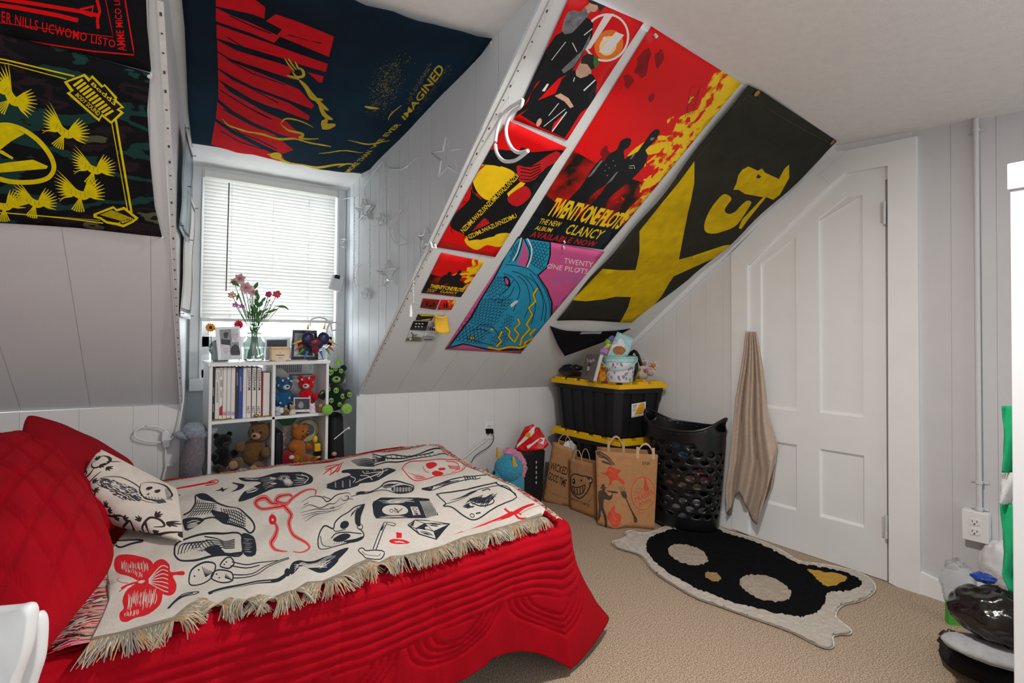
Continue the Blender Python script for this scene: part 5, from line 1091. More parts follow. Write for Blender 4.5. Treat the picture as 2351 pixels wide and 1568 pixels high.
# ================================================================ paper bags
mat('kraft','#b08258',.75,.07,24,.5,60,spec=.2); mat('kraft_handle','#c8a888',.8,.05,40); mat('kraft_dark','#4a3a2a',.8); mat('bag_ink','#1b1715',.7,.1,80); mat('bag_red','#c8472c',.7,.15,60); mat('bag_sepia','#4c3a2e',.7,.35,120)
BG=K(1220,980,6.03)
def paperbag(label,q,depth,Ly,warp,name='paper_bag',flat=False,contents=None):
    "q px: TL TR BR BL of the printed face, bottom points on the floor"
    bl,brp=onp(q[3],PZ(.002)),onp(q[2],PZ(.002)); pl=plane3(bl,brp,bl+np.array([0,0,1.])); n=np.array(pl[0]); n=n if n@(C0-bl)>0 else -n
    t=thing(name,label,'paper bag',(bl+brp)/2-n*depth/2,'paper bags lined up on the carpet')
    sheet('printed_face',q,pl,Ly,'kraft',.03,warp,0,.001,t)
    P=[onp(p,pl) for p in q]; B=[p-n*depth for p in P]; mid=lambda a,b,k:(a+b)/2+k
    e=(P[1]-P[0])/np.linalg.norm(P[1]-P[0]); mb=MB()
    mb.add([B[0],B[1],B[2],B[3]],[(0,1,2,3)])
    for i,sg in ((0,1),(1,-1)):
        T0,T1,D0,D1=P[i],B[i],P[3-i],B[3-i]; m=(T0+T1)/2+e*sg*.035*(1 if depth>.08 else .4); md=(D0+D1)/2; mm=(m*.35+md*.65)+e*sg*.01
        mb.add([T0,m,T1,D0,md,D1,mm],[(0,1,6),(0,6,3),(3,6,4),(1,2,6),(2,5,6),(5,4,6)])
    mb.add([P[3],P[2],B[2],B[3]],[(0,1,2,3)]); mb.build('bag_sides','kraft',t,smooth=False,solid=.001,fixn=False)
    return t,P,B,n,e
sx=lambda w:(lambda a,b: .004*math.sin(18*a+3*b)*math.sin(10*b+2*a)+.004)
# dark-lettered bag
t,P,B,n,e=paperbag('brown paper bag printed WICKED GOOD TIME, leftmost of the three',BG([(295,210),(560,300),(567,1103),(163,1025)]),.10,[('bag_ink',txt('WICKED',BG([(256,590),(500,672),(516,565),(272,477)]),.012,.95)+txt('GOOD TIME',BG([(228,720),(478,832),(502,728),(248,620)]),.012,.9)),('kraft_dark',stroke(BG([(210,880),(320,930),(500,990)]),.7))],lambda a,b:.008*math.sin(9*a)*math.sin(7*b)+.02*max(0,b-.18))
def twist(o,a,b,h): 
    mb=MB(); mb.tube([o+e*(a+(b-a)*s)+np.array([0,0,h*math.sin(math.pi*s)**.6-.01]) for s in np.linspace(0,1,13)],.0028,7); return mb
twist(P[0]+(P[1]-P[0])*0,.04,.16,.09).build('handle','kraft_handle',t); twist(B[0],.05,.17,.085).build('handle','kraft_handle',t)
mb=MB(); c_=(P[0]+P[1]+B[0]+B[1])/4; mb.ell(c_+e*.03-np.array([0,0,.02]),(.05,.035,.05),(0,0,0),14,8,jit=.15); mb.build('tissue_paper',mat('tissue','#d6d4d6',.8,.1,40,.8,60),t,smooth=False)
# smiling bag
ik='bag_ink'
def bs(P_,w,n=5,closed=False): 
    s=smo(P_,n,closed); s=s+[s[0]] if closed else s; return stroke(BG(s),w/6.)
SM=[(ik,bs([(548,760),(550,690),(590,655),(640,655),(700,675),(780,690),(815,730),(822,790),(800,860),(760,930),(690,985),(640,970),(580,920),(552,850)],15,5,True)+bs([(790,725),(790,700),(820,698),(845,730),(840,770),(815,790),(825,745)],12)),
    (ik,[BG(disc((595,752),22,42,-.1)),BG(disc((702,740),13,17))]+bs([(570,815),(600,830),(650,835),(710,820),(750,800),(748,850),(725,910),(660,935),(610,920),(580,870)],13,5,True)+bs([(600,830),(612,915)],12)+bs([(640,838),(650,930)],12)+bs([(685,830),(690,930)],12)+bs([(722,812),(725,900)],11)),
    ('sticker_white',[BG(disc((590,745),6,12)),BG(disc((820,745),6,18))]),
    (ik,txt('MIGHTY SUMTER',BG([(560,1005),(810,1110),(818,1075),(568,975)]),.01,1.15)),('kraft_dark',stroke(BG([(800,1040),(850,960),(880,930)]),.6)+stroke(BG([(770,1060),(860,1010)]),.5))]
t,P,B,n,e=paperbag('brown paper bag with a black grinning face print, middle of the three',BG([(520,430),(885,515),(912,1275),(540,1130)]),.075,SM,lambda a,b:.006*math.sin(14*a)*math.sin(9*b)+.01*b)
twist(P[0],.045,.125,.075).build('handle','kraft_handle',t); twist(B[0],.045,.125,.075).build('handle','kraft_handle',t)
# grocery bag with red ring stamp
TJ=[('bag_sepia',[BG([(905,335),(950,335),(1060,400),(1165,525),(1120,520),(1020,440),(940,420),(895,370)]),BG([(960,470),(1000,465),(1090,500),(1130,540),(1070,520),(1000,500)])]),
 ('kraft',stroke(BG([(940,360),(1040,410),(1130,510)]),1.2)+stroke(BG([(920,390),(980,410)]),.8)),
 ('bag_red',[BG(smo([(930,630),(1000,635),(1040,620),(1060,560),(1090,545),(1130,560),(1180,580),(1250,600),(1200,640),(1215,690),(1290,750),(1290,790),(1260,790),(1200,740),(1150,730),(1110,760),(1090,815),(1070,800),(1085,740),(1060,690),(1020,660)],2,True)),BG(smo([(1140,1070),(1165,1100),(1160,1150),(1240,1190),(1245,1250),(1220,1320),(1150,1340),(1060,1240),(1060,1190),(1095,1130)],2,True))]),
 ('kraft',stroke(BG([(1080,580),(1150,640),(1160,700)]),.9)+stroke(BG([(1120,1150),(1150,1220),(1200,1260)]),.9)+stroke(BG([(1080,1200),(1110,1260),(1160,1300)]),.9)),
 ('bag_sepia',[BG(smo([(970,800),(995,785),(1015,800),(1018,825),(1048,832),(1045,840),(960,848),(945,842),(968,828)],2,True)),BG(disc((1000,855),24,26)),BG(smo([(930,890),(985,870),(1040,900),(1070,940),(1110,930),(1115,900),(1060,890),(1055,870),(1190,885),(1190,910),(1130,905),(1125,960),(1080,1005),(1010,990),(1000,1100),(1050,1230),(1050,1370),(1005,1370),(1020,1290),(990,1180),(965,1150),(960,1230),(925,1300),(920,1240),(935,1100),(925,1000)],2,True)),
   BG([(1205,815),(1212,815),(1245,895),(1238,900)]),BG([(1228,812),(1235,812),(1258,890),(1252,893)]),BG([(1252,808),(1259,808),(1276,885),(1270,890)]),BG([(1275,808),(1281,808),(1300,890),(1294,892)]),BG(smo([(1236,895),(1300,885),(1325,960),(1320,985),(1395,1150),(1450,1240),(1470,1300),(1445,1325),(1420,1310),(1410,1240),(1350,1100),(1305,990),(1270,970)],2,True))]),
 ('bag_red',bs([(920,770),(950,710),(1000,685)],5)+bs([(1040,1060),(1100,1020),(1190,1005)],5)),
 ('bag_red',ring(BG([(1545,920)])[0],27,37.5,1.7,0,40)+bs([(1567,690),(1570,760),(1555,850)],8)+bs([(1567,690),(1590,780),(1620,850),(1620,880)],10)+[BG([(1560,690),(1575,688),(1600,780),(1620,870),(1590,900),(1555,880),(1560,780)])]+bs([(1420,940),(1440,870),(1480,850),(1520,850),(1550,880)],5)+bs([(1425,920),(1470,900),(1520,930)],4)+bs([(1450,870),(1480,930)],4)+bs([(1500,850),(1520,930)],4)+bs([(1430,900),(1540,870)],4)+bs([(1420,940),(1560,920),(1640,880)],5)+bs([(1440,890),(1500,940)],4)),
 ('bag_red',txt('TRADER',BG([(1430,1045),(1700,925),(1690,865),(1420,985)]),.02)+txt("JOE'S",BG([(1490,1110),(1668,1045),(1660,985),(1478,1048)]),.02)+txt('WINTER',BG([(1485,1205),(1615,1185),(1613,1165),(1485,1185)]),0)),
 ('bag_ink',txt('RNK',BG([(1538,528),(1650,528),(1650,480),(1538,480)]),0))]
def tw(a,b): return .055*math.exp(-((a-.115)/.07)**2)*min(1,max(0,b/.43))**3+.006*math.sin(11*a)*math.sin(8*b)+.012*b
t,P,B,n,e=paperbag('tall brown grocery bag with red ring stamp, fork and figures, rightmost of the three',BG([(890,330),(1752,385),(1700,1415),(920,1345)]),.12,TJ,tw)
def flat(o,a,b,h):
    mb=MB(); P_=[o+e*(a+(b-a)*s)+np.array([0,0,h*math.sin(math.pi*s)**.55-.02]) for s in np.linspace(0,1,11)]
    for p,q_ in zip(P_[:-1],P_[1:]): mb.hexa([p-n*.001,p+n*.001,q_+n*.001,q_-n*.001],[p-n*.001+e*.0+np.array([0,0,.014]),p+n*.001+np.array([0,0,.014]),q_+n*.001+np.array([0,0,.014]),q_-n*.001+np.array([0,0,.014])])
    for s in (a,b): c_=o+e*s; mb.hexa([c_-e*.008-n*.001-np.array([0,0,.03]),c_+e*.008-n*.001-np.array([0,0,.03]),c_+e*.008+n*.002-np.array([0,0,.03]),c_-e*.008+n*.002-np.array([0,0,.03])],[c_-e*.008-n*.001+np.array([0,0,.04]),c_+e*.008-n*.001+np.array([0,0,.04]),c_+e*.008+n*.002+np.array([0,0,.04]),c_-e*.008+n*.002+np.array([0,0,.04])])
    return mb
L_=np.linalg.norm(P[1]-P[0])
flat(P[0],L_*.68,L_*.93,.075).build('handle','kraft_handle',t,smooth=False); flat(B[0],L_*.2,L_*.45,.085).build('handle','kraft_handle',t,smooth=False)
# ================================================================ laundry basket
mat('basket_plastic','#101114',.35,.1,20,spec=.5)
BC=np.array([2.79,2.025]); BA,BB=.255,.165; bt=thing('laundry_basket','tall black perforated laundry basket with two handles, beside the white door','basket',(BC[0],BC[1],0))
H0=.60
def rimz(th): return H0-.0+.08*abs(math.cos(th))**3.5
def bpt(th,z,o=0):
    s=.80+.20*min(1,z/H0)**.8; s*=(.93+.07*min(1,z/.03)**.5); a=(BA*s+o); b=(BB*s+o); phi=math.radians(101)
    x,y=a*math.cos(th),b*math.sin(th); return (BC[0]+x*math.cos(phi)-y*math.sin(phi),BC[1]+x*math.sin(phi)+y*math.cos(phi),z+.018)
holes=[]
nh=17
for r in range(10):
    z=.10+r*.046
    for k in range(nh):
        th=(k+.5*(r%2))/nh*2*math.pi; 
        if z>rimz(th)-.17 and abs(math.cos(th))>.72: continue
        holes.append(disc((th,z),.112,.0135,0,14))
for th in (0,math.pi,2*math.pi): holes.append(disc((th,rimz(0)-.050),.46,.029,0,24))
ol=[(0,0),(2*math.pi,0)]+[(2*math.pi-2*math.pi*i/72,rimz(2*math.pi*i/72)) for i in range(73)]
sc_=.19
hc=[[(x*sc_,y) for x,y in h] for h in holes]
V,T,MI=cdt([(x*sc_,y) for x,y in ol],[(1,hc)],.02)
mb=MB(); mb.add([bpt(x/sc_,y) for x,y in V],[f for f,m in zip(T,MI) if m==0]); mb.build('basket_wall','basket_plastic',bt,merge=True,solid=.004,fixn=False,ang=60)
mb=MB(); mb.tube([bpt(2*math.pi*i/72,rimz(2*math.pi*i/72),.002) for i in range(73)],.0075,8); mb.build('rim','basket_plastic',bt)
mb=MB(); n_=48; mb.add([bpt(2*math.pi*i/n_,.004) for i in range(n_)],[tuple(range(n_))]); mb.build('base','basket_plastic',bt,solid=.004)
for lab,dz_,c_,r in (('white and grey crumpled laundry low in the black basket',.12,'#b9b9bd',.12),('pink and tan crumpled laundry in the middle of the black basket',.27,'#b58a6c',.125),('dark crumpled laundry near the top of the black basket',.40,'#26272b',.12),('blue cloth near the rim inside the black basket',.47,'#3a86ae',.05),('coral cloth pressed against the basket wall',.30,'#d0606a',.06)):
    mb=MB(); random.seed(int(dz_*100)); oc={.05:(-.07,-.03),.06:(.03,-.09)}.get(r,(0,0))
    mb.ell((BC[0]+oc[0],BC[1]+oc[1],dz_+.02),(r,r*1.05,.065 if r>.1 else r),(0,0,0),26,16,jit=.10); mb.build('laundry',mat('cloth'+c_,c_,.9,.25,30,.6,90),None,label=lab,cat='clothes',group=None)
# ================================================================ towel
mat('towel_tan','#c6af9b',.95,.10,60,1.,420,spec=.05,sheen=.3)
tw_=thing('towel','tan towel hanging from a hook at the left edge of the white door','towel',onp((1718,766),PX(GX-.03)))
TK=K(1650,280,1.4)
le=TK([(88,676),(80,700),(68,770),(55,850),(47,930),(40,1000),(32,1100),(22,1210),(25,1256)]); re=TK([(120,676),(132,700),(142,770),(150,870),(156,930),(170,990),(189,1032),(181,1100),(150,1190)])
def samp(P,t):
    k=t*(len(P)-1); i=min(len(P)-2,int(k)); f=k-i; return np.array(P[i])*(1-f)+np.array(P[i+1])*f
def tf(a,b,lay=0):
    l=samp(le,b); r=samp(re,b); x=l[0]+(r[0]-l[0])*a; y=(l[1]*(1-a)+r[1]*a)
    ends=[1177,1165,1140,1128,1150,1170,1195,1205,1150,1105]; k=a*9; i=min(8,int(k)); yb_=ends[i]*(1-(k-i))+ends[i+1]*(k-i)
    y=762+(yb_-762)*b
    d=.02+.045*min(1,b*3+.35)+.028*math.sin(a*math.pi*5+b*1.5)*min(1,.3+b)+.012*math.sin(a*math.pi*11+b*4)-.03*(2*a-1)**2*0
    return onp((x,y),PX(GX-max(.012,d)))
mb=MB(); mb.grid(tf,70,60); ff_=mb.build('front_fold','towel_tan',tw_,solid=.006,ang=180,fixn=False)
mb=MB(); mb.grid(lambda a,b: onp((samp(le,b)[0]+4+(samp(re,b)[0]-samp(le,b)[0]-8)*a,762+(1185-762)*b*(1-.10*math.sin(a*4)**2)),PX(GX-.012-.006*math.sin(a*14))),30,20); mb.build('back_fold','towel_tan',tw_,solid=.005,ang=180,fixn=False)
mb=MB(); c_=onp(TK([(158,1064)])[0],PX(GX-.075)); mb.box((c_[0]-.001,c_[1]-.018,c_[2]-.008),(c_[0]+.001,c_[1]+.015,c_[2]+.008)); mb.build('care_tag','sticker_white',ff_,smooth=False)
mb=MB(); c_=onp((1718,764),PX(GX-.03)); mb.tube([(GX-.02,c_[1],c_[2]+.01),(GX-.045,c_[1],c_[2]),(GX-.05,c_[1],c_[2]+.015)],.006,8); mb.build('wall_hook','white_plastic',None,label='small white hook holding the tan towel beside the door',cat='hook')
# ================================================================ wall outlets, conduit
mat('outlet_white','#e4e4e4',.3,.01,10,spec=.5); mat('slot_dark','#3a3a3a',.5)
def outlet(label,pl,q,slots,dep,t=None):
    c_=onp(q[0],pl); t=thing('wall_outlet',label,'outlet',c_); mb=MB(); px_prism(mb,q,pl,dep,dep-.0); cv=mb.build('cover_plate','outlet_white',t,smooth=False,bevel=.003)
    for s in slots:
        mb=MB(); px_prism(mb,s[0],pl,dep+.003,.003); so=mb.build('socket','outlet_white',cv,smooth=False,bevel=.001)
        mb=MB(); [px_prism(mb,h,pl,dep+.0036,.001) for h in s[1]]; mb.build('socket_slot','slot_dark',cv,smooth=False)
    return t
OK=K(2050,1080,3.213)
def sock(cx,cy): 
    return (OK(smo([(cx-40,cy-14),(cx-30,cy-28),(cx+25,cy-22),(cx+40,cy-8),(cx+42,cy+14),(cx+28,cy+26),(cx-28,cy+18),(cx-40,cy+6)],2,True)),[OK([(cx-20,cy-20),(cx-15,cy-19),(cx-15,cy-2),(cx-20,cy-3)]),OK([(cx+14,cy-12),(cx+20,cy-11),(cx+20,cy+3),(cx+14,cy+2)]),OK(disc((cx-2,cy+12),7,6))])
outlet('white double outlet on a surface box below the conduit, right of the door',PX(GX),OK([(505,283),(705,328),(705,549),(509,503)]),[sock(603,384),sock(603,456)],.045)
mb=MB(); p=onp((2240,272),PX(GX-.02)); q=onp((2248,1175),PX(GX-.02)); 
t=thing('conduit','grey painted conduit pipe running up the right wall from the outlet box','pipe',q); mb.tube([p,(p+q)/2,q],.0105,14); mb.build('pipe','grey_paint',t)
for vv in (300,1108,1168):
    f=(vv-272)/903; c_=p+(q-p)*f; mb=MB(); mb.tube([c_-np.array([0,0,.006]),c_+np.array([0,0,.006])],.014,14); mb.box((GX-.006,c_[1]-.03,c_[2]-.006),(GX-.002,c_[1]+.03,c_[2]+.006)); mb.build('strap','grey_paint',t,smooth=False)
WO=K(1060,740,3.136)
t=outlet('white wall outlet with a plug, on the low back wall beside the blue plush',PY(KY),WO([(163,718),(230,716),(233,838),(163,845)]),[(WO([(180,735),(215,735),(215,765),(180,766)]),[WO([(190,742),(193,742),(193,755),(190,755)]),WO([(203,742),(206,742),(206,755),(203,755)])])],.008)
t=thing('phone_charger','black plug with pale and dark cords hanging from the wall outlet down behind the bed','charger',onp(WO([(205,790)])[0],PY(KY-.03)))
mb=MB(); px_prism(mb,WO([(185,770),(228,768),(232,800),(190,806)]),PY(KY),.035,.03); mb.build('plug','bandana_black',t,smooth=False,bevel=.003)
for i,P_ in enumerate(([(205,800),(185,840),(120,890),(60,940),(20,970)],[(225,800),(228,850),(190,900),(100,960),(70,1010)])):
    mb=MB(); mb.tube([onp(p,PY(KY-.035)) for p in WO(smo(P_,5))],.0025,6); mb.build('cord',['cord_white','bandana_black'][i],t,label=['pale cord','dark cord'][i])
# ---- plush and bag by the wall
fuzz('plush_blue','#3a93b4'); fuzz('plush_pink','#d888a8'); fuzz('plush_horn','#c9a44a')
pc=at((1170,1118),0)+np.array([-.28,-.32,0]); pc=np.array([2.03,2.80,0.]); t=thing('plush_unicorn','sky blue plush creature with pink mane and gold horns, between bed and black tote','plush toy',pc)
vv=np.array([-.62,-.78,0]); ss=np.array([.78,-.62,0])
mb=MB(); g=lambda s,f,z: pc+ss*s+vv*f+np.array([0,0,z])
mb.ell(g(0,0,.19),(.085,.08,.19),(0,0,0),26,18,jit=.02); mb.ell(g(-.02,.03,.31),(.10,.09,.09),(0,0,0),26,16,jit=.02); mb.ell(g(-.085,.06,.27),(.05,.05,.045),(0,0,0),18,12,jit=.02); mb.ell(g(.10,.02,.04),(.07,.035,.035),(0,.3,-.6),18,12,jit=.02); mb.ell(g(.05,.05,.10),(.045,.05,.09),(0,0,0),18,12,jit=.02); mb.build('body','plush_blue',t,ang=180)
mb=MB(); 
for k in range(16): a=k/15*2.3; mb.ell(g(-.03+.10*math.sin(a),-.0,.31+.095*math.cos(a)),(.028,.03,.028),(0,0,0),12,8,jit=.25)
mb.build('mane','plush_pink',t,smooth=True)
for s,f,z in ((-.085,.03,.40),(.02,.09,.36)): mb=MB(); mb.cone(g(s,f,z-.02),g(s-.01,f+.01,z+.045),.02,.006); mb.build('horn','plush_horn',t)
mb=MB(); mb.ell(g(.03,.09,.09),(.03,.03,.06),(0,0,0),16,10); mb.build('belly_patch','plush_white',t)
for s in (-.11,-.045): mb=MB(); mb.ell(g(s,.105,.30),(.009,.006,.012)); mb.build('eye','plastic_black',t)
mat('tote_black','#17181c',.7,.1,20,.3,60)
pc=np.array([2.235,2.90,0.]); t=thing('tote_bag','black upright tote bag in the corner, holding the red package','bag',pc)
mb=MB(); lo=[(pc[0]+x,pc[1]+y,.003) for x,y in((-.09,-.06),(.12,-.02),(.12,.14),(-.09,.10))]; hi=[(pc[0]+x,pc[1]+y,.37) for x,y in((-.11,-.07),(.14,-.03),(.14,.14),(-.12,.11))]; mb.hexa(lo,hi); tb_=mb.build('bag_body','tote_black',t,smooth=False,bevel=.015)
mb=MB(); 
for k in range(5): z=.29-.035*k; x=pc[0]+.03; y=pc[1]-.045; mb.box((x,y-.012,z),(x+.008,y-.008,z+.018))
mb.build('print','bandana_print',tb_,smooth=False)
pc=pc+np.array([.02,.02,.37]); t=thing('snack_bag','glossy red package with white lettering strokes standing in the black tote','package',pc)
TG=K(1060,740,3.136); pl=(tuple(vv),float(vv@pc)); q=TG([(430,800),(455,755),(515,733),(530,765),(560,765),(600,830),(628,885),(590,910),(460,930),(385,915)])
sheet('package',q,pl,[('sticker_white',[TG([(500,760),(525,740),(520,790),(460,850),(395,905),(400,880)]),TG([(560,830),(600,830),(585,880),(560,870),(590,850)]),TG([(470,890),(560,830),(550,850),(480,910)])]),('sticker_orange',[TG(disc((478,805),18,20))])],mat('package_red','#d01018',.25,.08,20,spec=.6).name,.03,lambda a,b:.012*math.sin(25*a)*math.cos(20*b),0,.03,t)
mb=MB(); mb.tube([onp(p,(tuple(vv),float(vv@pc)+.02)) for p in TG(smo([(530,790),(535,760),(560,765),(575,810)],4))],.004,6); mb.build('carry_handle','package_red',t)
# ================================================================ white cabinet at the right edge
a_=ray(2316,800); k=1.9/a_[0]; cy_=a_[1]*k
t=thing('cabinet','tall white cabinet whose edge closes the right side of the view','cabinet',(1.9,cy_-.2,0))
zt=onp((2316,436),PX(1.9))[2]; z2=onp((2316,376),PX(1.9))[2]
mb=MB(); mb.box((1.905,cy_-.7,0),(2.30,cy_-.004,zt)); mb.build('carcass',mat('cabinet_white','#dfe0e1',.35,.015,8,spec=.5),t,smooth=False,bevel=.003)
mb=MB(); mb.box((1.895,cy_-.71,zt),(2.31,cy_,z2)); mb.build('top_panel','cabinet_white',t,smooth=False,bevel=.003)
mat('shirt_green','#1fae74',.85,.06,30,.4,300); mat('shirt_white','#d5d8d6',.85,.1,30,.4,300)
t=thing('shirt','green shirt with a white band, hanging off the far side of the white cabinet','shirt',(2.36,cy_*1.24+.02,.8))
def sh(u0,pts):
    mb=MB()
    def fn(a,b):
        y=pts[0][1]+(pts[-1][1]-pts[0][1])*b; xs=np.interp(y,[p[1] for p in pts],[p[0] for p in pts]); return onp((xs+(2362-xs)*a,y),PX(2.36+.012*math.sin(a*9+b*5)+.05*a))
    mb.grid(fn,10,24); return mb
sh(0,[(2300,932),(2302,960),(2306,1000),(2301,1085)]).build('upper_cloth','shirt_green',t,solid=.003,ang=180)
sh(0,[(2301,1085),(2298,1115),(2296,1158)]).build('band','shirt_white',t,solid=.004,ang=180)
sh(0,[(2296,1158),(2300,1200),(2306,1270),(2300,1320),(2318,1358)]).build('lower_cloth','shirt_green',t,solid=.003,ang=180)
# ---- heap beside the cabinet
mat('plastic_bag_black','#161515',.18,.2,14,.9,30,spec=.7); mat('clear_film','#dfe3e6',.08,.05,10,.8,40,trans=.75,spec=.7,ior=1.2); mat('cloth_grey','#a6a7aa',.9,.1,40,.6,200); mat('cloth_black','#141416',.85,.1,30,.6,90); mat('green_box','#3f9a2e',.35,.0,30,col2='#c8862a',band=(.58,.7)); mat('white_film','#d6d6d8',.4,.06,20,.9,30); mat('blue_foil','#1a3f9a',.25,.2,40,spec=.6)
def lump(name,label,cat,px,z,r,m,jit=.1,rot=(0,0,0),n=24,smooth=True,seed=1):
    random.seed(seed); c_=at(px,z); mb=MB(); mb.ell((0,0,0),r,rot,n,int(n*.65),jit=jit)
    o=mb.build(name,m,None,smooth=smooth,label=label,cat=cat,ang=180); o.location=Vector(tuple(float(x) for x in c_)); o.modifiers.new('s','SUBSURF').render_levels=1; return o
lump('clothing','black crumpled clothing under the grey cloth by the cabinet','clothes',(2290,1530),.05,(.12,.17,.05),'cloth_black',.14,(0,0,.3),seed=3)
t=thing('folded_clothes','grey folded sweatpants under the black plastic bag','clothes',at((2275,1490),.12))
for k in range(3):
    mb=MB(); c_=at((2296,1500),.115+.035*k); mb.ell(c_,(.085-.004*k,.15,.03),(0,0,.32),26,14,jit=.03); mb.build('fold','cloth_grey',t,ang=180)
lump('plastic_bag','shiny black plastic bag slumped on the grey clothes','bag',(2292,1415),.29,(.095,.13,.085),'plastic_bag_black',.16,(0,.2,.2),30,seed=5)
lump('plastic_wrap','clear crinkled plastic wrap against the baseboard','wrap',(2198,1340),.16,(.05,.06,.10),'clear_film',.2,seed=6)
lump('plastic_sack','white plastic sack between the outlet box and the cabinet','bag',(2296,1296),.24,(.05,.07,.10),'white_film',.12,seed=7)
lump('wrapper','small blue foil wrapper on top of the black plastic bag','wrapper',(2258,1326),.365,(.03,.035,.015),'blue_foil',.25,seed=8)
lump('tinsel','black and beige crumpled scrap at the tip of the floor heap','scrap',(2190,1470),.04,(.045,.05,.03),mat('scrap_mix','#1b1a18',.5,.0,60,col2='#c8a890',band=(.55,.6)),.35,seed=9)
t=thing('tea_box','small green printed packet leaning on the heap by the baseboard','packet',at((2185,1440),.0))
q=OK([(400,958),(492,998),(520,1140),(495,1160),(398,1125)]); c_=at((2190,1432),0); pl=plane3(c_,c_+np.array([.5,-.6,0]),c_+np.array([.03,.03,.3])); sheet('packet',q,pl,[('packet_brown',[OK([(440,975),(490,1010),(500,1060),(470,1050)])]),('sticker_orange',[OK(disc((425,1050),8,18)),OK(disc((470,1075),14,9))])],'green_box',0,None,0,.03,t)
t=thing('power_adapter','white plug-in adapter beside the outlet box','adapter',onp((2280,1262),PX(GX-.03))); mb=MB(); px_prism(mb,OK([(695,550),(810,566),(815,628),(695,596)]),PX(GX),.05,.04); mb.build('adapter_body','outlet_white',t,smooth=False,bevel=.004); mb=MB(); mb.tube([onp(p,PX(GX-.03)) for p in OK([(720,600),(715,640),(700,700),(690,760)])],.003,6); mb.build('cord','cord_white',t)
# ================================================================ shelf unit in the dormer
F5=K(400,720,4.127); W5=K(400,360,3.136); SY=2.93
shelf=mat('shelf_white','#e4e5e4',.4,.015,8,spec=.4)
xl,xr=.297,.872; zt_=1.035; BD_=.27
bs_=thing('bookcase','white cube shelf unit under the dormer window, four compartments in view','shelf unit',((xl+xr)/2,SY+BD_/2,0))
def bb(n,a,b): m=MB(); m.box(a,b); m.build(n,shelf,bs_,smooth=False,bevel=.0015)
bb('top_board',(xl-.006,SY-.006,zt_-.018),(xr+.006,SY+BD_,zt_))
for x in (xl,xr-.015): bb('side_panel',(x,SY,0),(x+.015,SY+BD_,zt_-.018))
bb('divider',(.584,SY+.002,.02),(.599,SY+BD_,zt_-.018))
SH=[.748,.475,.20]
for z in SH: bb('shelf_board',(xl+.015,SY+.002,z-.015),(xr-.015,SY+BD_,z))
bb('bottom_board',(xl+.015,SY,.005),(xr-.015,SY+BD_,.02))
# ---- books
def bars(x0,x1,y0,y1): return [F5([(x0,y0+k*7),(x1,y0+k*7),(x1,y0+k*7+3.5),(x0,y0+k*7+3.5)]) for k in range(int((y1-y0)/7))]
mat('book_black','#1a1a1c',.4,.1,30); mat('book_white','#dcd8d2',.45,.03,20); mat('book_dark','#2e2f3a',.45,.1,30); mat('book_blue','#2f4a96',.45,.1,30); mat('book_crimson','#b01c2c',.45,.05,30); mat('book_lavender','#b3a2bd',.5); mat('text_dark','#26262a',.6); mat('book_rose','#c98a92',.5)
def vt(s,x0,x1,y0,y1): return txt(s,F5([(x0,y0),(x0,y1),(x1,y1),(x1,y0)]),.015)
BKS=[(362,390,515,965,'book_black','black-spined thin book, leftmost on the upper shelf',[('bandana_print',bars(366,376,860,940)+bars(366,376,700,790))]),
(393,428,515,960,'book_white','white book with dark vertical lettering, second from the left',[('text_dark',bars(400,416,650,850)),('text_dark',ring(F5([(410,590)])[0],2.6,9,.7,0,16))]),
(430,462,512,960,'book_white','white book with a crimson foot and small barcode, third from the left',[('book_crimson',[F5([(426,895),(450,870),(466,862),(466,965),(426,965)])]),('text_dark',bars(437,450,530,600)+[F5([(433,632+k*9),(458,632+k*9),(458,636+k*9),(433,636+k*9)]) for k in range(7)]+bars(437,449,730,800))]),
(466,500,512,958,'book_white','plain white book with a rosy foot, fourth from the left',[('book_rose',[F5([(460,930),(504,930),(504,965),(460,965)])])]),
(504,540,512,956,'book_white','plain white book with a lavender foot, fifth from the left',[('book_lavender',[F5([(500,925),(544,925),(544,965),(500,965)])])]),
(544,580,512,955,'book_white','plain white book with a pale mauve foot, left of the dark one',[('book_lavender',[F5([(540,930),(584,930),(584,965),(540,965)])])]),
(584,612,512,952,'book_dark','dark slate book between the plain white ones and the blue one',[('bandana_print',bars(592,602,560,690))]),
(615,652,515,950,'book_blue','blue book in the middle of the upper shelf',[('bandana_print',bars(624,636,600,740))]),
(656,688,512,950,'book_white','plain white book just right of the blue one',[])]
for i,(a,b) in enumerate(((692,732),(742,780),(789,828))):
    BKS.append((a,b,512,948,'book_white','white book lettered LESSERAFIM and HOT, '+['nearest the blue book','middle of the three alike','rightmost of the three alike'][i],[('text_dark',vt('LESSERAFIM',a+6,b-8,535,725)+vt('HOT',a-6,b-16,880,945)+[F5([(b-4,512),(b+1,512),(b+1,950),(b-4,950)])])]))
BKS+= [(834,842,545,950,'book_crimson','very thin crimson book beside the thick white box set',[]),(846,908,560,946,'book_white','thick plain white box set, rightmost on the upper shelf and shortest',[])]
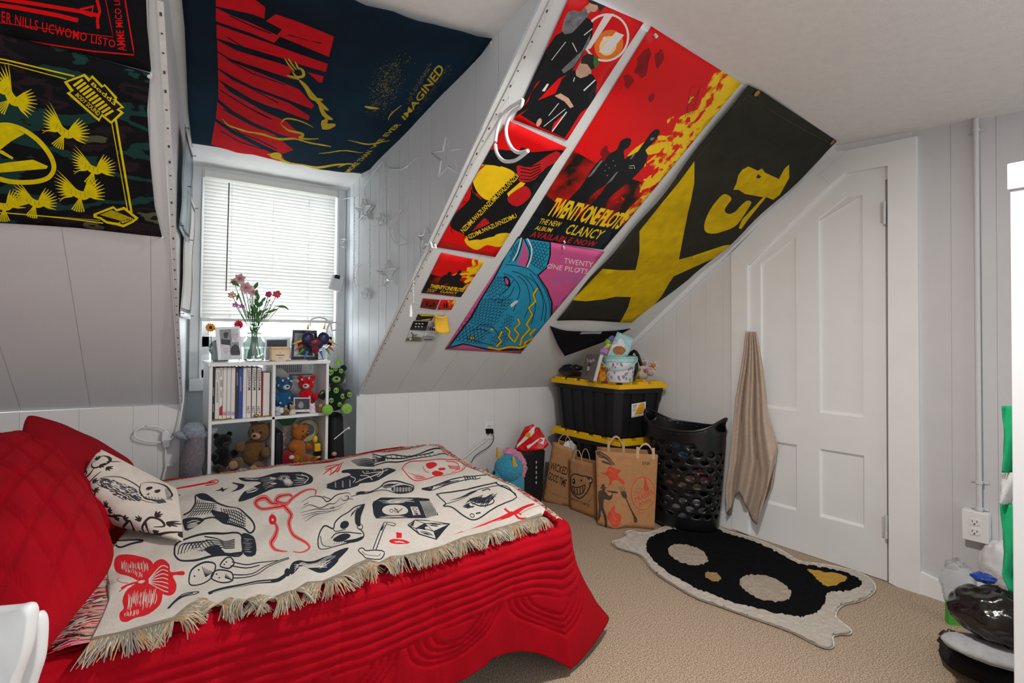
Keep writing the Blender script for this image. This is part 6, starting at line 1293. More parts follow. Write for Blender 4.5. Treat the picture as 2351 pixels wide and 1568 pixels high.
for x0,x1,yt,yb,m,lab,ly in BKS:
    pl=PY(SY+.035); q=F5([(x0,yt),(x1,yt),(x1,yb),(x0,yb)]); P=[onp(p,pl) for p in q]; zb=SH[0]+.001
    t=thing('book',lab+' of the shelf unit' if len(lab.split())<12 else lab,'book',(P[0][0],SY+.1,zb),'books on the upper left shelf')
    w=P[1][0]-P[0][0]; z1=P[0][2]; mb=MB()
    mb.box((P[0][0],SY+.036,zb),(P[0][0]+.002,SY+.2,z1)); mb.box((P[0][0]+w-.002,SY+.036,zb),(P[0][0]+w,SY+.2,z1)); cv=mb.build('cover',m,t,smooth=False)
    mb=MB(); mb.box((P[0][0]+.002,SY+.038,zb+.003),(P[0][0]+w-.002,SY+.196,z1-.004)); mb.build('page_block','page_white',t,smooth=False)
    q2=[q[0],q[1],proj((P[1][0],SY+.035,zb)),proj((P[0][0],SY+.035,zb))]
    sheet('spine',q2,pl,ly,m,0,None,0,.001,cv)
def gold(lab,px,n):
    t=thing('charm_chain',lab,'keychain',onp(px,PZ(SH[0]))); mb=MB(); c_=np.array([onp(px,PY(SY+.014))[0],SY+.014,SH[0]+.003]); random.seed(n)
    mb.tube([c_+np.array([.012*k+.0,.004*math.sin(k*2.1),.003+.002*math.sin(k*1.3)]) for k in range(n)],.003,6); mb.build('chain','brass',t); return t,c_
t,c_=gold('small gold charm lying before the white box set on the upper shelf',(588,951),8); mb=MB(); mb.ell(c_+np.array([.0,0,.008]),(.013,.01,.009)); mb.build('charm','brass',t)
t,c_=gold('small reddish chain dangling over the shelf edge under the black-spined book',(488,955),8)
# ---- soft toys
def fz(c): n='fur'+c; return fuzz(n,c)
def toy(lab,c,s,yaw,col,col2=None,lean=0,name='teddy_bear',cat='teddy bear',spots=None,legs=True,head=1.,group=None):
    m=fz(col); m2=fz(col2) if col2 else m
    t=thing(name,lab,cat,c,group); cy,sy_=math.cos(yaw),math.sin(yaw); X_=np.array([cy,sy_,0]); Y_=np.array([sy_,-cy,0]) # Y_ faces viewer at yaw 0 (-Y)
    cl,sl=math.cos(lean),math.sin(lean)
    def g(x,f,z): x2=x*cl+z*sl; z2=-x*sl+z*cl; return np.array(c)+s*(X_*x2+Y_*f+np.array([0,0,z2]))
    random.seed(int(abs(c[0]*1000))); mb=MB(); E=lambda p,r: mb.ell(p,tuple(s*q for q in r),(0,0,yaw),24,16,jit=.02)
    E(g(0,0,.34),(.24,.2,.30)); E(g(0,.04,.78*head),(.22,.2,.2)); E(g(-.17,.02,.95*head),(.075,.05,.075)); E(g(.17,.02,.95*head),(.075,.05,.075))
    E(g(-.26,.12,.42),(.09,.15,.11)); E(g(.26,.12,.42),(.09,.15,.11))
    if legs: E(g(-.2,.24,.12),(.11,.22,.11)); E(g(.2,.24,.12),(.11,.22,.11))
    mb.build('body',m,t,ang=180)
    mb=MB(); E(g(0,.21,.73*head),(.095,.09,.075)); mz=mb.build('muzzle',m2,t)
    mb=MB(); E(g(0,.30,.75*head),(.035,.025,.025)); mb.build('nose','plastic_black',mz)
    for sx_ in (-.08,.08): mb=MB(); E(g(sx_,.22,.83*head),(.022,.015,.024)); mb.build('eye','plastic_black',t)
    if legs:
        for sx_ in (-.2,.2): mb=MB(); E(g(sx_,.445,.13),(.085,.03,.085)); mb.build('paw_pad',m2,t)
    return t,g,E
t,g,E_=toy('blue plush bear with white spots on the upper right shelf',(.665,SY+.12,SH[0]),.195,.1,'#1f5a84','#cfd6da',name='teddy_bear',group='plush bears on the upper right shelf')
sp_m='plush_white'
for x,f,z in ((-.1,.22,.92),(.05,.2,.97),(.14,.15,.88),(-.18,.14,.78),(-.15,.2,.3),(.1,.19,.42),(.0,.2,.2),(-.28,.22,.45),(.2,.1,.3)): mb=MB(); mb.ell(g(x,f,z),(.006,.004,.007),(0,0,0),8,6); mb.build('spot',sp_m,t)
t,g,E_=toy('red plush bear with white hearts on the upper right shelf',(.785,SY+.12,SH[0]),.195,-.35,'#c8101c','#ddd0cc',group='plush bears on the upper right shelf')
for x,f,z in ((-.1,.22,.92),(.08,.2,.95),(.17,.13,.82),(-.12,.2,.3),(.1,.19,.42),(.26,.24,.42),(.05,.19,.25)): mb=MB(); mb.ell(g(x,f,z),(.006,.004,.006),(0,0,0),8,6); mb.build('heart_spot',sp_m,t)
# figurines and photo in front
def fig(lab,px,h,c1,c2,hat=False):
    b=np.array([onp(px,PY(SY+.035))[0],SY+.028,SH[0]]); t=thing('figurine',lab,'figurine',b,'small figurines on the upper right shelf'); mb=MB(); m1=mat('fig'+c1,c1,.3,.1,60,spec=.5); m2=mat('fig'+c2,c2,.3,.1,60,spec=.5)
    mb.lathe([(.002,0),(h*.3,.001),(h*.34,h*.12),(h*.24,h*.35),(h*.14,h*.5),(.001,h*.52)],b,16); mb.build('body',m1,t)
    mb=MB(); mb.ell(b+np.array([0,0,h*.68]),(h*.25,h*.23,h*.25)); mb.build('head',m2,t)
    for s in(-1,1): mb=MB(); mb.ell(b+np.array([s*h*.17,0,h*.9]),(h*.08,h*.05,h*.09),(0,0,0),10,7); mb.build('ear',m1,t)
    for s in(-1,1): mb=MB(); mb.ell(b+np.array([s*h*.09,-h*.22,h*.7]),(h*.03,h*.02,h*.03),(0,0,0),8,6); mb.build('eye','plastic_black',t)
fig('grey-white furry figurine at the far left before the blue bear',F5([(975,950)])[0],.05,'#a8a4a8','#c8c4c6'); fig('brown and gold figurine left of the framed snapshot',F5([(1050,945)])[0],.045,'#5a4630','#a8784a'); fig('cream monkey-like figurine just left of the framed snapshot',F5([(1115,942)])[0],.055,'#cfc6b8','#b88858')
fig('white owl-like figurine right of the framed snapshot',F5([(1305,935)])[0],.055,'#d8d6d2','#e4e2de'); fig('tan seated figurine at the right before the red bear',F5([(1385,932)])[0],.05,'#9c6a3c','#c89058')
t=thing('photo_frame','small black framed snapshot between the figurines','photo frame',onp(F5([(1210,925)])[0],PZ(SH[0])))
mat('photo_dark','#3a3c42',.4,.4,90); mat('photo_grey','#8b8f94',.4,.25,60); mat('photo_light','#c9ccd0',.4,.15,60)
sheet('picture',F5([(1130,795),(1290,795),(1290,930),(1135,932)]),PY(SY+.030),[('photo_dark',[F5([(1140,805),(1282,805),(1282,905),(1143,910)])]),('photo_grey',[F5(disc((1200,870),26,28)),F5(disc((1200,850),18,18))]),('photo_dark',[F5(disc((1193,848),3,3)),F5(disc((1207,848),3,3))])],'photo_light',0,None,0,.006,t)
t=thing('paper_sheet','loose white papers leaning behind the two bears','paper',(.7,SY+.22,SH[0]+.05)); 
for q,c_ in ((F5([(955,520),(1020,512),(1110,610),(1130,720),(960,740)]),'page_white'),(F5([(1100,620),(1250,575),(1310,600),(1440,610),(1440,760),(1120,760)]),'book_white')): sheet('sheet',q,PY(SY+.2),[],c_,.02,lambda a,b:.01*math.sin(20*a),0,.001,t)
# lower compartments
toy('brown teddy bear with tan foot pads sprawled in the lower left compartment',(.50,SY+.10,SH[1]),.25,-.5,'#6b4d2c','#b08a68',lean=.25)
toy('black plush lying in the dark left corner of the lower left compartment',(.375,SY+.13,SH[1]),.19,.3,'#131214','#3a302a',name='plush_toy',cat='plush toy')
toy('orange-brown plush rabbit in the lower right compartment',(.72,SY+.08,SH[1]),.21,.5,'#a8601e','#8a4a18',lean=.15,name='plush_rabbit',cat='plush toy')
t=thing('backpack','small black hard case at the left side of the lower right compartment','case',(.63,SY+.1,SH[1])); mb=MB(); mb.box((.602,SY+.02,SH[1]+.001),(.645,SY+.2,SH[1]+.19)); mb.build('case_shell','bin_black',t,bevel=.015); mb=MB(); mb.tube([(.6465,SY+.03,SH[1]+.02),(.6465,SY+.03,SH[1]+.16),(.635,SY+.03,SH[1]+.185)],.0025,6); mb.build('zip','brass',t)
t=thing('plush_vegetable','green and white leafy plush behind the orange-brown rabbit','plush toy',(.70,SY+.2,SH[1]))
g1=mat('leaf_plush','#3c7a52',.8,.2,40); mb=MB(); mb.ell((.70,SY+.2,SH[1]+.10),(.04,.035,.10)); mb.build('stalk','plush_white',t)
for k in range(6): a=(k-2.5)*.28; mb=MB(); mb.ell((.70+.05*math.sin(a),SY+.19,SH[1]+.205+.025*math.cos(a)),(.016,.012,.045),(0,a,0)); mb.build('leaf','leaf_plush',t)
t=thing('tape_roll','big translucent roll of tape standing behind the rabbit','tape',(.80,SY+.17,SH[1]+.15)); mb=MB(); M=Matrix.Translation((.795,SY+.15,SH[1]+.16))@Matrix.Rotation(math.pi/2,4,'X')
mb.lathe([(.042,-.02),(.060,-.02),(.060,.02),(.042,.02),(.042,-.02)],(0,0,0),32,M,cap=False); mb.build('tape',mat('tape_tan','#b3a67e',.2,.05,20,spec=.6),t)
mb=MB(); mb.lathe([(.039,-.021),(.042,-.021),(.042,.021),(.039,.021),(.039,-.021)],(0,0,0),32,M,cap=False); mb.build('core','page_white',t)
t=thing('plush_toy','dark red plush with a white snout in front of the rabbit','plush toy',(.665,SY+.04,SH[1])); mb=MB(); mb.ell((.67,SY+.045,SH[1]+.04),(.035,.04,.04),(0,0,0),18,12,jit=.04); mb.ell((.70,SY+.03,SH[1]+.025),(.035,.03,.025),(0,0,0),18,12,jit=.04); mb.build('body',fz('#8a1220'),t); mb=MB(); mb.ell((.685,SY+.005,SH[1]+.05),(.014,.01,.012)); mb.build('snout','plush_white',t)
t=thing('toy_robot','small yellow and black toy at the right of the lower right compartment','toy',(.825,SY+.05,SH[1])); mb=MB(); mb.box((.81,SY+.03,SH[1]+.02),(.842,SY+.06,SH[1]+.10)); mb.build('body','bin_yellow',t,smooth=False,bevel=.004); mb=MB(); mb.box((.807,SY+.026,SH[1]+.035),(.845,SY+.05,SH[1]+.06)); mb.build('belt','plastic_black',t,smooth=False); mb=MB(); mb.ell((.815,SY+.045,SH[1]+.125),(.014,.014,.02)); mb.build('head','bin_yellow',t)
for x in (.815,.838): mb=MB(); mb.box((x-.006,SY+.03,SH[1]+.001),(x+.006,SY+.055,SH[1]+.02)); mb.build('foot','plastic_black',t,smooth=False)
# beside the shelf unit
c0=np.array([.24,3.0,.0]); t=thing('plush_elephant','grey long-eared plush slumped on the left side of the shelf unit','plush toy',c0); gm=fz('#77727a'); gm2=fz('#8f98a3')
random.seed(12); mb=MB(); mb.ell(c0+[0,0,.36],(.055,.07,.20),(0,.05,0),24,18,jit=.05); mb.ell(c0+[-.0,-.02,.57],(.05,.06,.13),(0,.15,0),24,16,jit=.05); mb.ell(c0+[.01,0,.13],(.06,.08,.13),(0,0,0),24,16,jit=.05); mb.build('body','fur#77727a',t,ang=180)
mb=MB(); mb.ell(c0+[.0,-.01,.70],(.055,.06,.045),(0,0,0),24,14,jit=.03); mb.build('head','fur#8f98a3',t); 
for s,r in ((-.05,.4),(.07,-.5)): mb=MB(); mb.ell(c0+[s*.8,-.03,.685],(.05,.02,.018),(0,r*.8,0),16,10,jit=.05); mb.build('ear','fur#8f98a3',t)
bkx=.935
t=thing('backpack','black bag with a white drawstring at the right side of the shelf unit','bag',(bkx,2.98,0)); mb=MB(); mb.hexa([(.885,2.92,.0),(.99,2.92,.0),(1.0,3.1,0),(.885,3.1,0)],[(.89,2.93,.72),(.965,2.95,.735),(.97,3.08,.735),(.89,3.08,.72)]); mb.build('bag_body','tote_black',t,smooth=True,bevel=.025)
mb=MB(); mb.tube([(.90,2.915,.60),(.93,2.905,.625),(.96,2.90,.65),(.972,2.90,.655)],.003,6); mb.ell((.975,2.90,.655),(.007,.006,.007)); mb.build('drawstring','cord_white',t)
mb=MB(); mb.ell((.90,2.91,.52),(.014,.01,.012)); mb.ell((.912,2.91,.47),(.02,.012,.018)); mb.build('tag',mat('tag_pink','#b98a90',.6,.3,90),t)
c1=(.925,2.99,.735); t,g,E_=toy('dark plush bear covered in lime alien heads, propped on the black bag',c1,.25,-.2,'#12241f','#86b552',head=1.05)
random.seed(31); lm=fz('#86b552')
for x,f,z,r in ((-.12,.2,.92,.016),(.1,.21,.95,.012),(.16,.12,.78,.013),(-.17,.17,.55,.014),(.0,.21,.52,.015),(.15,.17,.38,.014),(-.1,.21,.3,.013),(.08,.2,.2,.012),(.28,.25,.42,.014),(-.02,.2,1.0,.012),(-.28,.22,.45,.012)):
    mb=MB(); p=g(x,f,z); mb.ell(p,(r,.006,r*1.15),(0,0,-.2),12,8); ap=mb.build('alien_patch','fur#86b552',t); 
    for s in(-.35,.35): mb=MB(); mb.ell(p+np.array([s*r,-.006,0]),(r*.22,.002,r*.33),(0,s*1.2,0),8,6); mb.build('alien_eye','plastic_black',ap)
for s in (-.2,.2): mb=MB(); E_=None; mb.ell(g(s,.45,.13),(.03,.012,.03),(0,0,-.2),16,10); mb.build('paw_pad','fur#86b552',t)
mb=MB(); mb.cone(g(.05,.0,1.08),g(.08,0,1.28),.018,.004); mb.build('antenna','fur#86b552',t)
# ================================================================ on top of the shelf unit
ZS=zt_+.001
def T5(px,d=.05): return np.array([onp((px[0],800),PY(SY+d))[0],SY+d,ZS])
mat('frame_white','#e6e6e6',.3,.01,20,spec=.5); mat('frame_black','#23262c',.3,.05,20,spec=.5); mat('frame_silver','#aeb4b8',.25,.05,20,metal=.4); mat('heart_red','#c04a54',.5)
Yf=SY+.05
t=thing('photo_frame','white photo frame with two snapshots and a drawn heart, leftmost on the shelf unit','photo frame',T5((520,826)))
q=F5([(385,128),(618,120),(642,430),(418,442)]); iq=F5([(425,152),(600,145),(618,405),(448,415)])
sheet('frame',q,PY(Yf),[('photo_grey',[iq]),('photo_light',[F5([(535,150),(600,147),(610,270),(545,270)]),F5([(440,290),(525,295),(528,412),(450,413)])]),('photo_dark',[F5(disc((485,205),22,28)),F5(disc((500,190),12,14)),F5([(440,240),(530,250),(530,300),(445,290)]),F5(smo([(540,320),(580,290),(615,330),(618,395),(560,400),(530,370)],3,True))]),('heart_red',stroke(F5(smo([(572,250),(548,215),(555,190),(572,205),(590,185),(592,215),(572,250)],4)),.8)+stroke(F5([(460,335),(505,335)]),.8)+stroke(F5([(455,352),(520,354)]),.8)+stroke(F5([(470,372),(500,373)]),.8)),('photo_light',[F5([(450,400),(610,392),(640,430),(418,442)])])],'frame_white',0,None,0,.018,t)
t=thing('mug','grey mug mostly hidden behind the white photo frame, handle showing','mug',T5((498,825))); c_=T5((507,820),.16); mg=mat('mug_grey','#8c9496',.3,.05,20,spec=.5)
mb=MB(); mb.lathe([(.001,0),(.036,0),(.04,.01),(.04,.10),(.036,.10),(.034,.012),(.001,.008)],c_,28); mb.build('mug_body',mg,t); mb=MB(); mb.tube([onp(p,PY(c_[1]-.0)) for p in F5(smo([(405,262),(370,272),(340,310),(345,360),(380,395),(412,410)],4))],.006,8); mb.build('handle',mg,t)
for lab,px,c_,ctr in (('small orange sunflower leaning out left of the white photo frame',(345,132),'#e09a24','#2c1d14'),('red artificial flower peeking over the white photo frame',(610,105),'#c81a38','#8a1024')):
    t=thing('flower',lab,'flower',onp(F5([px])[0],PY(Yf+.06))); p=onp(F5([px])[0],PY(Yf+.04)); m=mat('petal'+c_,c_,.6,.15,60); mb=MB()
    for ringn,(rr,k) in enumerate(((.021,12),(.014,9))):
        for j in range(k): a=2*math.pi*(j+.5*ringn)/k; mb.ell(p+np.array([rr*.65*math.cos(a),-.004*ringn,rr*.65*math.sin(a)]),(rr*.5,.003,rr*.26),(0,-a,0),8,6)
    mb.build('petals',m,t); mb=MB(); mb.ell(p-np.array([0,.006,0]),(.007,.005,.008)); mb.build('flower_centre',mat('centre'+ctr,ctr,.8,.2,90),t)
    mb=MB(); mb.tube([p+np.array([0,.004,0]),p+np.array([.006,.03,-.05]),np.array([p[0]+.012,p[1]+.04,ZS])],.0018,6); mb.build('stem',mat('stem_green','#47703c',.6,.2,60),t)
# glass jar with bouquet
gl=mat('clear_glass','#e8f5f0',.02,.0,5,trans=.93,ior=1.45,spec=.7); wt=mat('vase_water','#dff3ea',.0,0,5,trans=1,ior=1.2)
vc=T5(F5([(757,448)])[0],.10); t=thing('glass_vase','clear glass jar vase half filled with water, holding the bouquet','vase',vc)
prof=[(.001,.002),(.046,.002),(.050,.010),(.049,.05),(.051,.09),(.050,.105),(.040,.122),(.034,.128),(.034,.148),(.036,.150)]
mb=MB(); mb.lathe(prof+[(.034,.151),(.032,.148),(.032,.127),(.037,.12),(.0475,.104),(.0485,.09),(.0465,.05),(.0475,.012),(.001,.006)],vc,40,cap=False); mb.build('glass_jar','clear_glass',t)
mb=MB(); mb.lathe([(.001,.008),(.045,.012),(.0455,.062),(.001,.0625)],vc,32,cap=False); mb.build('water','vase_water',t,fixn=True)
def petalflower(lab,px,kind,cols,r,yo=0):
    p=onp(W5([px])[0],PY(vc[1]-.02+yo)); t=thing('cut_flower',lab,'flower',vc+np.array([0,0,.02]),'flowers in the glass vase'); random.seed(int(px[0]))
    b=vc+np.array([random.uniform(-.02,.02),random.uniform(-.015,.015),.012]); nk=vc+np.array([(p[0]-vc[0])*.12,0,.15])
    mb=MB(); mb.tube([tuple(q) for q in [b,nk,nk*.5+p*.5+np.array([0,0,-.005]),p]],[.0025,.002,.0018,.0015],6); mb.build('stem','stem_green',t)
    m=mat('bloom'+cols[0],cols[0],.6,.2,50); mb=MB()
    if kind=='lily':
        for j in range(6):
            a=2*math.pi*j/6+.3; d=np.array([math.cos(a),-.25,math.sin(a)]); n_=6
            def fn(u,v,d=d,a=a): 
                w=math.sin(math.pi*min(.98,u+.04))*.36*r*(v-.5)*2; s=np.array([-math.sin(a),0,math.cos(a)]); return p+d*r*u+s*w+np.array([0,-.35*r*math.sin(u*2.2),0])
            mb.grid(fn,8,4)
    elif kind=='rose':
        for j in range(26):
            a=j*2.4; q_=r*(.15+.85*j/26); z_=r*(.7-.8*j/26); mb.ell(p+np.array([q_*math.cos(a)*.8,-z_*.8,q_*math.sin(a)*.8]),(r*.30,r*.12,r*.30),(random.random(),a,0),8,6,jit=.15)
    else:
        for j in range(14):
            a=j*2.4; q_=r*math.sqrt(j/14); mb.ell(p+np.array([q_*math.cos(a),-.003,q_*math.sin(a)]),(r*.3,r*.2,r*.26),(a,a,0),7,5,jit=.2)
    pt=mb.build('petals',m,t,fixn=False,solid=.0006 if kind=='lily' else 0)
    if kind=='lily': mb=MB(); [mb.tube([p-np.array([0,.003,0]),p+np.array([.3*r*math.cos(j),-.5*r,.3*r*math.sin(j)])],.0008,5) for j in range(5)]; mb.build('stamen',mat('stamen','#9c7a30',.6),pt)
petalflower('pale pink lily bloom, highest in the vase',(470,880),'lily',['#d3a9b0'],.030)
petalflower('large pale pink lily bloom in the middle left of the bouquet',(515,945),'lily',['#cf9fa9'],.034,-.01)
petalflower('pale pink lily bloom lower right of the large one',(560,975),'lily',['#dcb9bd'],.026)
petalflower('pale pink lily bloom at the far left of the top',(430,900),'lily',['#d8b3b4'],.022,.01)
petalflower('coral carnation on the right of the bouquet',(740,990),'rose',['#d2504e'],.022)
petalflower('magenta bloom left of the coral carnation',(680,990),'rose',['#b5246a'],.017)
petalflower('peach spidery bloom at the far left of the bouquet',(415,995),'fluff',['#c49a68'],.018)
petalflower('violet small bloom low on the left of the bouquet',(440,1065),'fluff',['#a83a94'],.014); petalflower('violet small bloom beside the low left one',(485,1075),'fluff',['#9a4a9c'],.012)
t=thing('foliage','green leafy stems filling the bouquet in the glass vase','foliage',vc+np.array([0,0,.02]))
lf=mat('leaf_green','#3f6f3a',.5,.3,60,spec=.4); random.seed(14); mb=MB()
for (x,y,l,a,w) in [(440,915,.05,2.6,.016),(585,930,.05,1.1,.018),(640,1110,.06,.5,.012),(700,1110,.07,.4,.013),(770,1080,.06,-.1,.011),(800,1085,.05,-.6,.010),(600,1010,.05,1.6,.018),(590,1050,.05,1.9,.02),(620,1060,.045,1.0,.02),(580,1100,.05,1.7,.02),(610,1130,.05,1.2,.02),(640,1030,.04,.9,.014),(560,1090,.04,2.2,.014),(540,1130,.04,2.4,.012),(600,1170,.05,1.6,.02),(455,1010,.04,-1.8,.012),(650,1150,.05,.7,.014),(590,980,.04,1.4,.014)]:
    p=onp(W5([(x,y)])[0],PY(vc[1]-.015+random.uniform(-.02,.02))); d=np.array([math.cos(a),random.uniform(-.3,.3),math.sin(a)]); s=np.array([-math.sin(a),.2,math.cos(a)])
    mb.grid(lambda u,v: p+d*l*(u-.5)+s*w*math.sin(math.pi*min(.99,max(.01,u)))*(v-.5)*2*.5+np.array([0,-.01*math.sin(u*3),0]),8,2)
    mb.tube([p-d*l*.5,(p-d*l*.5)*.5+(vc+np.array([0,0,.15]))*.5+np.array([0,0,-.01]),vc+np.array([random.uniform(-.015,.015),0,.15]),vc+np.array([random.uniform(-.03,.03),0,.015])],.0016,5)
for k in range(16):
    x,y=500+random.random()*200,1000+random.random()*120; p=onp(W5([(x,y)])[0],PY(vc[1]+random.uniform(-.02,.02))); mb.tube([p,vc+np.array([0,0,.15])],.001,4); mb.ell(p,(.003,.003,.005),(0,0,0),6,5)
mb.build('leaves','leaf_green',t,fixn=False)
# silver frame, candle, black frame
t=thing('photo_frame','small silver photo frame behind the peach candle','photo frame',T5((636,824)))
q=F5([(868,238),(1092,232),(1098,330),(1090,440),(862,440)]); sheet('frame',q,PY(Yf+.05),[('photo_dark',[F5([(875,252),(1068,248),(1066,310),(876,312)])]),('photo_light',[F5([(880,320),(1080,315),(1078,430),(872,432)])])],'frame_silver',0,None,0,.012,t)
t=thing('candle','square peach candle with a pale printed label in the middle of the shelf top','candle',T5((644,830)))
cq=[T5(p,.015) for p in F5([(920,460),(1100,465)])]; mb=MB(); y0=cq[0][1]; cm_=mat('candle_peach','#e2b488',.3,.0,4,spec=.5,col2='#efd9b4',band=(.35,.65))
mb.box((cq[0][0],y0,ZS),(cq[1][0],y0+.07,onp(F5([(1000,335)])[0],PY(y0))[2])); mb.build('wax_block',cm_,t,bevel=.006); z1=onp(F5([(1000,315)])[0],PY(y0))[2]; z0=onp(F5([(1000,335)])[0],PY(y0))[2]
mb=MB(); mb.box((cq[0][0]+.001,y0+.001,z0),(cq[1][0]-.001,y0+.069,z1)); mb.build('lid',mat('candle_lid','#e6c79c',.3),t,bevel=.004)
sheet('label',F5([(958,355),(1060,355),(1055,450),(955,450)]),PY(y0-.0012),[('text_dark',[F5([(965+k*9,388),(971+k*9,388),(971+k*9,400),(965+k*9,400)]) for k in range(9)]+ring(F5([(1006,368)])[0],1.3,1.3,.4,0,10)+stroke(F5([(985,415),(1035,415)]),.6)+stroke(F5([(990,428),(1030,428)]),.5))],mat('label_cream','#e6d3b4',.5).name,0,None,0,.0004,t)
t=thing('photo_frame','black photo frame standing behind the horned ornament','photo frame',T5((690,824)))
q=F5([(1120,152),(1350,158),(1362,440),(1105,438)]); sheet('frame',q,PY(Yf+.045),[('photo_light',[F5([(1140,185),(1320,190),(1325,405),(1130,405)])]),('photo_dark',[F5([(1160,240),(1300,260),(1310,400),(1180,390)])]),('photo_grey',[F5([(1140,185),(1230,187),(1180,240),(1138,300)])])],'frame_black',0,None,0,.014,t)
# ornament: plain heart-like shape with coloured spikes
oc=onp(F5([(1340,260)])[0],PY(Yf-.01)); t=thing('ornament','dark blue ornament with yellow horns and rainbow spikes on the shelf unit top','ornament',np.array([oc[0],oc[1],ZS]))
on_=mat('ornament_navy','#20264e',.3,.08,30,spec=.5); omr=mat('ornament_maroon','#7a1626',.3,.1,30,spec=.5)
mb=MB(); g=lambda x,y,d=0:onp(F5([(x,y)])[0],PY(Yf-.01+d))
mb.ell(g(1265,235),(.032,.02,.036),(0,.25,0),24,16); mb.ell(g(1415,235),(.032,.02,.036),(0,-.25,0),24,16); mb.ell(g(1340,290),(.042,.02,.030),(0,0,0),24,16); mb.build('heart_body',on_,t,ang=180)
mb=MB(); mb.ell(g(1340,335,-.012),(.020,.014,.028),(0,0,0),4,10); mb.ell(g(1340,270,-.014),(.030,.010,.020)); mb.build('centre_boss',omr,t)
for x0,y0,x1,y1,c_,r in ((1265,150,1272,80,'#e0a832',.008),(1418,150,1432,80,'#e0a832',.008),(1205,255,1110,292,'#e8b02a',.009),(1470,255,1556,300,'#e8a02a',.009),(1215,300,1135,350,'#d03a2c',.009),(1460,305,1518,362,'#d03a2c',.009),(1225,335,1165,400,'#3f9a3a',.009),(1440,325,1478,395,'#2f9a4a',.009),(1262,355,1232,435,'#3a7ac0',.009),(1385,350,1410,435,'#2f70b8',.009)):
    mb=MB(); mb.cone(g(x0,y0),g(x1,y1),r,.0008); mb.build('horn' if y0<200 else 'spike',mat('spike'+c_,c_,.35,.1,40,spec=.5),t)
mb=MB(); b=g(1360,452); mb.tube([g(1340,320,.02),g(1350,420,.02),np.array([b[0],b[1]+.02,ZS+.003]),np.array([b[0]+.03,b[1]-.01,ZS+.003]),np.array([b[0]-.03,b[1]-.01,ZS+.003])],.002,6); mb.build('wire_stand','plastic_black',t)
t=thing('cable','thick white cable looping behind the horned ornament','cable',T5((740,822))); mb=MB(); mb.tube([onp(p,PY(Yf+.11)) for p in F5(smo([(1285,120),(1300,60),(1360,35),(1430,50),(1480,100),(1500,160),(1570,130),(1585,100),(1540,85),(1470,100),(1440,200),(1445,330),(1440,440)],5))],.005,8); mb.build('cable','cord_white',t)
t=thing('book','pale thin book lying flat under the ornament','book',T5((690,830))); a=T5(F5([(1110,468)])[0],.004); mb=MB(); mb.box((a[0],a[1]-.0,ZS),(a[0]+.085,a[1]+.06,ZS+.0015)); mb.build('cover','label_cream',t,smooth=False); mb=MB(); mb.box((a[0]+.001,a[1]+.001,ZS+.0015),(a[0]+.083,a[1]+.058,ZS+.003)); mb.build('page_block','page_white',t,smooth=False)
# sensor on the window casing
t=thing('window_sensor','pale plastic box with a small black screen tilted on the right window casing','sensor',onp((772,650),PY(WY-.05))); pl=PY(WY-.07)
mb=MB(); px_prism(mb,W5([(1150,845),(1230,870),(1200,975),(1115,950)]),pl,0,.03); mb.build('housing','ac_plastic',t,bevel=.006); mb=MB(); px_prism(mb,W5([(1160,846),(1196,856),(1190,882),(1154,872)]),pl,.002,.002); mb.build('screen','plastic_black',t,smooth=False)
# ---- cord and charger on the left low wall
t=thing('extension_cord','white cord looped over a white power block on the low wall behind the pillows','cord',onp((380,1005),PY(KY-.03)))
A0=K(0,900,2.348); mb=MB(); px_prism(mb,A0([(875,215),(905,205),(920,230),(918,300),(880,305),(870,260)]),PY(KY),.035,.03); mb.build('power_block','outlet_white',t,bevel=.006)
mb=MB(); mb.tube([onp(p,PY(KY-.03)) for p in A0(smo([(990,-20),(985,60),(960,190),(915,260),(830,270),(740,250),(730,215),(780,185),(860,190),(900,215)],5))],.004,8); mb.tube([onp(p,PY(KY-.02)) for p in A0(smo([(895,290),(893,350),(895,400),(878,470)],4))],.004,8); mb.build('cord','cord_white',t)
mb=MB(); px_prism(mb,A0([(900,385),(935,385),(935,400),(900,400)]),PY(KY),.02,.02); mb.build('clip','outlet_white',t,smooth=False)
# ================================================================ string of clear stars and moons
sg=mat('clear_plastic','#f0f3f4',.08,.03,20,spec=.8,alpha=.9,emit=0); wr_=mat('clear_wire','#dfe3e4',.3,.05,30,spec=.6)
SK=K(780,200,2.613); PC=PX(1.088-.028)
def s3(p): return onp(p,PC)
def s3f(f,pts): return [s3(p) for p in f(pts)]
t=thing('string_light','string light of clear stars, moons and drops draped along the right dormer wall','string light',s3(SK([(255,450)])[0]))
mb=MB(); mb.tube(s3f(SK,smo([(-10,680),(40,668),(100,650),(150,590),(195,530),(255,452),(280,480),(320,492),(380,488),(450,435),(560,355),(655,235),(720,150),(784,62)],4)),.0024,6)
mb.tube([s3(p) for p in K(950,0,2.6127)(smo([(200,760),(350,530),(440,380),(540,260),(578,195)],4))],.0016,6)
mb.tube([s3(p) for p in K(950,0,2.6127)(smo([(578,195),(578,400),(575,620)],4))],.0013,6); mb.build('wire','clear_wire',t)
random.seed(6)
for x,y0,y1 in ((180,690,1215),(300,500,1060),(442,560,1290),(260,460,775),(540,490,880),(88,660,1180),(368,495,740),(30,760,900),(150,600,650)):
    mb=MB(); P=[]; y=y0
    while y<y1:
        s=random.uniform(-2,2); a=s3(SK([(x+s,y)])[0]); b=s3(SK([(x+s+random.uniform(-2,2),y+14)])[0]); mb.tube([a,b],[.0034,.0016],5); y+=20
    mb.tube([s3(SK([(x,y0)])[0]),s3(SK([(x-2,y1)])[0])],.0006,4)
    mb.build('bead_strand','clear_wire',t)
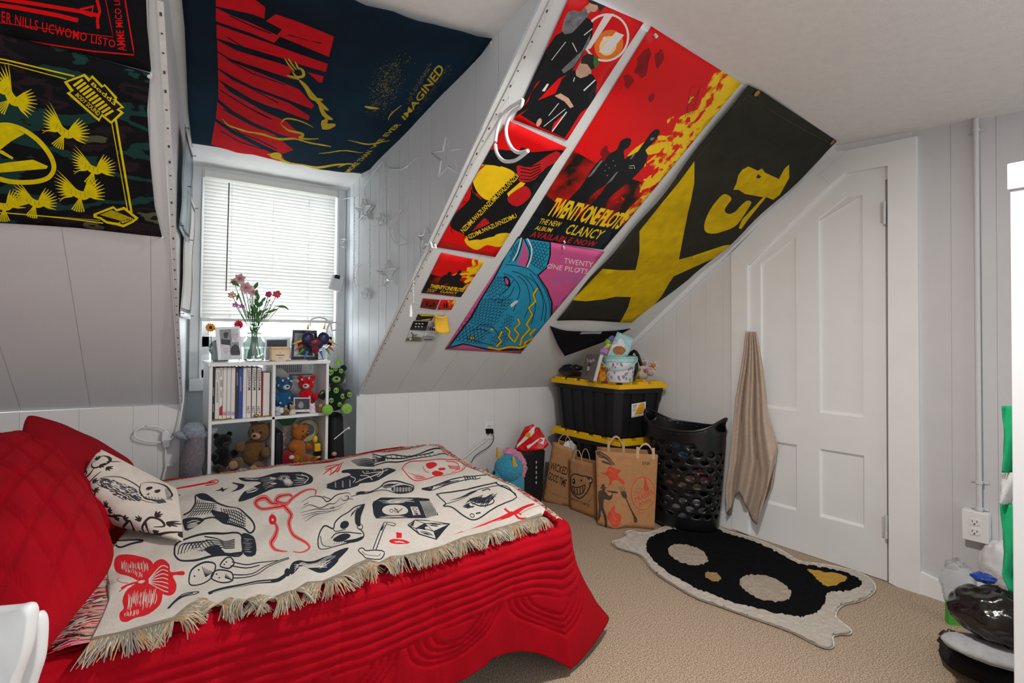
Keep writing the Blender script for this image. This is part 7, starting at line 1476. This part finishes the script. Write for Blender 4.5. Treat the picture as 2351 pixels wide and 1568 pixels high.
def star(c,r,rot=-.3,d=0):
    mb=MB(); P=[]
    for i in range(10): a=-math.pi/2+rot*.3+i*math.pi/5; q=r if i%2==0 else r*.42; P.append(SK([(c[0]+q*.92*math.cos(a),c[1]+q*1.15*math.sin(a))])[0])
    P3=[s3(p)-np.array([.008,0,0]) for p in P]; mb.tube(P3+[P3[0]],.0032 if r<50 else .0048,6); P4=[s3(p)+np.array([.010,0,0]) for p in P]; mb.tube(P4+[P4[0]],.0032 if r<50 else .0048,6)
    for i in range(0,10,2): mb.tube([P3[i],P4[i]],.002,5)
    mb.build('star_lamp','clear_plastic',t)
for c,r in (((150,740),58),((255,795),34),((295,1120),72),((160,1240),30),((660,425),112),((530,910),60),((8,930),40)): star(c,r)
def moon(f,outer,inner,r=.004):
    mb=MB(); mb.tube([s3(p)-np.array([.012,0,0]) for p in f(smo(outer,5))],r,8); mb.tube([s3(p)-np.array([.012,0,0]) for p in f(smo(inner,5))],r,8); mb.tube([s3(p)+np.array([.008,0,0]) for p in f(smo(outer,5))],r*.8,8); mb.build('moon_lamp','clear_plastic',t)
moon(SK,[(385,735),(340,770),(315,840),(325,905),(360,945),(420,930)],[(385,735),(360,780),(355,830),(375,890),(420,930)],.0032)
moon(SK,[(125,1060),(100,1090),(95,1150),(110,1200)],[(125,1060),(122,1110),(125,1160),(110,1200)],.002)
mb=MB(); c_=s3(SK([(426,1340)])[0]); mb.lathe([(.0005,.035),(.005,.02),(.009,-.01),(.008,-.03),(.001,-.036)],c_,12); mb.build('drop_lamp','clear_plastic',t)
UK=K(950,0,2.6127)
mo=[(655,600),(620,620),(560,660),(510,740),(490,850),(500,920),(540,965),(600,965),(650,935),(685,905)]; mi_=[(655,600),(640,640),(585,680),(555,760),(560,830),(590,890),(630,915),(685,905)]
PM=PX(1.088-.05)
mb=MB(); 
for P_ in (mo,mi_): mb.tube([onp(p,PM) for p in UK(smo(P_,5))],.0065,10)
mb.tube([onp(p,PX(1.088-.02)) for p in UK(smo(mo,5))],.004,8)
mb.build('moon_lamp','clear_plastic',t)
for k in range(26):
    x,y=random.uniform(20,600),random.uniform(550,1100); 
    if y<900-x*.9+300 and x>350: continue
    if k>12: break
    mb=MB(); p=s3(SK([(x,y)])[0]); mb.tube([p,p+np.array([-.004,.012,random.uniform(-.008,.008)])],.0012,5); mb.build('bulb_tip','clear_wire',t)
